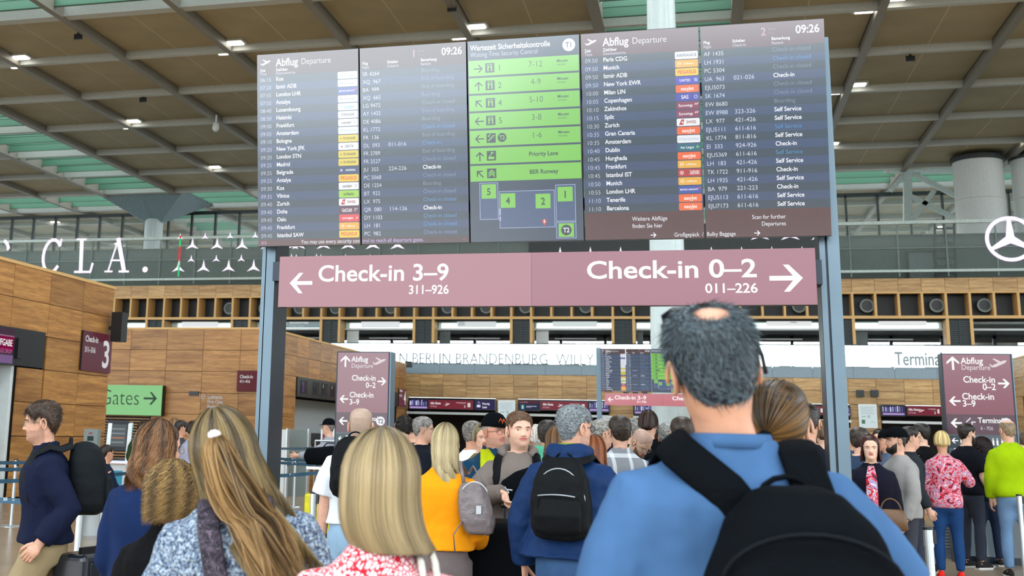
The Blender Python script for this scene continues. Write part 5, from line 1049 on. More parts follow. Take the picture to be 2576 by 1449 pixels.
def backpack(p, label, mt, z0=.98, z1=1.46, hw=.155, dep=.15, back=-.13, mstrap=None, zip_=None, pocket=True, tag_=None, name='backpack', taper=.8, strap_w=.032, mpocket=None, front_strap=True, sq=.55, vox=None, xo=0., sx=1.):
    t = thing_on(p, name, label, 'backpack'); H = z1-z0; cy = back-dep/2; tb = lambda pts: [tuple(p.TB((q[0]+xo, q[1], q[2]))) for q in pts]; vox = vox or (.03, .02, .011, .009)[p.res]
    S = [(z0, 0, cy, hw*.55, dep*.30), (z0+.02, 0, cy, hw*.86, dep*.44), (z0+H*.15, 0, cy, hw, dep*.52), (z0+H*.45, 0, cy-.004, hw, dep*.53), (z0+H*.72, 0, cy, hw*(.5+.5*taper), dep*.47), (z0+H*.9, 0, cy+.012, hw*taper*.86, dep*.38), (z0+H*.98, 0, cy+.02, hw*taper*.55, dep*.24), (z1, 0, cy+.025, hw*.2, dep*.1)]
    m = M().rings([tb(r) for r in rbox_loft(S, e=sq)]); o = m.build('bag_body', mt, t, smooth=True); remesh(o, vox, 2, .010, .08)
    if pocket:
        py_ = cy-dep*.5; S2 = [(z0+.03, 0, py_, hw*.5, .012), (z0+.05, 0, py_, hw*.78, .03), (z0+H*.3, 0, py_-.006, hw*.8, .042), (z0+H*.48, 0, py_, hw*.76, .03), (z0+H*.52, 0, py_, hw*.6, .01)]
        o2 = M().rings([tb(r) for r in rbox_loft(S2, e=sq)]).build('front_pocket', mpocket or mt, t, smooth=True); remesh(o2, vox, 2, .006, .06)
    ms = mstrap or mt
    for sd in (-1, 1):
        w_ = p.W*sx; P = [(sd*.055+xo, back-.03, z0+H*.86), (sd*.078+xo*.6, back-.022, max(1.40, z0+H*.95)), (sd*.104*w_, -.092, 1.468), (sd*.112*w_, -.02, 1.488), (sd*.118*w_, .068, 1.448), (sd*.125*w_, .126, 1.33), (sd*.15*w_, .105, 1.18), (sd*.178*w_, .01, 1.08), (sd*.13+xo, back+.02, z0+.08)]
        o3 = M().tube([Vector(p.TB(q)) for q in P], [strap_w]*6+[.014]*3, 10, flat=(1, .28), up=(1, 0, 0)).build('strap', ms, t, smooth=True)
    M().tube([Vector(p.TB(q)) for q in [(xo+.055*math.cos(a_), back-.018, z0+H*.93+.055*math.sin(a_)) for a_ in np.linspace(0, PI, 9)]], .011, 8, flat=(1, .5), up=(0, 1, 0)).build('handle', ms, t, smooth=True)
    if zip_:
        y_ = cy-dep*.50; P = [(xo+hw*.98*math.cos(a)*(.9), cy-dep*.36+.0*math.sin(a), z0+H*.42+H*.44*math.sin(a)) for a in np.linspace(.05, PI-.05, 18)]
        M().tube([Vector(p.TB(q)) for q in P], .0042, 6).build('zip', zip_, t, smooth=True)
        if pocket: M().tube([Vector(p.TB((x+xo, cy-dep*.5-.028, z0+H*.50+.02*math.cos(x*9)))) for x in np.linspace(-hw*.62, hw*.62, 10)], .0042, 6).build('zip', zip_, t, smooth=True); M().tube([Vector(p.TB((-hw*.62, cy-dep*.5-.034, z0+H*.5-.05*q))) for q in (0, .5, 1)], .006, 6).build('zip_pull', ms, t)
    return t
def suitcase(label, loc, rz, w, d, h, mt, handle=0., cat='suitcase', ribs=True, rdx=0.):
    t = thing('suitcase', label, cat, loc, rz); o = M().box(-w/2, w/2, -d/2, d/2, .06, h).build('shell', mt, t); bevel(o, .035, 3)
    if ribs:
        for k in range(4): x = -w*.33+w*.22*k; bevel(M().box(x-.012, x+.012, -d/2-.006, d/2+.006, .1, h-.05).build('rib', mt, t), .004, 1)
    for x in (-w*.36, w*.36):
        for y in (-d*.3, d*.3): M().tube([(x-.012, y, .03), (x+.012, y, .03)], .028, 10).build('wheel', m_black, t)
    M().box(-.09, .09, -.012, .012, h, h+.03).build('top_grip', m_black, t)
    if handle:
        for x in (-.05+rdx, .05+rdx): M().tube([(x, d*.3, h-.02), (x, d*.3, h+handle)], .009, 8).build('handle_rod', m_dsteel, t)
        M().tube([(rdx-.07, d*.3, h+handle), (rdx+.07, d*.3, h+handle)], .016, 10).build('handle_grip', m_black, t)
    return t
# ------------------------------------------------------------------ the people
def zl(p, x, y):
    """local height on person p of the photograph's row y"""
    return (C0+ray(x, y)*((p.loc[1])/ray(x, y).y)).z/p.sc
def loc_pt(p, x, y, fwd=0.):
    """photo pixel -> person-local point on the plane through the person, fwd metres nearer the camera"""
    w = C0+ray(x, y)*((p.loc[1]-fwd)/ray(x, y).y); R = rot('Z', -p.face); return (R @ (np.array(w)-np.array([p.loc[0], p.loc[1], 0])))/p.sc
def reach(p, sd, tgt, hint=(0, -.3, -1), curl=.5, wide=(0, 1, 0), grip=None):
    sh = p.J[sd][0]; v = np.array(tgt)-sh; L = np.linalg.norm(v); a, b_ = .285, .25; L2 = min(L, (a+b_)*.985); u = v/L; x = (a*a-b_*b_+L2*L2)/(2*L2); h = math.sqrt(max(0, a*a-x*x)); hn = np.array(hint, float); hn = hn-u*hn.dot(u); hn /= np.linalg.norm(hn)
    el = sh+u*x+hn*h; wr = sh+u*L2; f = (wr-el)/np.linalg.norm(wr-el); p.J[sd] = (sh, el, wr, f, curl, np.array(wide, float), None if grip is None else np.array(grip, float)); return p
FB = lambda name, col, **k: mat(name, col, rough=k.pop('rough', .85), var=k.pop('var', .10), scale=k.pop('scale', 5), bump=k.pop('bump', .25), bscale=k.pop('bscale', 120), spec=k.pop('spec', .10), sheen=k.pop('sheen', .0), **k)
m_blk = FB('fabric_black', (13, 16, 20), spec=.03); m_blk2 = FB('nylon_black', (11, 14, 17), rough=.55, spec=.10, bscale=200); m_navy = FB('fabric_navy', (19, 25, 48), bump=.6, bscale=12, stretch=(1, 1, .5)); m_jean = FB('denim_blue', (58, 88, 128), var=.25, bscale=300); m_jeanl = FB('denim_light', (140, 170, 196), var=.15, bscale=300); m_jeand = FB('denim_black', (32, 36, 44), bscale=300)
m_kh = FB('cotton_khaki', (146, 130, 100), bump=.6, bscale=12, stretch=(1, 1, .4)); m_wht = FB('cotton_white', (214, 220, 228), var=.03, bump=.5, bscale=12, stretch=(1, 1, .4)); m_gryT = FB('jersey_taupe', (112, 103, 98), bump=.5, bscale=13, stretch=(1, 1, .5)); m_shoe = FB('shoe_dark', (40, 38, 38)); m_shoew = FB('shoe_white', (210, 210, 210))
def pattern(name, fn, rough=.8, bump=None):
    m, nt, b, L = base(name); tc = nd(nt, 'ShaderNodeTexCoord'); fn(nt, b, L, tc.outputs['Object']); b.inputs['Roughness'].default_value = rough; b.inputs['Specular IOR Level'].default_value = .25; MATS[name] = m; return m
def ramp(nt, L, src, stops, interp='CONSTANT'):
    r = nd(nt, 'ShaderNodeValToRGB'); r.color_ramp.interpolation = interp; el = r.color_ramp.elements
    while len(el) < len(stops): el.new(.5)
    for e, (p_, c) in zip(el, stops): e.position = p_; e.color = lin(c)+(1,)
    L(src, r.inputs[0]); return r
def f_leaf(nt, b, L, o):
    # white leaf shapes: voronoi cells stretched along a wandering direction
    n = nd(nt, 'ShaderNodeTexNoise', Scale=5.); L(o, n.inputs[0]); ad = nd(nt, 'ShaderNodeVectorMath', operation='MULTIPLY_ADD'); L(n.outputs[1], ad.inputs[0]); ad.inputs[1].default_value = (.12, .12, .12); L(o, ad.inputs[2])
    mp = nd(nt, 'ShaderNodeMapping'); mp.inputs['Scale'].default_value = (104, 104, 36); mp.inputs['Rotation'].default_value = (0, .6, 0); L(ad.outputs[0], mp.inputs[0])
    v = nd(nt, 'ShaderNodeTexVoronoi', Scale=1., feature='DISTANCE_TO_EDGE'); L(mp.outputs[0], v.inputs[0]); r = ramp(nt, L, v.outputs['Distance'], [(0, (196, 24, 44)), (.12, (236, 222, 226))]); L(r.outputs[0], b.inputs['Base Color'])
def f_floral(nt, b, L, o):
    n = nd(nt, 'ShaderNodeTexNoise', Scale=9., Detail=2., Distortion=2.2); L(o, n.inputs[0]); r = ramp(nt, L, n.outputs[0], [(0, (40, 36, 60)), (.36, (186, 30, 40)), (.43, (206, 96, 120)), (.49, (206, 196, 208)), (.53, (196, 40, 50)), (.58, (150, 140, 184)), (.63, (214, 200, 204)), (.67, (190, 44, 60))]); L(r.outputs[0], b.inputs['Base Color'])
def f_plaid(nt, b, L, o):
    s = nd(nt, 'ShaderNodeSeparateXYZ'); L(o, s.inputs[0]); out = None
    for ax, sc in (('X', 46), ('Z', 40)):
        m1 = nd(nt, 'ShaderNodeMath', operation='MULTIPLY'); L(s.outputs[ax], m1.inputs[0]); m1.inputs[1].default_value = sc; si = nd(nt, 'ShaderNodeMath', operation='SINE'); L(m1.outputs[0], si.inputs[0]); g = nd(nt, 'ShaderNodeMath', operation='GREATER_THAN'); L(si.outputs[0], g.inputs[0]); g.inputs[1].default_value = .80
        if out is None: out = g
        else: a = nd(nt, 'ShaderNodeMath', operation='ADD'); L(out.outputs[0], a.inputs[0]); L(g.outputs[0], a.inputs[1]); out = a
    d = nd(nt, 'ShaderNodeMath', operation='MULTIPLY'); L(out.outputs[0], d.inputs[0]); d.inputs[1].default_value = .5; r = ramp(nt, L, d.outputs[0], [(0, (128, 130, 136)), (.45, (184, 188, 194)), (.9, (212, 216, 222))], 'LINEAR'); L(r.outputs[0], b.inputs['Base Color'])
def f_knit(nt, b, L, o):
    s = nd(nt, 'ShaderNodeMapping'); s.inputs['Scale'].default_value = (1, 1, 1); L(o, s.inputs[0]); w = nd(nt, 'ShaderNodeTexVoronoi', Scale=52.); L(s.outputs[0], w.inputs[0]); w2 = nd(nt, 'ShaderNodeTexWave', Scale=24., Distortion=6.); w2.inputs['Detail Scale'].default_value = 3; L(s.outputs[0], w2.inputs[0])
    n = nd(nt, 'ShaderNodeTexNoise', Scale=130., Detail=2.); L(o, n.inputs[0]); r = ramp(nt, L, n.outputs[0], [(.30, (66, 78, 108)), (.45, (120, 140, 168)), (.58, (196, 212, 226)), (.75, (232, 240, 246))], 'LINEAR')
    mx = nd(nt, 'ShaderNodeMix', data_type='RGBA', blend_type='MULTIPLY'); mx.inputs['Factor'].default_value = .55; L(r.outputs[0], mx.inputs['A']); r2 = ramp(nt, L, w.outputs['Distance'], [(.0, (255, 255, 255)), (.8, (70, 80, 110))], 'LINEAR'); L(r2.outputs[0], mx.inputs['B']); L(mx.outputs['Result'], b.inputs['Base Color'])
    bp = nd(nt, 'ShaderNodeBump', Strength=1., Distance=.012); bp.invert = True; L(w.outputs['Distance'], bp.inputs['Height']); b2 = nd(nt, 'ShaderNodeBump', Strength=.8, Distance=.006); L(n.outputs[0], b2.inputs['Height']); L(bp.outputs[0], b2.inputs['Normal']); L(b2.outputs[0], b.inputs['Normal'])
def f_paisley(nt, b, L, o):
    n = nd(nt, 'ShaderNodeTexNoise', Scale=16., Detail=1., Distortion=3.5); L(o, n.inputs[0]); r = ramp(nt, L, n.outputs[0], [(0, (38, 34, 42)), (.44, (92, 80, 96)), (.47, (40, 36, 44)), (.55, (104, 90, 108)), (.585, (44, 40, 48)), (.66, (84, 74, 88))]); L(r.outputs[0], b.inputs['Base Color'])
def f_camo(nt, b, L, o):
    n = nd(nt, 'ShaderNodeTexNoise', Scale=14., Detail=3.); L(o, n.inputs[0]); r = ramp(nt, L, n.outputs[0], [(0, (60, 56, 50)), (.45, (132, 116, 100)), (.52, (80, 74, 66)), (.6, (160, 146, 130))]); L(r.outputs[0], b.inputs['Base Color'])
m_leaf = pattern('dress_red_white_leaf', f_leaf); m_flor = pattern('blouse_red_swirl', f_floral); m_plaid = pattern('shirt_grey_plaid', f_plaid); m_knit = pattern('sweater_knit_blue_grey', f_knit, .9); m_pais = pattern('backpack_paisley', f_paisley, .7); m_camo = pattern('coat_mottled', f_camo)
m_zip = mat('zip_grey', (150, 156, 164), rough=.4, metal=.3); m_gl = mat('glasses_black', (18, 18, 24), rough=.3); m_glm = mat('glasses_metal', (150, 140, 120), rough=.3, metal=.7); m_lensd = mat('lens_dark', (24, 20, 26), rough=.08)

# 1 the man in blue, nearest the camera
p = Person('tall man in a faded blue T-shirt with a greying head, nearest the camera', 1772, 768, 2.55, face=9, width=1.07, res=3, hroll=-9, hpitch=4, hyaw=6, col=(206, 150, 120), arms={'L': (-.17, -.05, -1, -.2, .3, -1), 'R': (.58, -.02, -1, .3, .4, -1)})
m_bt = FB('cotton_faded_blue', (66, 99, 140), var=.16, scale=7, bump=.75, bscale=8, stretch=(1, 1, .32))
p.body().top(m_bt, 't_shirt', 'short', hem=.82, loose=.03, sl=.030, fold=.024, fscale=.13, collar=None, slen=.66).pants(m_jean).shoes(m_shoew)
M().rings([[tuple(p.TB([rr*math.cos(t), -.006+rr*1.02*math.sin(t), z-(.02 if math.sin(t) > .3 else 0)])) for t in [2*PI*q/32 for q in range(32)]] for rr, z in ((.083, 1.478), (.080, 1.492), (.077, 1.503), (.074, 1.505), (.071, 1.49))]).build('neck_rib', m_bt, p.root, smooth=True)
p.cap('20242a', '5a6870', off=.009, bald=(-.030, 0, .034, .034), rgh=.001).fuzz('14181c', '74828a', n=15000, L=.024, w=.0010, up=.0, lift=.14)
g = M(); 
for sd in (-1, 1): g.tube([Vector(p.TH(q)) for q in ((sd*.074, .075, .200), (sd*.085, .02, .175), (sd*.0865, -.03, .120), (sd*.083, -.045, .085))], .0035, 8, flat=(1, 1.5))
g.tube([Vector(p.TH(q)) for q in ((-.074, .075, .200), (-.05, .098, .222), (0, .104, .232), (.05, .098, .222), (.074, .075, .200))], .004, 8); so = g.build('sunglasses', m_gl, p.root, smooth=True)
for sd in (-1, 1): M().rings([[tuple(p.TH((sd*(.012+.058*(1-abs(0)))*0+sd*x, y, z))) for x, y, z in row] for row in ([(.010, .116, .236), (.04, .104, .238), (.074, .074, .224)], [(.010, .112, .200), (.04, .100, .196), (.072, .074, .190)])], closed=False).build('lens', m_lensd, so)
bp = backpack(p, 'large black backpack worn by the tall man in the blue T-shirt', m_blk, z0=.82, z1=1.415, hw=.19, dep=.23, zip_=None, taper=.74, strap_w=.038, back=-.115, xo=.075)
for k, (z, w_, dd) in enumerate(((1.25, .15, .10), (1.12, .165, .115), (.98, .15, .135))):
    M().tube([Vector(p.TB((.075+w_*math.cos(a), -.125-.105-dd*.75-.02*math.sin(a), z+.09*math.sin(a)))) for a in np.linspace(.1, PI-.1, 16)], .0036, 6).build('seam_piping', FB('piping_charcoal', (19, 23, 28)), bp, smooth=True)
for sd, z in ((-1, 1.10), (-.55, .98)): M().box(-.008, .008, -.004, .004, -.035, 0).build('zip_pull', m_zip if sd == -1 else m_blk2, bp, loc=Vector(p.TB((sd*.17, -.32, z))))

# 2 woman with the ponytail right behind him
p = Person('woman with brown hair tied low, just right of the tall man in blue', 1952, 957, 3.35, face=-4, female=1, res=2, hyaw=-10, col=(214, 164, 136))
p.body().top(FB('fabric_slate', (60, 68, 84))).pants(m_jeand).shoes(m_shoe).pulled('1c120a', '86602f', (-.12, -.94, -.42), n=4200, w=.0022, off=.012, tail=dict(pts=[(-.02, -.135, .05), (-.02, -.13, -.02), (-.01, -.12, -.09)], n=500, r0=.012, r1=.022, band=m_blk, w=.002))

# 3 woman with the blonde bob
p = Person('woman with a blonde bob in a red dress with white leaves, seen from behind', 962, 1096, 2.7, face=-6, female=1, res=3, hyaw=4, hroll=1, width=.98, col=(222, 172, 144), arms={'L': (-.30, .04, -1, -.05, .4, -1), 'R': (.34, .04, -1, .0, .4, -1)})
p.body().top(m_leaf, 'dress', 'short', hem=.72, loose=.022, sl=.026, fold=.010, vox=.010).shoes(m_shoe)
p.drape('3c2e1a', 'bda67c', n=9000, L=.155, a0=52, off=.022, spread=.030, w=.0019, endy=.004, tonef=lambda t, ph, v: np.clip(-.05+.62*t[:, None]+.50*np.minimum(1, v*2.2)[None], 0, 1), flip=.045, inward=.012, k=14, ragged=.05)
t = thing_on(p, 'rope_bag', 'white rope bag handles over the shoulder of the woman in the red dress', 'bag')
for dx in (0, .034): M().tube([Vector(q) for q in ((.10+dx, .10, 1.36), (.098+dx, .06, 1.455), (.10+dx, 0, 1.478), (.112+dx, -.06, 1.462), (.13+dx, -.115, 1.38), (.16+dx, -.13, 1.25), (.19+dx*.5, -.13, 1.12))], .0085, 8).build('rope_handle', FB('rope_cream', (226, 220, 208), bscale=60, bump=.9), t, smooth=True)
M().rings(rbox_loft([(.80, .24, -.10, .17, .05), (.82, .24, -.10, .19, .07), (1.1, .24, -.11, .17, .05), (1.12, .24, -.11, .16, .03)])).build('bag_body', FB('canvas_cream', (214, 206, 190)), t, smooth=True)

# 4 woman in the knitted sweater
p = Person('woman in a chunky blue-grey knit sweater with long fair hair half tied up', 541, 1038, 3.12, face=-8, female=1, res=3, side=-6, hroll=-9, hpitch=12, lean=2, hd=.05, col=(222, 176, 150), width=1.0, arms={'L': (-.26, .06, -1, .0, .5, -1), 'R': (.30, .08, -1, .1, .5, -1)})
p.body().top(m_knit, 'sweater', 'long', hem=.78, loose=.035, sl=.030, fold=.016, fscale=.06, vox=.0095, sm=2).pants(m_jeand).shoes(m_shoe)
p.drape('3a3024', 'a88e5c', n=6500, L=.33, a0=78, off=.016, spread=.03, w=.0022, endy=-.085, endx=.12, wave=.022, wfreq=1.7, k=22, ragged=.35, tonef=lambda t, ph, v: np.clip(.0+.7*t[:, None]+.3*v[None], 0, 1))
p.tail('443420', 'c09862', (.0, -.80, .60), [(.005, -.138, .165), (.015, -.155, .08), (.05, -.170, -.03), (.10, -.19, -.15), (.14, -.20, -.23)], n=2400, r0=.012, r1=.075, w=.0022, k=22, wavy=.016, band=FB('scrunchie_white', (226, 216, 224)))
bp = backpack(p, 'dark grey patterned backpack of the woman in the knit sweater', m_pais, z0=.66, z1=1.14, hw=.15, dep=.17, taper=.85, back=-.15, mstrap=m_pais, strap_w=.030, xo=.03, sx=.72)

# 5 woman with the brown shoulder-length hair and denim jacket
p = Person('woman with wavy brown shoulder-length hair in a blue denim jacket, left foreground', 402, 1062, 5.3, face=-24, female=1, res=2, hyaw=-34, hroll=3, hd=.03, col=(222, 172, 150), arms={'L': (-.18, .10, -1, .15, .7, -.8)})
p.body().top(FB('denim_jacket', (20, 38, 76), bscale=300, var=.2), 'jacket', hem=.9, loose=.03, sl=.026, collar=.03).pants(m_jeand).shoes(m_shoe)
p.drape('2a1c14', 'a4744a', n=4200, L=.20, a0=66, off=.018, spread=.05, wave=.016, wfreq=1.5, curl=.007, w=.0024, k=20, ragged=.35, tonef=lambda t, ph, v: np.clip(.05+.45*t[:, None]+.42*v[None]*(.5+t[:, None]), 0, 1))
p.glasses(m_glm)
# 6 curly-haired person in black between them
p = Person('short person with curly light-brown hair in a black coat, between two taller women', 432, 1166, 4.35, face=-12, female=1, res=2, hyaw=-20, side=-3, col=(214, 170, 146))
p.body().top(FB('coat_black', (13, 13, 16), bump=.5), 'coat', hem=.6, loose=.045, sl=.035, fold=.02, collar=.03).pants(m_blk).shoes(m_shoe)
p.drape('42321c', 'a8844c', n=2800, L=.12, a0=56, off=.020, spread=.0, curl=.027, w=.0022, k=32, ragged=.85, shell=False)

# 7 the man walking left
p = Person('bespectacled man in a navy jacket and khaki trousers walking left with a backpack', 112, 1010, 7.2, face=91, res=3, width=.95, hpitch=-2, col=(206, 156, 132), legs=(.30, -.30), lean=3, arms={'L': (-.08, .05, -1, .02, .30, -1, .9), 'R': (.10, -.3, -1, .05, .1, -1, .9)})
reach(p, 'L', loc_pt(p, 98, 1368, .22)+np.array([0, 0, .0]), hint=(0, -1, -.2), curl=.9)
p.body(stubble=(184, 138, 116)).top(m_navy, 'jacket', hem=zl(p, 130, 1365), loose=.030, sl=.030, fold=.016, flare=.02, collar=.02).pants(m_kh, loose=.02).shoes(m_shoe)
p.cap('241a14', '4a3628', off=.016, rgh=.002, front=.168, side=.115).fuzz('1e1612', '4e3a2c', n=3600, L=.026, up=.3, w=.0020, lift=.4); p.glasses(m_glm)
backpack(p, 'big black rolltop backpack on the man walking left', FB('nylon_charcoal', (20, 24, 28), rough=.6, bscale=200, spec=.08), z0=zl(p, 200, 1300), z1=zl(p, 200, 1116), hw=.16, dep=.235, pocket=True, zip_=None, taper=.9, back=-.13, sq=.7)
a = atZ(228, 1385, .78); sc_loc = C0+ray(226, 1388)*7.1; suitcase('black ribbed hard suitcase behind the man walking left', (sc_loc.x, sc_loc.y, 0), D2(80), .40, .25, sc_loc.z, mat('shell_black_gloss', (26, 30, 38), rough=.22, spec=.6))

# 8 bald man in white
p = Person('bald man in a white T-shirt with a black backpack, left of centre', 908, 1025, 8.2, face=-12, res=3, hyaw=2, col=(208, 160, 138), width=1.06, arms={'L': (-.20, -.02, -1, -.06, .10, -1, .55), 'R': (.3, .05, -1, .0, .5, -1)})
p.body(stubble=(196, 156, 136)).top(m_wht, 't_shirt', 'short', hem=zl(p, 860, 1264), loose=.035, sl=.036, fold=.012).pants(m_jeanl, loose=.03).shoes(m_shoew)
p.cap('a48a78', 'b09888', off=.0012, name='shaved_hair', rgh=.0003, nape=.03)
backpack(p, 'black backpack on the bald man in the white T-shirt', m_blk2, z0=zl(p, 880, 1250), z1=zl(p, 880, 1096), hw=.15, dep=.15, taper=.85, strap_w=.03)

# 9 woman in orange
p = Person('woman with long straight blonde hair in an orange-yellow sweater, seen from behind', 1122, 1067, 7.2, face=-6, female=1, res=3, hroll=2, col=(222, 176, 150), width=.98, arms={'L': (-.16, .05, -1, .05, .9, -.5), 'R': (.2, .06, -1, .0, 1, -.3)})
p.body().top(FB('wool_saffron', (232, 146, 18), var=.05, bscale=10, bump=.45, stretch=(1, 1, .4)), 'sweater', hem=zl(p, 1140, 1368), loose=.035, sl=.030, fold=.012, flare=.015).pants(FB('fabric_taupe', (110, 100, 100))).shoes(m_shoew)
p.drape('4c3c28', 'c4b288', n=4200, L=.34, a0=72, off=.012, spread=.008, w=.0028, endy=-.05, endx=.05, k=18, ragged=.7, wave=.008, inward=.02, tonef=lambda t, ph, v: np.clip(.0+.5*t[:, None]+.55*np.minimum(1, v*2)[None], 0, 1))
t = thing_on(p, 'shoulder_bag', 'quilted grey leather bag on the right shoulder of the woman in orange', 'handbag'); c = loc_pt(p, 1196, 1278, .12); m_lea = mat('leather_taupe_grey', (112, 102, 104), rough=.38, bump=.3, bscale=30, spec=.5)
o = M().rings(rbox_loft([(c[2]+z, c[0]-z*.18, c[1], .108*k_, .07*k_) for z, k_ in ((-.16, .5), (-.145, .8), (-.08, 1), (.02, .98), (.10, .85), (.145, .6), (.155, .3))], e=.6)).build('bag_body', m_lea, t, smooth=True); remesh(o, .012, 2, .012, .05)
M().tube([Vector(q) for q in (c+np.array([-.07, 0, .13]), c+np.array([-.10, .02, .28]), np.array([.155, -.07, 1.45]), np.array([.165, .03, 1.46]), c+np.array([-.02, .08, .25]), c+np.array([.06, .02, .13]))], .012, 8, flat=(1, .4)).build('strap', m_lea, t, smooth=True)
M().tube([Vector(c+np.array([.0+.09*math.cos(a), -.075, .05+.11*math.sin(a)])) for a in np.linspace(.4, 2.6, 12)], .004, 6).build('zip', m_alu, t, smooth=True)
M().tube([Vector(c+np.array([-.08, -.05, -.08])), Vector(c+np.array([-.13, -.06, -.16])), Vector(c+np.array([-.12, -.05, -.26]))], .015, 8, flat=(1, .3)).build('loose_strap', m_lea, t, smooth=True)
for dx in (.02, .035): M().box(-.008, .008, -.004, .004, -.05, 0).build('zip_pull', m_alu, t, loc=c+np.array([dx, -.095, .02]))

# 10 man with the cap, teal and yellow jacket
p = Person('man in a black cap with orange emblem and a teal and yellow jacket over black', 1242, 1044, 8.9, face=205, res=2, hyaw=12, col=(214, 152, 128), width=1.12, arms={'R': (.30, .15, -1, .1, .3, -1), 'L': (-.3, .1, -1, 0, .3, -1)})
p.body(stubble=(196, 146, 126), brow='808080').top(FB('jersey_black_red', (22, 20, 22)), 't_shirt', hem=.9, loose=.03).pants(m_jeand).shoes(m_shoe)
m_teal = FB('shell_teal', (18, 62, 92), rough=.5); m_lime = FB('shell_lime', (196, 208, 24), rough=.55)
p.top(m_teal, 'jacket', hem=.86, loose=.045, sl=.035, fold=.014, collar=.045)
jk = [c for c in p.root.children if c.name.startswith('jacket')][0]
M().tube([Vector(q) for q in ((.02, .165, .92), (.03, .185, 1.2), (.045, .165, 1.38), (.085, .06, 1.50))], [.05, .05, .045, .03], 10, flat=(1, .45), up=(1, 0, 0)).build('jacket_lining', m_lime, p.root, smooth=True); M().tube([Vector(q) for q in ((-.06, .17, .92), (-.05, .19, 1.2), (-.055, .165, 1.38), (-.05, .09, 1.46))], [.06, .06, .055, .04], 10, flat=(1, .4), up=(1, 0, 0)).build('shirt_front', MATS['jersey_black_red'], p.root, smooth=True)
M().tube([Vector(q) for q in ((.11, .15, .92), (.125, .165, 1.2), (.12, .15, 1.36), (.10, .06, 1.50))], [.06, .06, .05, .03], 10, flat=(1, .4), up=(1, 0, 0)).build('jacket_panel', m_lime, p.root, smooth=True)
s = Print(.002); s.text(0, 0, .11, 'VYY', 'e83020', 1); s.build('shirt_lettering', p.root, lambda c: mat('print_red', (222, 44, 32), rough=.7), loc=(-.02, .215, 1.30), rot=(0, 0, PI))
p.cap('8a8480', 'b0a8a0', off=.006).cap_hat(m_blk, logo=mat('emblem_orange', (236, 96, 24), rough=.6)); p.glasses(m_gl, .0012)

# 11 man in the hoodie with the suitcase
p = Person('young man in a taupe hoodie with a crossbody bag, holding a suitcase handle', 1304, 1035, 7.9, face=176, res=3, hyaw=22, hpitch=2, col=(216, 172, 150), width=1.08, arms={'L': (-.35, .1, -1, -.1, .3, -1)})
hh = loc_pt(p, 1270, 1240, .34); reach(p, 'R', hh, hint=(1, -.5, -.3), curl=1.1, wide=(0, 1, 0), grip=(-.35, .3, -1)); reach(p, 'L', (-.26, .12, .98), hint=(-1, -.4, 0))
p.body(stubble=(202, 160, 138), brow='3c2a1e').top(m_gryT, 'hoodie', 'long', hem=zl(p, 1310, 1268), loose=.028, sl=.024, fold=.014, hood=m_gryT).pants(m_jeand, loose=.02).shoes(m_shoew)
p.cap('4a3424', '6e5038', off=.006, front=.170).fuzz('3c2a1c', '7a5a40', n=1600, L=.014, w=.0022)
t = thing_on(p, 'crossbody_bag', 'black crossbody bag on the chest of the man in the taupe hoodie', 'bag')
o = M().rings([[(x*1, y, z) for x, y, z in r] for r in [[(math.cos(t_)*.030*k_+(-.13+.25*q), .155+.030*math.sin(t_)*k_+.01*math.sin(q*PI), 1.375-.19*q+.075*k_*(-math.cos(t_) if 0 else math.sin(t_*1)*0+math.cos(t_))) for t_ in [2*PI*j/16 for j in range(16)]] for q, k_ in ((0, .35), (.1, .7), (.4, 1.05), (.75, 1.1), (.92, .7), (1, .3))]]).build('bag_body', m_blk, t, smooth=True); remesh(o, .010, 3, .004, .05)
M().tube([Vector(q) for q in ((-.12, .165, 1.37), (-.13, .12, 1.44), (-.12, .03, 1.49))], .016, 8, flat=(1, .3), up=(1, 0, 0)).build('strap', m_blk, t, smooth=True); M().tube([Vector(q) for q in ((.12, .165, 1.19), (.165, .11, 1.15), (.20, -.02, 1.12))], .016, 8, flat=(1, .3), up=(1, 0, 0)).build('strap', m_blk, t, smooth=True)
s = Print(.001); s.line([(-.03, -.01), (.03, .015)], .008, 'd8dce4').line([(-.02, .01), (.02, -.008)], .006, 'd8dce4').line([(-.025, -.025), (.02, -.012)], .006, 'd8dce4'); s.build('bag_emblem', t, lambda c: mat('emblem_pale', (206, 210, 218), rough=.6), loc=(.055, .222, 1.26), rot=(0, .5, PI))
backpack(p, 'black backpack whose straps show on the man in the taupe hoodie', m_blk2, z0=1.0, z1=1.45, hw=.15, dep=.12, strap_w=.032, pocket=False)
hw_ = np.array(p.J['R'][2]); R_ = rot('Z', p.face); gp_ = R_ @ ((hw_+np.array([-.035, .02, -.075]))*p.sc)+np.array([p.loc[0], p.loc[1], 0])
sl_ = C0+ray(1246, 1316)*7.35; hh_ = sl_.z; suitcase('large black soft suitcase held by the man in the taupe hoodie', (sl_.x+.02, sl_.y, 0), 0, .52, .30, hh_, m_blk, handle=max(.1, gp_[2]-hh_), ribs=False, rdx=.075)

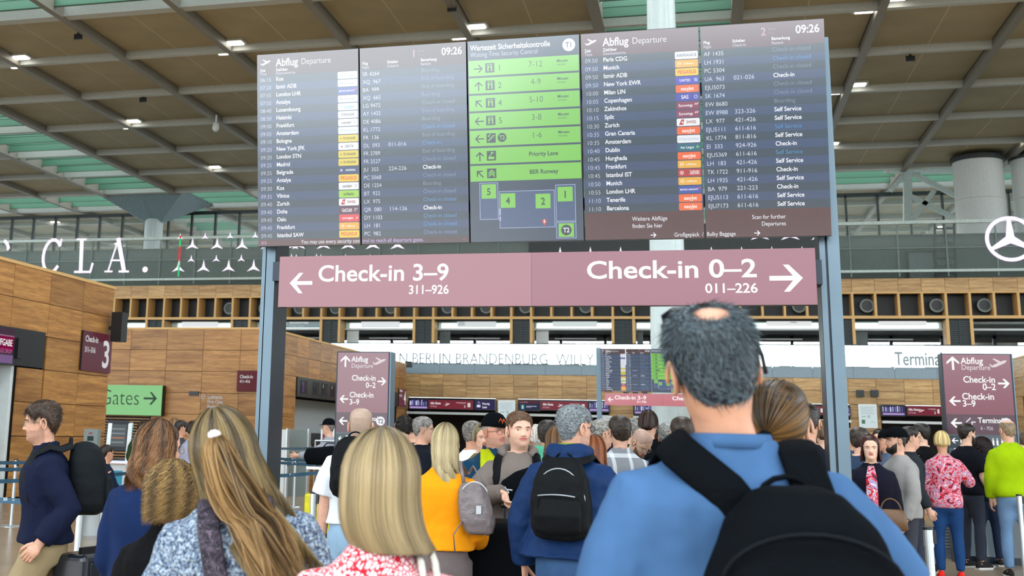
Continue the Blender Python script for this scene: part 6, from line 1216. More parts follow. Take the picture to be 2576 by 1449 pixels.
# 12 grey-haired man in the navy jacket
p = Person('grey-haired man with glasses in a blue jacket with a black backpack, centre right', 1440, 1019, 6.8, face=-14, res=3, hyaw=-38, col=(210, 158, 134), width=1.10, lean=1, arms={'L': (-.34, .05, -1, -.05, .3, -1), 'R': (.42, .15, -1, -.1, .9, -.6)})
m_bj = FB('shell_royal_navy', (12, 42, 84), rough=.6, spec=.15, bump=.6, bscale=11, stretch=(1, 1, .4))
p.body(stubble=(200, 156, 134)).top(m_bj, 'jacket', hem=zl(p, 1440, 1400), loose=.045, sl=.040, fold=.020, flare=.05, hood=m_bj).pants(m_jean, loose=.02).shoes(m_shoe)
M().rings([[tuple(p.TB([rr*math.cos(t), .0+rr*1.02*math.sin(t), z-(.025 if math.sin(t) > .3 else 0)])) for t in [2*PI*q/24 for q in range(24)]] for rr, z in ((.09, 1.46), (.078, 1.51), (.074, 1.545), (.068, 1.548), (.064, 1.5))]).build('collar', FB('cotton_olive', (120, 136, 52)), p.root, smooth=True)
p.cap('40464a', '8c9498', off=.009, rgh=.001).fuzz('34393e', 'b4bcc0', n=7000, L=.013, w=.0014, up=.3, lift=.45); p.glasses(m_gl, .002)
bp = backpack(p, 'black backpack with grey zips on the grey-haired man in the blue jacket', m_blk2, z0=zl(p, 1410, 1352), z1=zl(p, 1410, 1150), hw=.165, dep=.16, zip_=m_zip, taper=.8, strap_w=.034)
t = thing('leaflet', 'white folded paper beside the elbow of the grey-haired man in the blue jacket', 'paper', C0+ray(1524, 1270)*6.7); M().add([(0, 0, 0), (.10, .02, -.05), (.12, .03, .02), (.02, 0, .06), (0, .006, 0), (.10, .026, -.05), (.12, .036, .02), (.02, .006, .06)], [(0, 1, 2, 3), (7, 6, 5, 4), (0, 4, 5, 1), (1, 5, 6, 2), (2, 6, 7, 3), (3, 7, 4, 0)]).build('sheet', m_wht, t)
# ------------------------------------------------------------------ the middle and far crowd, written as a table
SK1, SK2, SK3 = (212, 164, 140), (200, 148, 120), (222, 180, 156)
def tc(col): return FB('cloth_%02x%02x%02x' % col, col)
# label, crown x, y, depth, facing, female, hair kind, hair colours, top colour, bottom colour, extra
CR = [
 ('man with dark curly hair and black T-shirt facing left beside the left kiosk', 1017, 1050, 13.5, 70, 0, 'curl', ('14100e', '2c2420'), (16, 16, 20), (40, 44, 60), dict()),
 ('heavy man with glasses in a black T-shirt facing right, right of the left kiosk', 1062, 1049, 12.0, -75, 0, 'short', ('5c5854', '908c88'), (18, 22, 32), (40, 44, 60), dict(glasses=1, width=1.2, hyaw=-18)),
 ('person hidden behind the heavy man in the black T-shirt', 1043, 1056, 14.5, 60, 0, 'short', ('5a564c', '8a8478'), (40, 56, 66), (40, 44, 60), dict()),
 ('grey-haired man in a white T-shirt holding a red phone to his ear', 1187, 1060, 11.5, -55, 0, 'short', ('4c4844', '8c8680'), (222, 226, 232), (60, 66, 80), dict(glasses=1, phone=1)),
 ('woman with short fair hair and sunglasses pushed up, behind the man in the cap', 1213, 1068, 10.8, 190, 1, 'bobs', ('6c6048', 'b8a888'), (110, 100, 60), (60, 60, 66), dict(shades=1)),
 ('bald man with sunglasses on his nape behind the man in the taupe hoodie', 1272, 1070, 9.6, 10, 0, 'bald', ('b09080', 'c0a090'), (60, 66, 80), (50, 54, 66), dict(shades=1)),
 ('white-haired woman in the crowd left of the green hood', 1352, 1072, 11.5, 30, 1, 'bobs', ('c8c4bc', 'eeeae4'), (150, 120, 120), (60, 60, 70), dict()),
 ('person facing right with fair skin, between hoodie man and green hood', 1340, 1090, 12.5, -60, 1, 'bobs', ('8a7858', 'c0a880'), (90, 80, 90), (60, 60, 70), dict()),
 ('dark-haired person in a mint green hooded top, left of the grey-haired man', 1377, 1058, 10.4, -20, 0, 'short', ('1c1814', '3a322c'), (84, 172, 140), (60, 66, 80), dict(hood=1)),
 ('woman with long light-brown hair in a brown top behind the blue-jacket man', 1400, 1076, 9.2, -25, 1, 'long', ('4c3422', 'a0744c'), (96, 74, 70), (60, 66, 80), dict(L=.14)),
 ('woman with long auburn hair just right of the grey-haired man', 1494, 1097, 8.3, -10, 1, 'long', ('5a2c14', 'a8623a'), (120, 130, 96), (60, 66, 80), dict(L=.20)),
 ('grey-haired man with glasses and olive shirt facing right behind the blue jacket', 1508, 1057, 10.6, -62, 0, 'short', ('5c5854', 'a8a49c'), (82, 82, 62), (60, 66, 80), dict(glasses=1)),
 ('grey-haired man in dark clothes behind the man in olive', 1530, 1048, 13.6, -60, 0, 'short', ('6c6c6c', 'b0b0ac'), (24, 26, 40), (50, 54, 66), dict()),
 ('dark-haired man in a grey plaid shirt, seen from behind left of the centre column', 1560, 1047, 9.6, 22, 0, 'short', ('1c1612', '40342a'), 'plaid', (40, 44, 60), dict(width=1.1)),
 ('grey-haired man beyond the plaid shirt', 1590, 1054, 14.0, -30, 0, 'short', ('54504c', '94908c'), (40, 44, 50), (50, 54, 66), dict()),
 ('dark-haired woman turned left beyond the plaid shirt', 1597, 1066, 15.5, 50, 1, 'bobs', ('18120e', '382c24'), (26, 26, 34), (50, 54, 66), dict()),
 ('bald bearded man with glasses bending his head down, right of the plaid shirt', 1627, 1086, 10.8, -125, 0, 'bald', ('b09080', 'c0a090'), (20, 22, 30), (50, 54, 66), dict(glasses=1, beard='5a4436', hpitch=-28, lean=14, s_=1.0)),
 ('tall woman with a short dark bob and black backpack by the centre column', 1630, 1035, 12.6, -15, 1, 'bobs', ('1c120e', '4a3028'), (16, 18, 24), (40, 44, 60), dict(pack=1)),
 ('grey-haired man in a navy T-shirt, seen from behind at the centre column foot', 1681, 1064, 10.6, 0, 0, 'short', ('4c4c48', '9c9c98'), (26, 44, 84), (50, 54, 66), dict()),
 ('dark-haired man in a black jacket half hidden by the blue shirt', 1716, 1050, 9.0, 10, 0, 'short', ('241c16', '4a3a30'), (16, 18, 22), (50, 54, 66), dict()),
 ('tall dark-haired man in a black coat between the ponytail and the right post', 2026, 1017, 8.6, -10, 0, 'short', ('140f0d', '30261f'), (20, 26, 38), (50, 54, 66), dict()),
 ('brown-haired person left of the right steel post', 2070, 1062, 13.0, 20, 1, 'bobs', ('3a2a1c', '7c5c3c'), (30, 30, 38), (50, 54, 66), dict()),
 ('man with cropped dark hair in a slate jacket just right of the right post', 2160, 1076, 12.0, -35, 0, 'short', ('1e1814', '4c4038'), (50, 66, 90), (50, 54, 66), dict()),
 ('woman with reddish-brown wavy hair and a floral top facing us, right of the post', 2188, 1096, 11.4, 178, 1, 'longf', ('2c100c', '6c2e22'), 'floral', (40, 44, 60), dict(cardigan=(20, 20, 34), L=.14, bagb=1)),
 ('person with dark hair behind the woman in the floral top', 2212, 1082, 16.0, 160, 1, 'bobs', ('1c1410', '3c2c22'), (40, 42, 54), (50, 54, 66), dict()),
 ('man in a black cap behind the bearded man', 2232, 1084, 14.9, 110, 0, 'cap', ('1c1814', '3a322c'), (80, 96, 120), (50, 54, 66), dict()),
 ('bearded man in a black cap and light grey sweater facing left', 2256, 1078, 12.2, 118, 0, 'cap', ('16120f', '2c241e'), (150, 148, 146), (60, 62, 70), dict(beard='16110e', width=1.12)),
 ('dark-haired man in profile facing right behind the grey sweater', 2284, 1074, 13.9, -75, 0, 'short', ('14100e', '2e2620'), (40, 44, 50), (50, 54, 66), dict()),
 ('man in a black sweatshirt and pale grey jeans facing left, left of the blonde woman', 2318, 1066, 15.8, 75, 0, 'short', ('0f0d0c', '2c2622'), (10, 10, 13), (120, 134, 142), dict(width=1.12)),
 ('woman with a blonde bob in a red swirl blouse, jeans and red trainers', 2368, 1087, 15.0, 4, 1, 'bobs', ('b8985c', 'f0dca0'), 'swirl', (30, 62, 108), dict(shoes=(226, 40, 36), arm='R')),
 ('young man with dark quiff and beard in black, reaching toward the blonde woman', 2428, 1066, 16.4, -40, 0, 'short', ('14100e', '34281f'), (16, 18, 26), (50, 54, 66), dict(beard='2a1c14', hyaw=-20, arm='L')),
 ('woman with a dark curly mane and dark green coat, seen from behind, far right', 2471, 1106, 16.8, 8, 1, 'curl', ('120808', '2c1416'), (14, 40, 42), (34, 44, 66), dict(big=1)),
 ('grey-haired man beyond the curly dark mane', 2484, 1084, 18.0, -20, 0, 'short', ('54504c', '9c9890'), (50, 56, 70), (50, 54, 66), dict()),
 ('tall balding man in a lime green jacket and faded jeans at the right edge', 2534, 1056, 15.4, 12, 0, 'balding', ('6a5a48', '9a8468'), 'lime', (104, 134, 168), dict(width=1.1, hyaw=20)),
 ('small head of a distant person at the right edge', 2568, 1086, 19.0, 30, 0, 'short', ('3a2c22', '6a5444'), (40, 44, 60), (50, 54, 66), dict()),
 ('man in a black cap and grey shirt pushing a trolley, left of the left kiosk', 829, 1055, 19.5, 75, 0, 'cap', ('5a5048', '8a8078'), (150, 152, 160), (40, 44, 60), dict(arm='L')),
 ('woman in a mottled coat with a green backpack beside the turquoise check-in machine', 361, 1060, 21.0, -40, 1, 'bobs', ('241a14', '4c3828'), 'camo', (40, 44, 60), dict(pack=2)),
 ('brown-haired person beside the far timber wall, left of the long fair hair', 440, 1053, 20.0, -60, 1, 'bobs', ('6c4c30', '9c7450'), (120, 110, 120), (50, 54, 66), dict()),
 ('dark-haired person in profile against the far timber wall', 455, 1058, 19.0, -80, 0, 'short', ('14100e', '2e2620'), (60, 60, 70), (50, 54, 66), dict()),
 ('person in a lilac-grey top beside the far timber wall', 486, 1061, 17.5, -50, 1, 'bobs', ('1c1410', '3c2c22'), (150, 150, 170), (50, 54, 66), dict()),
 ('person at the gate with a white bag, right of the man in the black T-shirt', 1092, 1078, 20.0, 60, 1, 'bobs', ('100c0a', '241c18'), (30, 34, 44), (50, 54, 66), dict()),
 ('distant fair-haired person in front of the gates behind the blonde hair', 1105, 1074, 17.0, 20, 1, 'bobs', ('5c4a34', '8c7450'), (90, 70, 50), (50, 54, 66), dict()),
 ('distant man in the queue between the right post and the poster', 2147, 1078, 15.5, 20, 0, 'short', ('6c5040', '9c7c60'), (60, 70, 90), (50, 54, 66), dict()),
 ('distant dark head over the handbag of the queue, left of the mint hood', 1310, 1082, 15.5, 15, 0, 'short', ('1c1612', '40342a'), (50, 60, 80), (50, 54, 66), dict()),
 ('distant person in pale blue between the auburn hair and the plaid shirt', 1478, 1078, 16.5, -20, 1, 'bobs', ('4a3626', '80603f'), (130, 150, 180), (50, 54, 66), dict()),
 ('distant dark-haired man between the bent bald man and the navy T-shirt', 1654, 1070, 17.0, -10, 0, 'short', ('16120f', '3a3028'), (30, 32, 40), (50, 54, 66), dict()),
 ('distant person in grey over the left shoulder of the floral-top woman', 2176, 1090, 17.8, 30, 1, 'bobs', ('3a2a1e', '6c5038'), (110, 112, 120), (50, 54, 66), dict()),
 ('distant woman between the grey sweater man and the black sweatshirt man', 2300, 1084, 18.5, 60, 1, 'bobs', ('2c2018', '5a4232'), (60, 50, 60), (50, 54, 66), dict()),
 ('distant man over the right shoulder of the swirl blouse woman', 2396, 1088, 20.0, 30, 0, 'short', ('2c2018', '5a4232'), (44, 50, 66), (50, 54, 66), dict()),
 ('distant grey-clad man left of the lime green jacket', 2506, 1086, 20.5, -60, 0, 'short', ('3c3834', '6c6660'), (60, 64, 74), (50, 54, 66), dict()),
]
m_phone = mat('phone_red', (206, 36, 30), rough=.4)
for lb, cx, cy, dd, fc_, fem, hk, hc, tcol, bcol, ex in CR:
    r = 2 if dd < 11 or abs(fc_) > 100 else 1
    arms = {}
    if ex.get('phone'): arms['R'] = (.25, .35, -1, -.05, .05, 1, 1.2)
    p = Person(lb, cx, cy, dd, face=fc_, female=fem, res=r, width=ex.get('width', 1.0), hyaw=ex.get('hyaw', RS.uniform(-8, 8)), hpitch=ex.get('hpitch', 0), lean=ex.get('lean', 0), col=[SK1, SK2, SK3][int(RS.randint(3))], arms=arms or {k: ((-1 if k == 'L' else 1)*RS.uniform(.12, .25), RS.uniform(-.05, .15), -1, 0, RS.uniform(.1, .7), -1) for k in 'LR'})
    if ex.get('phone'): reach(p, 'R', np.array([.125, .10, 1.60-.02]), hint=(1, .2, -1), curl=.9, wide=(0, 1, 0), grip=(-.2, .1, 1))
    if ex.get('arm') == 'L': reach(p, 'L', (-.22, .46, 1.18 if dd > 18 else 1.32), hint=(-.3, 0, -1))
    if ex.get('arm') == 'R': reach(p, 'R', (.26, .36, 1.2), hint=(.6, 0, -1))
    p.body(stubble=None, eyes=(50, 40, 32) if r > 1 or abs(fc_) > 40 else None, brow=hc[0])
    mt = {'plaid': m_plaid, 'floral': m_flor, 'swirl': m_flor, 'camo': m_camo, 'lime': FB('fleece_lime', (150, 182, 10))}.get(tcol) if isinstance(tcol, str) else tc(tcol)
    ts = tcol in ((16, 16, 20), (18, 22, 32), (222, 226, 232), (26, 44, 84), (16, 18, 26))
    p.top(mt, 't_shirt' if ts else 'top', 'short' if ts else 'long', hem=.88 if not tcol == 'swirl' else .84, loose=.03, sl=.026 if not ts else .03, fold=.012, hood=mt if ex.get('hood') else None, collar=.02 if tcol in ('plaid', 'lime') else None)
    p.pants(tc(bcol)); p.shoes(tc(ex['shoes']) if 'shoes' in ex else (m_shoew if RS.rand() < .4 else m_shoe))
    if hk == 'short': p.cap(*hc, off=.013, rgh=.002, front=.170 if fem else .166)
    if hk == 'balding': p.cap(*hc, off=.003, rgh=.001, bald=(.02, 0, .06, .085))
    if hk == 'bald': p.cap(*hc, off=.0012, rgh=.0003, name='shaved_hair')
    if hk == 'cap': p.cap(*hc, off=.004, rgh=.001).cap_hat(m_blk)
    if hk == 'curl': p.drape(*hc, n=900, L=.04 if not ex.get('big') else .14, a0=52, off=.022 if not ex.get('big') else .045, spread=.02, curl=.014, w=.005, k=18, ragged=.5, shell=True)
    if hk == 'bobs': p.drape(*hc, n=500, L=.035 if fem else .0, a0=55 if fc_ < 90 else 62, off=.018, spread=.01, w=.006, k=9, inward=.015, ragged=.1)
    if hk in ('long', 'longf'): p.drape(*hc, n=800, L=ex.get('L', .2), a0=60, off=.014, spread=.03, w=.004, k=14, wave=.008, ragged=.3)
    if ex.get('glasses'): p.glasses(m_gl if RS.rand() < .5 else m_glm, .0018)
    if ex.get('beard'):
        Bm = M(); R = []
        for h, o_ in ((.06, .01), (.044, .003), (.035, .010), (.018, .014), (.0, .016), (-.014, .012), (-.026, .003)):
            R.append([tuple(p.TH(headsurf(np.array(h+max(0, abs(a)-.55)*.06*(1 if h > .01 else .5)), np.array(a), 0, o_ if abs(a) < 1.2 else .001)-np.array([0, 0, .006]))) for a in np.linspace(-1.35, 1.35, 22)])
        # leave the mouth open: only the jaw below the lips and the cheeks' sides
        m_ = Bm.rings([[q for q in row] for row in R[1:]], closed=False, caps=False); Bm.build('beard', hairmat(ex['beard'], ex['beard']), p.root, smooth=True)
    if ex.get('shades'):
        sg = M(); [sg.tube([Vector(p.TH((x-.03*k, .085 if hk != 'bald' else -.10, .215 if hk != 'bald' else .06)))+Vector((0, 0, 0)) for x in (0, .022, .05)], .012, 8, flat=(1, .4)) for k in (0, 1)]; sg.build('sunglasses', m_lensd, p.root, smooth=True)
    if ex.get('cardigan'):
        p.top(tc(ex['cardigan']), 'cardigan', 'long', hem=.86, loose=.045, sl=.032, fold=.01)
        M().tube([Vector(q) for q in ((0, .20, .95), (0, .215, 1.2), (0, .19, 1.36), (0, .10, 1.46))], [.05, .055, .05, .03], 10, flat=(1, .4), up=(1, 0, 0)).build('blouse_front', m_flor, p.root, smooth=True)
    if ex.get('bagb'):
        t = thing_on(p, 'handbag', 'brown leather handbag of the woman in the floral top', 'handbag'); M().rings(rbox_loft([(.86, -.16, .20, .12, .05), (.88, -.16, .20, .15, .07), (1.02, -.16, .20, .13, .05), (1.06, -.16, .20, .10, .03)])).build('bag_body', mat('leather_brown', (96, 66, 38), rough=.45), t, smooth=True)
        M().tube([Vector((-.16+.09*math.cos(a), .20, 1.04+.12*math.sin(a))) for a in np.linspace(0, PI, 10)], .008, 6).build('handle', mat('leather_brown', (96, 66, 38)), t, smooth=True)
    if ex.get('pack'): backpack(p, 'black backpack of the tall woman with the dark bob' if ex['pack'] == 1 else 'green backpack of the woman in the mottled coat', m_blk if ex['pack'] == 1 else FB('nylon_green', (40, 66, 40)), z0=1.02, z1=1.44, hw=.14, dep=.14)
    if ex.get('phone'):
        w = p.J['R'][2]; t = thing_on(p, 'phone', 'red phone at the ear of the man in the white T-shirt', 'phone'); M().tube([Vector(w)+Vector((-.03, .0, .01)), Vector(w)+Vector((-.05, .015, .15))], .038, 8, flat=(.16, 1)).build('phone_body', m_phone, t)
    if tcol == 'swirl':
        t = thing_on(p, 'shoulder_bag', 'mustard and beige shoulder bag behind the blonde woman in the swirl blouse', 'handbag'); M().rings(rbox_loft([(.58, -.16, .05, .10, .06), (.62, -.16, .05, .14, .09), (.80, -.16, .05, .13, .07), (.84, -.16, .05, .10, .04)])).build('bag_body', FB('canvas_beige', (150, 134, 110)), t, smooth=True)
        M().rings(rbox_loft([(.60, -.27, .03, .04, .05), (.70, -.27, .03, .05, .06), (.86, -.25, .03, .03, .04)])).build('side_panel', mat('leather_mustard', (184, 120, 30), rough=.5), t, smooth=True); M().tube([Vector(q) for q in ((-.16, .05, .82), (-.19, .0, 1.2), (-.12, -.02, 1.44))], .01, 6, flat=(1, .5)).build('strap', mat('leather_mustard', (184, 120, 30)), t)

# seated man at the foot of the check-in machine
w = C0+ray(268, 1120)*17.5
p = Person('dark-bearded man sitting low by the queue tapes on the left', 268, 1122, 17.5, face=-70, res=1, col=SK2, sitting=True, s_=.98, arms={'R': (.1, .5, -1, 0, 1, -.1), 'L': (-.1, .5, -1, 0, 1, -.1)})
p.root.location.z = w.z-1.76*.98; p.root.location.z = max(-.52*.98+.0, p.root.location.z); p.body(brow='1a1410').top(tc((24, 30, 50)), 'top').pants(tc((26, 36, 60))).shoes(m_shoe); p.cap('100c0a', '2a201a', off=.014, rgh=.002)
bz = p.root.location.z; t = thing('bench', 'low grey bench under the seated bearded man', 'bench', (p.loc[0], p.loc[1], 0), p.face); M().box(-.5, .5, -.22, .22, max(.2, bz+.90*.98-.1), max(.24, bz+.90*.98-.04)).build('seat', m_dgrey, t)
for x in (-.42, .42): M().box(x-.02, x+.02, -.18, .18, 0, max(.2, bz+.90*.98-.1)).build('leg', m_alu, t)

# ------------------------------------------------------------------ queue barriers
m_belt = mat('belt_slate_blue', (44, 84, 108), rough=.6, bump=.1); m_beltd = mat('belt_dark', (24, 32, 44), rough=.6)
def stanchion(label, loc, h=1.06, group=None):
    t = thing('queue_post', label, 'barrier post', (loc[0], loc[1], 0), group=group)
    M().lathe([(.175, 0), (.175, .008), (.16, .02), (.05, .032), (.035, .035)], n=24).build('base', m_alu, t, smooth=False); M().lathe([(.030, .03), (.030, h-.13)], n=16).build('pole', m_alu, t, smooth=False)
    M().lathe([(.034, h-.135), (.034, h-.012), (.03, h-.008)], n=16).build('head', m_alu, t, smooth=False); M().lathe([(.035, h-.018), (.035, h), (.02, h+.003)], n=16).build('head_cap', m_black, t); M().box(.03, .05, -.02, .02, h-.11, h-.02).build('belt_cassette', m_black, t); return t
def sp(x, y, h=1.06): q = atZ(x, y, h); return (q.x, q.y, h)
POS = {}
for k, x, y, lb in (('a', 41, 1155, 'silver queue post left of the man walking left'), ('n', 308, 1222, 'nearest silver queue post left of the denim jacket woman'), ('c2', 790, 1237, 'close silver queue post left of the bald man, cut by the red dress'), ('nc', 812, 1180, 'silver queue post close behind the bald man\'s arm'), ('d', 743, 1150, 'silver queue post between the steel post and the yellow suitcase'), ('e', 720, 1158, 'silver queue post just right of the left steel post'), ('d2', 706, 1120, 'far silver queue post right of the steel post, left one of a pair'), ('d3', 716, 1118, 'far silver queue post right of the steel post, right one of a pair'), ('g', 746, 1121, 'far silver queue post beside the grey totem'), ('r1', 2331, 1206, 'silver queue post behind the mustard bag at right'), ('r2', 2457, 1228, 'silver queue post between the swirl blouse and the lime jacket'), ('r3', 2563, 1244, 'silver queue post at the right edge'), ('rn', 2334, 1326, 'near silver queue post beside the blue shirt sleeve'), ('b1', 205, 1245, 'silver queue post hidden behind the walking man'), ('b2', 868, 1210, 'silver queue post behind the bald man\'s jeans'), ('o1', 1060, 1155, 'silver queue post left of the woman in orange'), ('o2', 1172, 1157, 'silver queue post right of the woman in orange')):
    POS[k] = sp(x, y); stanchion(lb, POS[k])
def belt(a, b_, z, label, mt=None, sag=.02, wd=.055, mark=True, ext=None):
    a, b_ = Vector((a[0], a[1], z)), Vector((b_[0], b_[1], z)); t = thing('queue_belt', label, 'barrier belt'); n = 8; m = M(); d = (b_-a).normalized(); nrm = Vector((-d.y, d.x, 0))*.0012
    R = []
    for k in range(n+1):
        q = k/n; c = a.lerp(b_, q)-Vector((0, 0, sag*4*q*(1-q))); R.append([c-nrm+Vector((0, 0, -wd/2)), c+nrm+Vector((0, 0, -wd/2)), c+nrm+Vector((0, 0, wd/2)), c-nrm+Vector((0, 0, wd/2))])
    m.rings([[tuple(v) for v in r] for r in R]).build('band', mt or m_belt, t)
    if mark:
        L_ = (b_-a).length
        for q in np.arange(.12, .9, max(.15, 1.6/L_)):
            c = a.lerp(b_, float(q))-Vector((0, 0, sag*4*q*(1-q))); s = Print(.003); s.text(0, -.015, .045, 'BER', 'd8e4ee', 1); ang = math.atan2(d.y, d.x); s.build('belt_mark', t, lambda c_: mat('mark_pale', (190, 204, 216), rough=.7), loc=c, rot=(0, 0, ang))
    return t
def off(px_, py_, z): q = atZ(px_, py_, z); return (q.x, q.y)
def beltpx(p0, p1, Y0, Y1, label, mt=None, **k):
    a, b_ = (C0+ray(*p0)*Y0, C0+ray(*p1)*Y1) if not k.get('yy') else (atY(*p0, Y0), atY(*p1, Y1)); t = thing('queue_belt', label, 'barrier belt'); m = M(); d = (b_-a); d.z = 0; d.normalize(); nrm = Vector((-d.y, d.x, 0))*.0015; wd = k.get('wd', .055); R = []
    for i in range(7):
        q = i/6; c = a.lerp(b_, q)-Vector((0, 0, .02*4*q*(1-q))); R.append([tuple(c-nrm-Vector((0, 0, wd/2))), tuple(c+nrm-Vector((0, 0, wd/2))), tuple(c+nrm+Vector((0, 0, wd/2))), tuple(c-nrm+Vector((0, 0, wd/2)))])
    m.rings(R).build('band', mt or m_belt, t); ang = math.atan2(d.y, d.x); ang = ang if math.cos(ang) > 0 else ang+PI
    for q in k.get('marks', (.25, .7)): s = Print(.003); s.text(0, -.015, .045, 'BER', 'd8e4ee', 1); s.text(.14, -.012, .025, 'BER', '9cb4c4', 0); s.build('belt_mark', t, lambda c_: mat('mark_pale', (190, 204, 216), rough=.7), loc=a.lerp(b_, q), rot=(0, 0, ang))
    return t
beltpx((-60, 1164), (330, 1157), 17.6, 24, 'topmost slate blue belt behind the walking man')
beltpx((-60, 1181), (330, 1172), 17.0, 22, 'second slate blue belt from the top behind the walking man')
beltpx((-60, 1213), (330, 1190), 15.5, 19.5, 'third slate blue belt from the top behind the walking man')
beltpx((-80, 1252), (312, 1266), 12.0, 10.7, 'nearest slate blue belt crossing behind the navy jacket')
beltpx((312, 1236), (470, 1218), 10.8, 12, 'slate blue belt running right from the nearest left post')
beltpx((690, 1128), (840, 1124), 27, 24, 'thin far belt beside the timber counter', marks=())
beltpx((690, 1153), (880, 1159), 24, 22, 'upper slate blue belt right of the left steel post')
beltpx((690, 1163), (880, 1168), 22, 20, 'slate blue belt above the yellow suitcase')
beltpx((690, 1197), (860, 1180), 19, 17, 'slate blue belt crossing the yellow suitcase')
beltpx((1060, 1163), (1172, 1165), POS['o1'][1]+.0, POS['o2'][1]+.0, 'belt behind the woman in orange', marks=(.3,), yy=1)
beltpx((2460, 1238), (2566, 1255), 17.2, 15.4, 'dark belt between the two right queue posts', m_beltd, marks=(.3, .75)); beltpx((2565, 1255), (2640, 1262), 15.4, 14.8, 'dark belt leaving the right edge', m_beltd, marks=())

# ------------------------------------------------------------------ luggage, machines, counters
a = C0+ray(806, 1235)*18.5; suitcase('bright yellow hard suitcase behind the queue belts', (a.x, a.y, 0), D2(15), .48, .3, .66, mat('shell_yellow', (226, 214, 8), rough=.3), handle=.1)
t = thing('duffel_bag', 'black duffel bag lying on the yellow suitcase trolley', 'bag', (a.x+.1, a.y+.2, 0)); bz = (C0+ray(806, 1150)*18.5).z
M().tube([(-.45, 0, bz), (-.4, 0, bz), (0, 0, bz+.02), (.4, 0, bz), (.45, 0, bz)], [.05, .13, .16, .13, .05], 14).build('bag_body', m_blk, t, smooth=True); M().tube([(-.15, 0, bz+.14), (-.08, 0, bz+.22), (.08, 0, bz+.22), (.15, 0, bz+.14)], .01, 6).build('handle', m_blk, t)
t = thing('luggage_trolley', 'steel luggage trolley carrying the duffel bag left of the bald man', 'trolley', (a.x+.1, a.y+.35, 0))
M().box(-.45, .45, -.25, .25, .14, .17).build('deck', m_alu, t); M().box(-.4, .4, -.2, .2, max(.2, bz-.2), max(.23, bz-.16)).build('shelf', m_alu, t)
for x in (-.4, .4):
    M().tube([(x, .22, .05), (x, .22, bz+.25)], .014, 8).build('upright', m_alu, t); M().tube([(x-.02, -.2, .06), (x+.02, -.2, .06)], .06, 12).build('wheel', m_black, t)
M().tube([(-.4, .22, bz+.25), (.4, .22, bz+.25)], .014, 8).build('push_bar', m_alu, t)
# turquoise self check-in machine
k0 = C0+ray(290, 1180)*21; t = thing('checkin_machine', 'white and turquoise self check-in machine on the left', 'self-service kiosk', (k0.x, k0.y, 0), D2(20)); m_tq = mat('panel_turquoise', (28, 140, 170), rough=.4); zt = (C0+ray(290, 1062)*21).z
for x, o_ in ((.22, 0), (-.14, .05)): M().prism([(-.30, 0), (-.12, 0), (-.02, 1.0), (.16, zt-.05), (.10, zt), (-.02, zt-.02), (-.2, 1.0)], x-.035, x+.035, ax='x').build('side_wing', m_white, t); M().prism([(-.28, .05), (-.16, .05), (-.07, 1.0), (.10, zt-.1), (.06, zt-.04), (-.17, 1.0)], x+.036, x+.04, ax='x').build('side_inlay', m_tq, t)
M().box(-.16, .2, -.22, .0, 0, .95).build('cabinet', m_white, t); M().box(-.12, .16, -.225, -.22, .2, .85).build('front_panel', m_tq, t); M().box(-.34, .24, -.42, -.1, .98, 1.02).build('shelf', glow('f4f4ff', 1.0), t)
s = Print(.002); s.rect(-.19, 0, .19, .52, '30343a').rect(-.16, .06, .16, .46, '5c6468', 2); [s.rect(-.13, .12+.08*q, .13, .15+.08*q, 'b08060' if q == 1 else '8c969a', 3) for q in range(4)]; M().box(-.2, .2, .003, .04, 0, .54).build('monitor', m_dgrey, t, loc=(.0, -.1, 1.2), rot=(-.2, 0, 0)); s.build('screen', t, lambda c: glow(c, .7), loc=(.0, -.102, 1.21), rot=(-.2, 0, 0))
k0 = C0+ray(222, 1180)*20; zt = (C0+ray(222, 1079)*20).z; t = thing('info_totem', 'grey service totem with a white notice, left of the turquoise machine', 'totem', (k0.x, k0.y, 0)); M().box(-.13, .13, 0, .12, 0, zt).build('column', m_grey, t); s = Print(.002); s.rect(-.1, zt-.62, .1, zt-.3, 'f2f2f4').text(0, zt-.42, .05, 'Welcome to', 'c04050', 1, 'c').text(0, zt-.48, .04, 'the airport', 'c04050', 0, 'c').rect(-.06, zt-.2, .06, zt-.12, '203830'); s.text(0, zt-.09, .05, 'BER', 'c03040', 1, 'c'); s.build('notice', t, lambda c: glow(c, .6))
for px0, px1, py_, d_, lb, cl in ((362, 372, 1075, 21.5, 'small maroon notice stand beside the woman in the mottled coat', '6a2434'), (812, 838, 1078, 24, 'maroon notice board left of the left kiosk', '8c3048')):
    a, b_ = C0+ray(px0, py_)*d_, C0+ray(px1, py_)*d_; w = b_.x-a.x; t = thing('notice_stand', lb, 'notice stand', (a.x, a.y, 0)); M().box(-.04, w+.04, .003, .05, .1, a.z).build('frame', m_white, t); s = Print(.002); s.rect(0, .5, w, a.z-.04, cl).text(w*.1, a.z-.2, w*.16, 'Check-in', 'f0e0e4', 1).disc(w*.5, a.z*.6, w*.16, 'f0f0f0', 2, 14); s.build('sheet', t, lambda c: glow(c, .6)); M().box(-.1, w+.1, -.15, .2, 0, .02).box(0, w, 0, .05, .02, .1).build('foot', m_alu, t)
for px_, d_, lb in ((694, 29, 'pale blue-grey totem just right of the left steel post'), (749, 30, 'grey totem with an aluminium frame at the far counter')):
    a = C0+ray(px_, 1080)*d_; t = thing('info_totem', lb, 'totem', (a.x, a.y, 0)); M().box(-.27, .27, 0, .15, 0, a.z).build('column', m_grey if px_ > 700 else m_white, t); M().box(-.31, -.27, -.01, .16, 0, a.z+.02).box(.27, .31, -.01, .16, 0, a.z+.02).build('frame', m_alu, t)
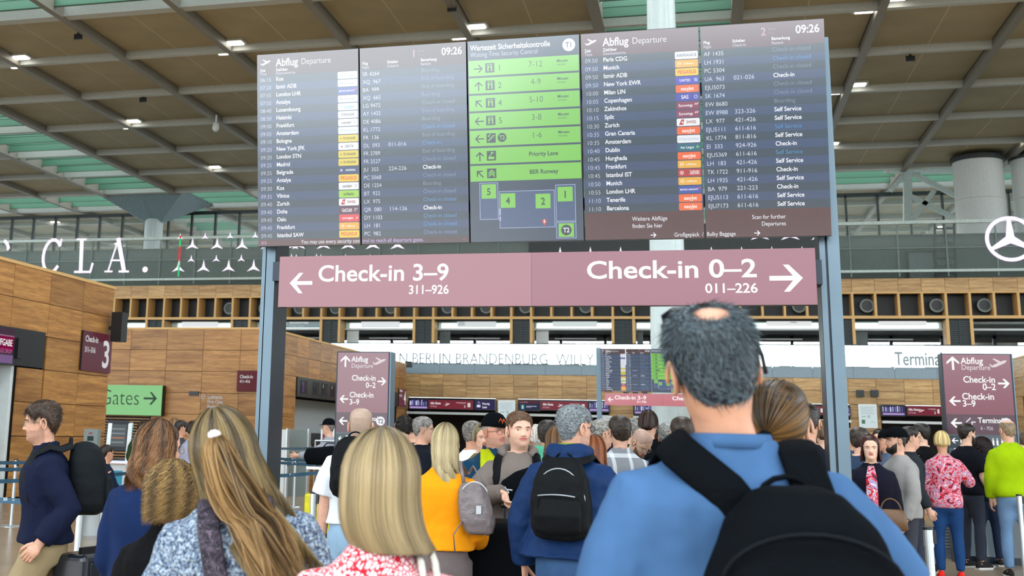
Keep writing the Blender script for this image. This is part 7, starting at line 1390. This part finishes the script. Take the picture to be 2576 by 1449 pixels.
a = C0+ray(790, 1150)*31; t = thing('service_counter', 'walnut service counter with dark monitors behind the left kiosk', 'counter', (a.x, a.y, 0)); M().box(-1.2, .9, 0, .7, 0, 1.12).build('front', m_walnut, t); M().box(-1.25, .95, -.04, .75, 1.12, 1.16).build('worktop', m_oakd, t)
for k, x in enumerate((-.7, -.15, .35)): mm_ = thing('monitor', ('dark monitor at the left end of the walnut counter', 'dark monitor in the middle of the walnut counter', 'dark monitor at the right end of the walnut counter')[k], 'monitor', (a.x+x, a.y+.3, 1.16)); M().box(-.24, .24, 0, .04, .1, .42).build('screen_back', m_black, mm_); M().box(-.03, .03, 0, .05, .0, .12).box(-.1, .1, -.06, .1, 0, .012).build('stand', m_black, mm_)
w0 = C0+ray(793, 1090)*33; tag(M().ball((0, 0, 0), (.14, .08, .14), 12).box(-.03, .03, -.02, .02, -.3, -.1).build('flower_bunch', mat('flowers_brown', (150, 90, 50), rough=.8, var=.5, scale=30), loc=(a.x+.1, a.y+.45, 1.46)), 'small brownish flower bunch standing on the walnut counter', 'flowers')
# grey ribbed service boxes on the right
for px0, px1, py_, d_, lb in ((2350, 2435, 1300, 17.5, 'grey ribbed floor unit behind the blonde woman'), (2517, 2556, 1284, 17.0, 'grey ribbed floor unit left of the lime jacket')):
    a, b_ = C0+ray(px0, py_)*d_, C0+ray(px1, py_)*d_; w = b_.x-a.x; t = thing('baggage_scale_unit', lb, 'floor unit', (a.x, a.y, 0)); M().box(0, w, 0, .5, 0, a.z).build('housing', mat('housing_grey', (96, 104, 112), rough=.5), t); 
    for k in range(9): M().box(.03, w-.03, -.012, 0, a.z-.06-.045*k-.02, a.z-.06-.045*k).build('rib', m_alu, t) 
# shoulder-high queue desk behind the crowd on the right
a, b_ = C0+ray(2235, 1192)*13, C0+ray(2272, 1192)*13; t = thing('baggage_scale_unit', 'dark steel-topped desk behind the grey sweater man', 'floor unit', (a.x, a.y+.5, 0)); M().box(0, .22, 0, .4, 0, a.z-.04).build('housing', m_dgrey, t); M().box(-.02, .24, -.02, .42, a.z-.04, a.z).build('top', m_alu, t)
# wall-mounted things
a = atX(293, 818, XA+.5); t = thing('loudspeaker', 'black box loudspeaker fixed at the top corner of the near left timber wall', 'loudspeaker', (XA+.2, 27.2, 3.75)); M().box(-.0, .3, -.16, .16, 0, .75).build('cabinet', m_black, t); M().box(-.12, .0, -.05, .05, .3, .4).build('bracket', m_black, t)
for px_, py_, Y_, lb in ((1029, 917, 60.5, 'small dark camera on the end of the far left island'), (2163, 990, YF-.15, 'left one of two small grey speakers on the oak wall at right'), (2199, 990, YF-.15, 'right one of two small grey speakers on the oak wall at right')):
    a = atY(px_, py_, Y_); tag(M().box(-.17, .17, -.12, .12, -.16, .16).tube([(0, .1, 0), (0, .25, .05)], .03, 8).build('wall_speaker', m_dgrey, loc=(a.x, a.y-.1, a.z)), lb, 'loudspeaker')
# end of scene
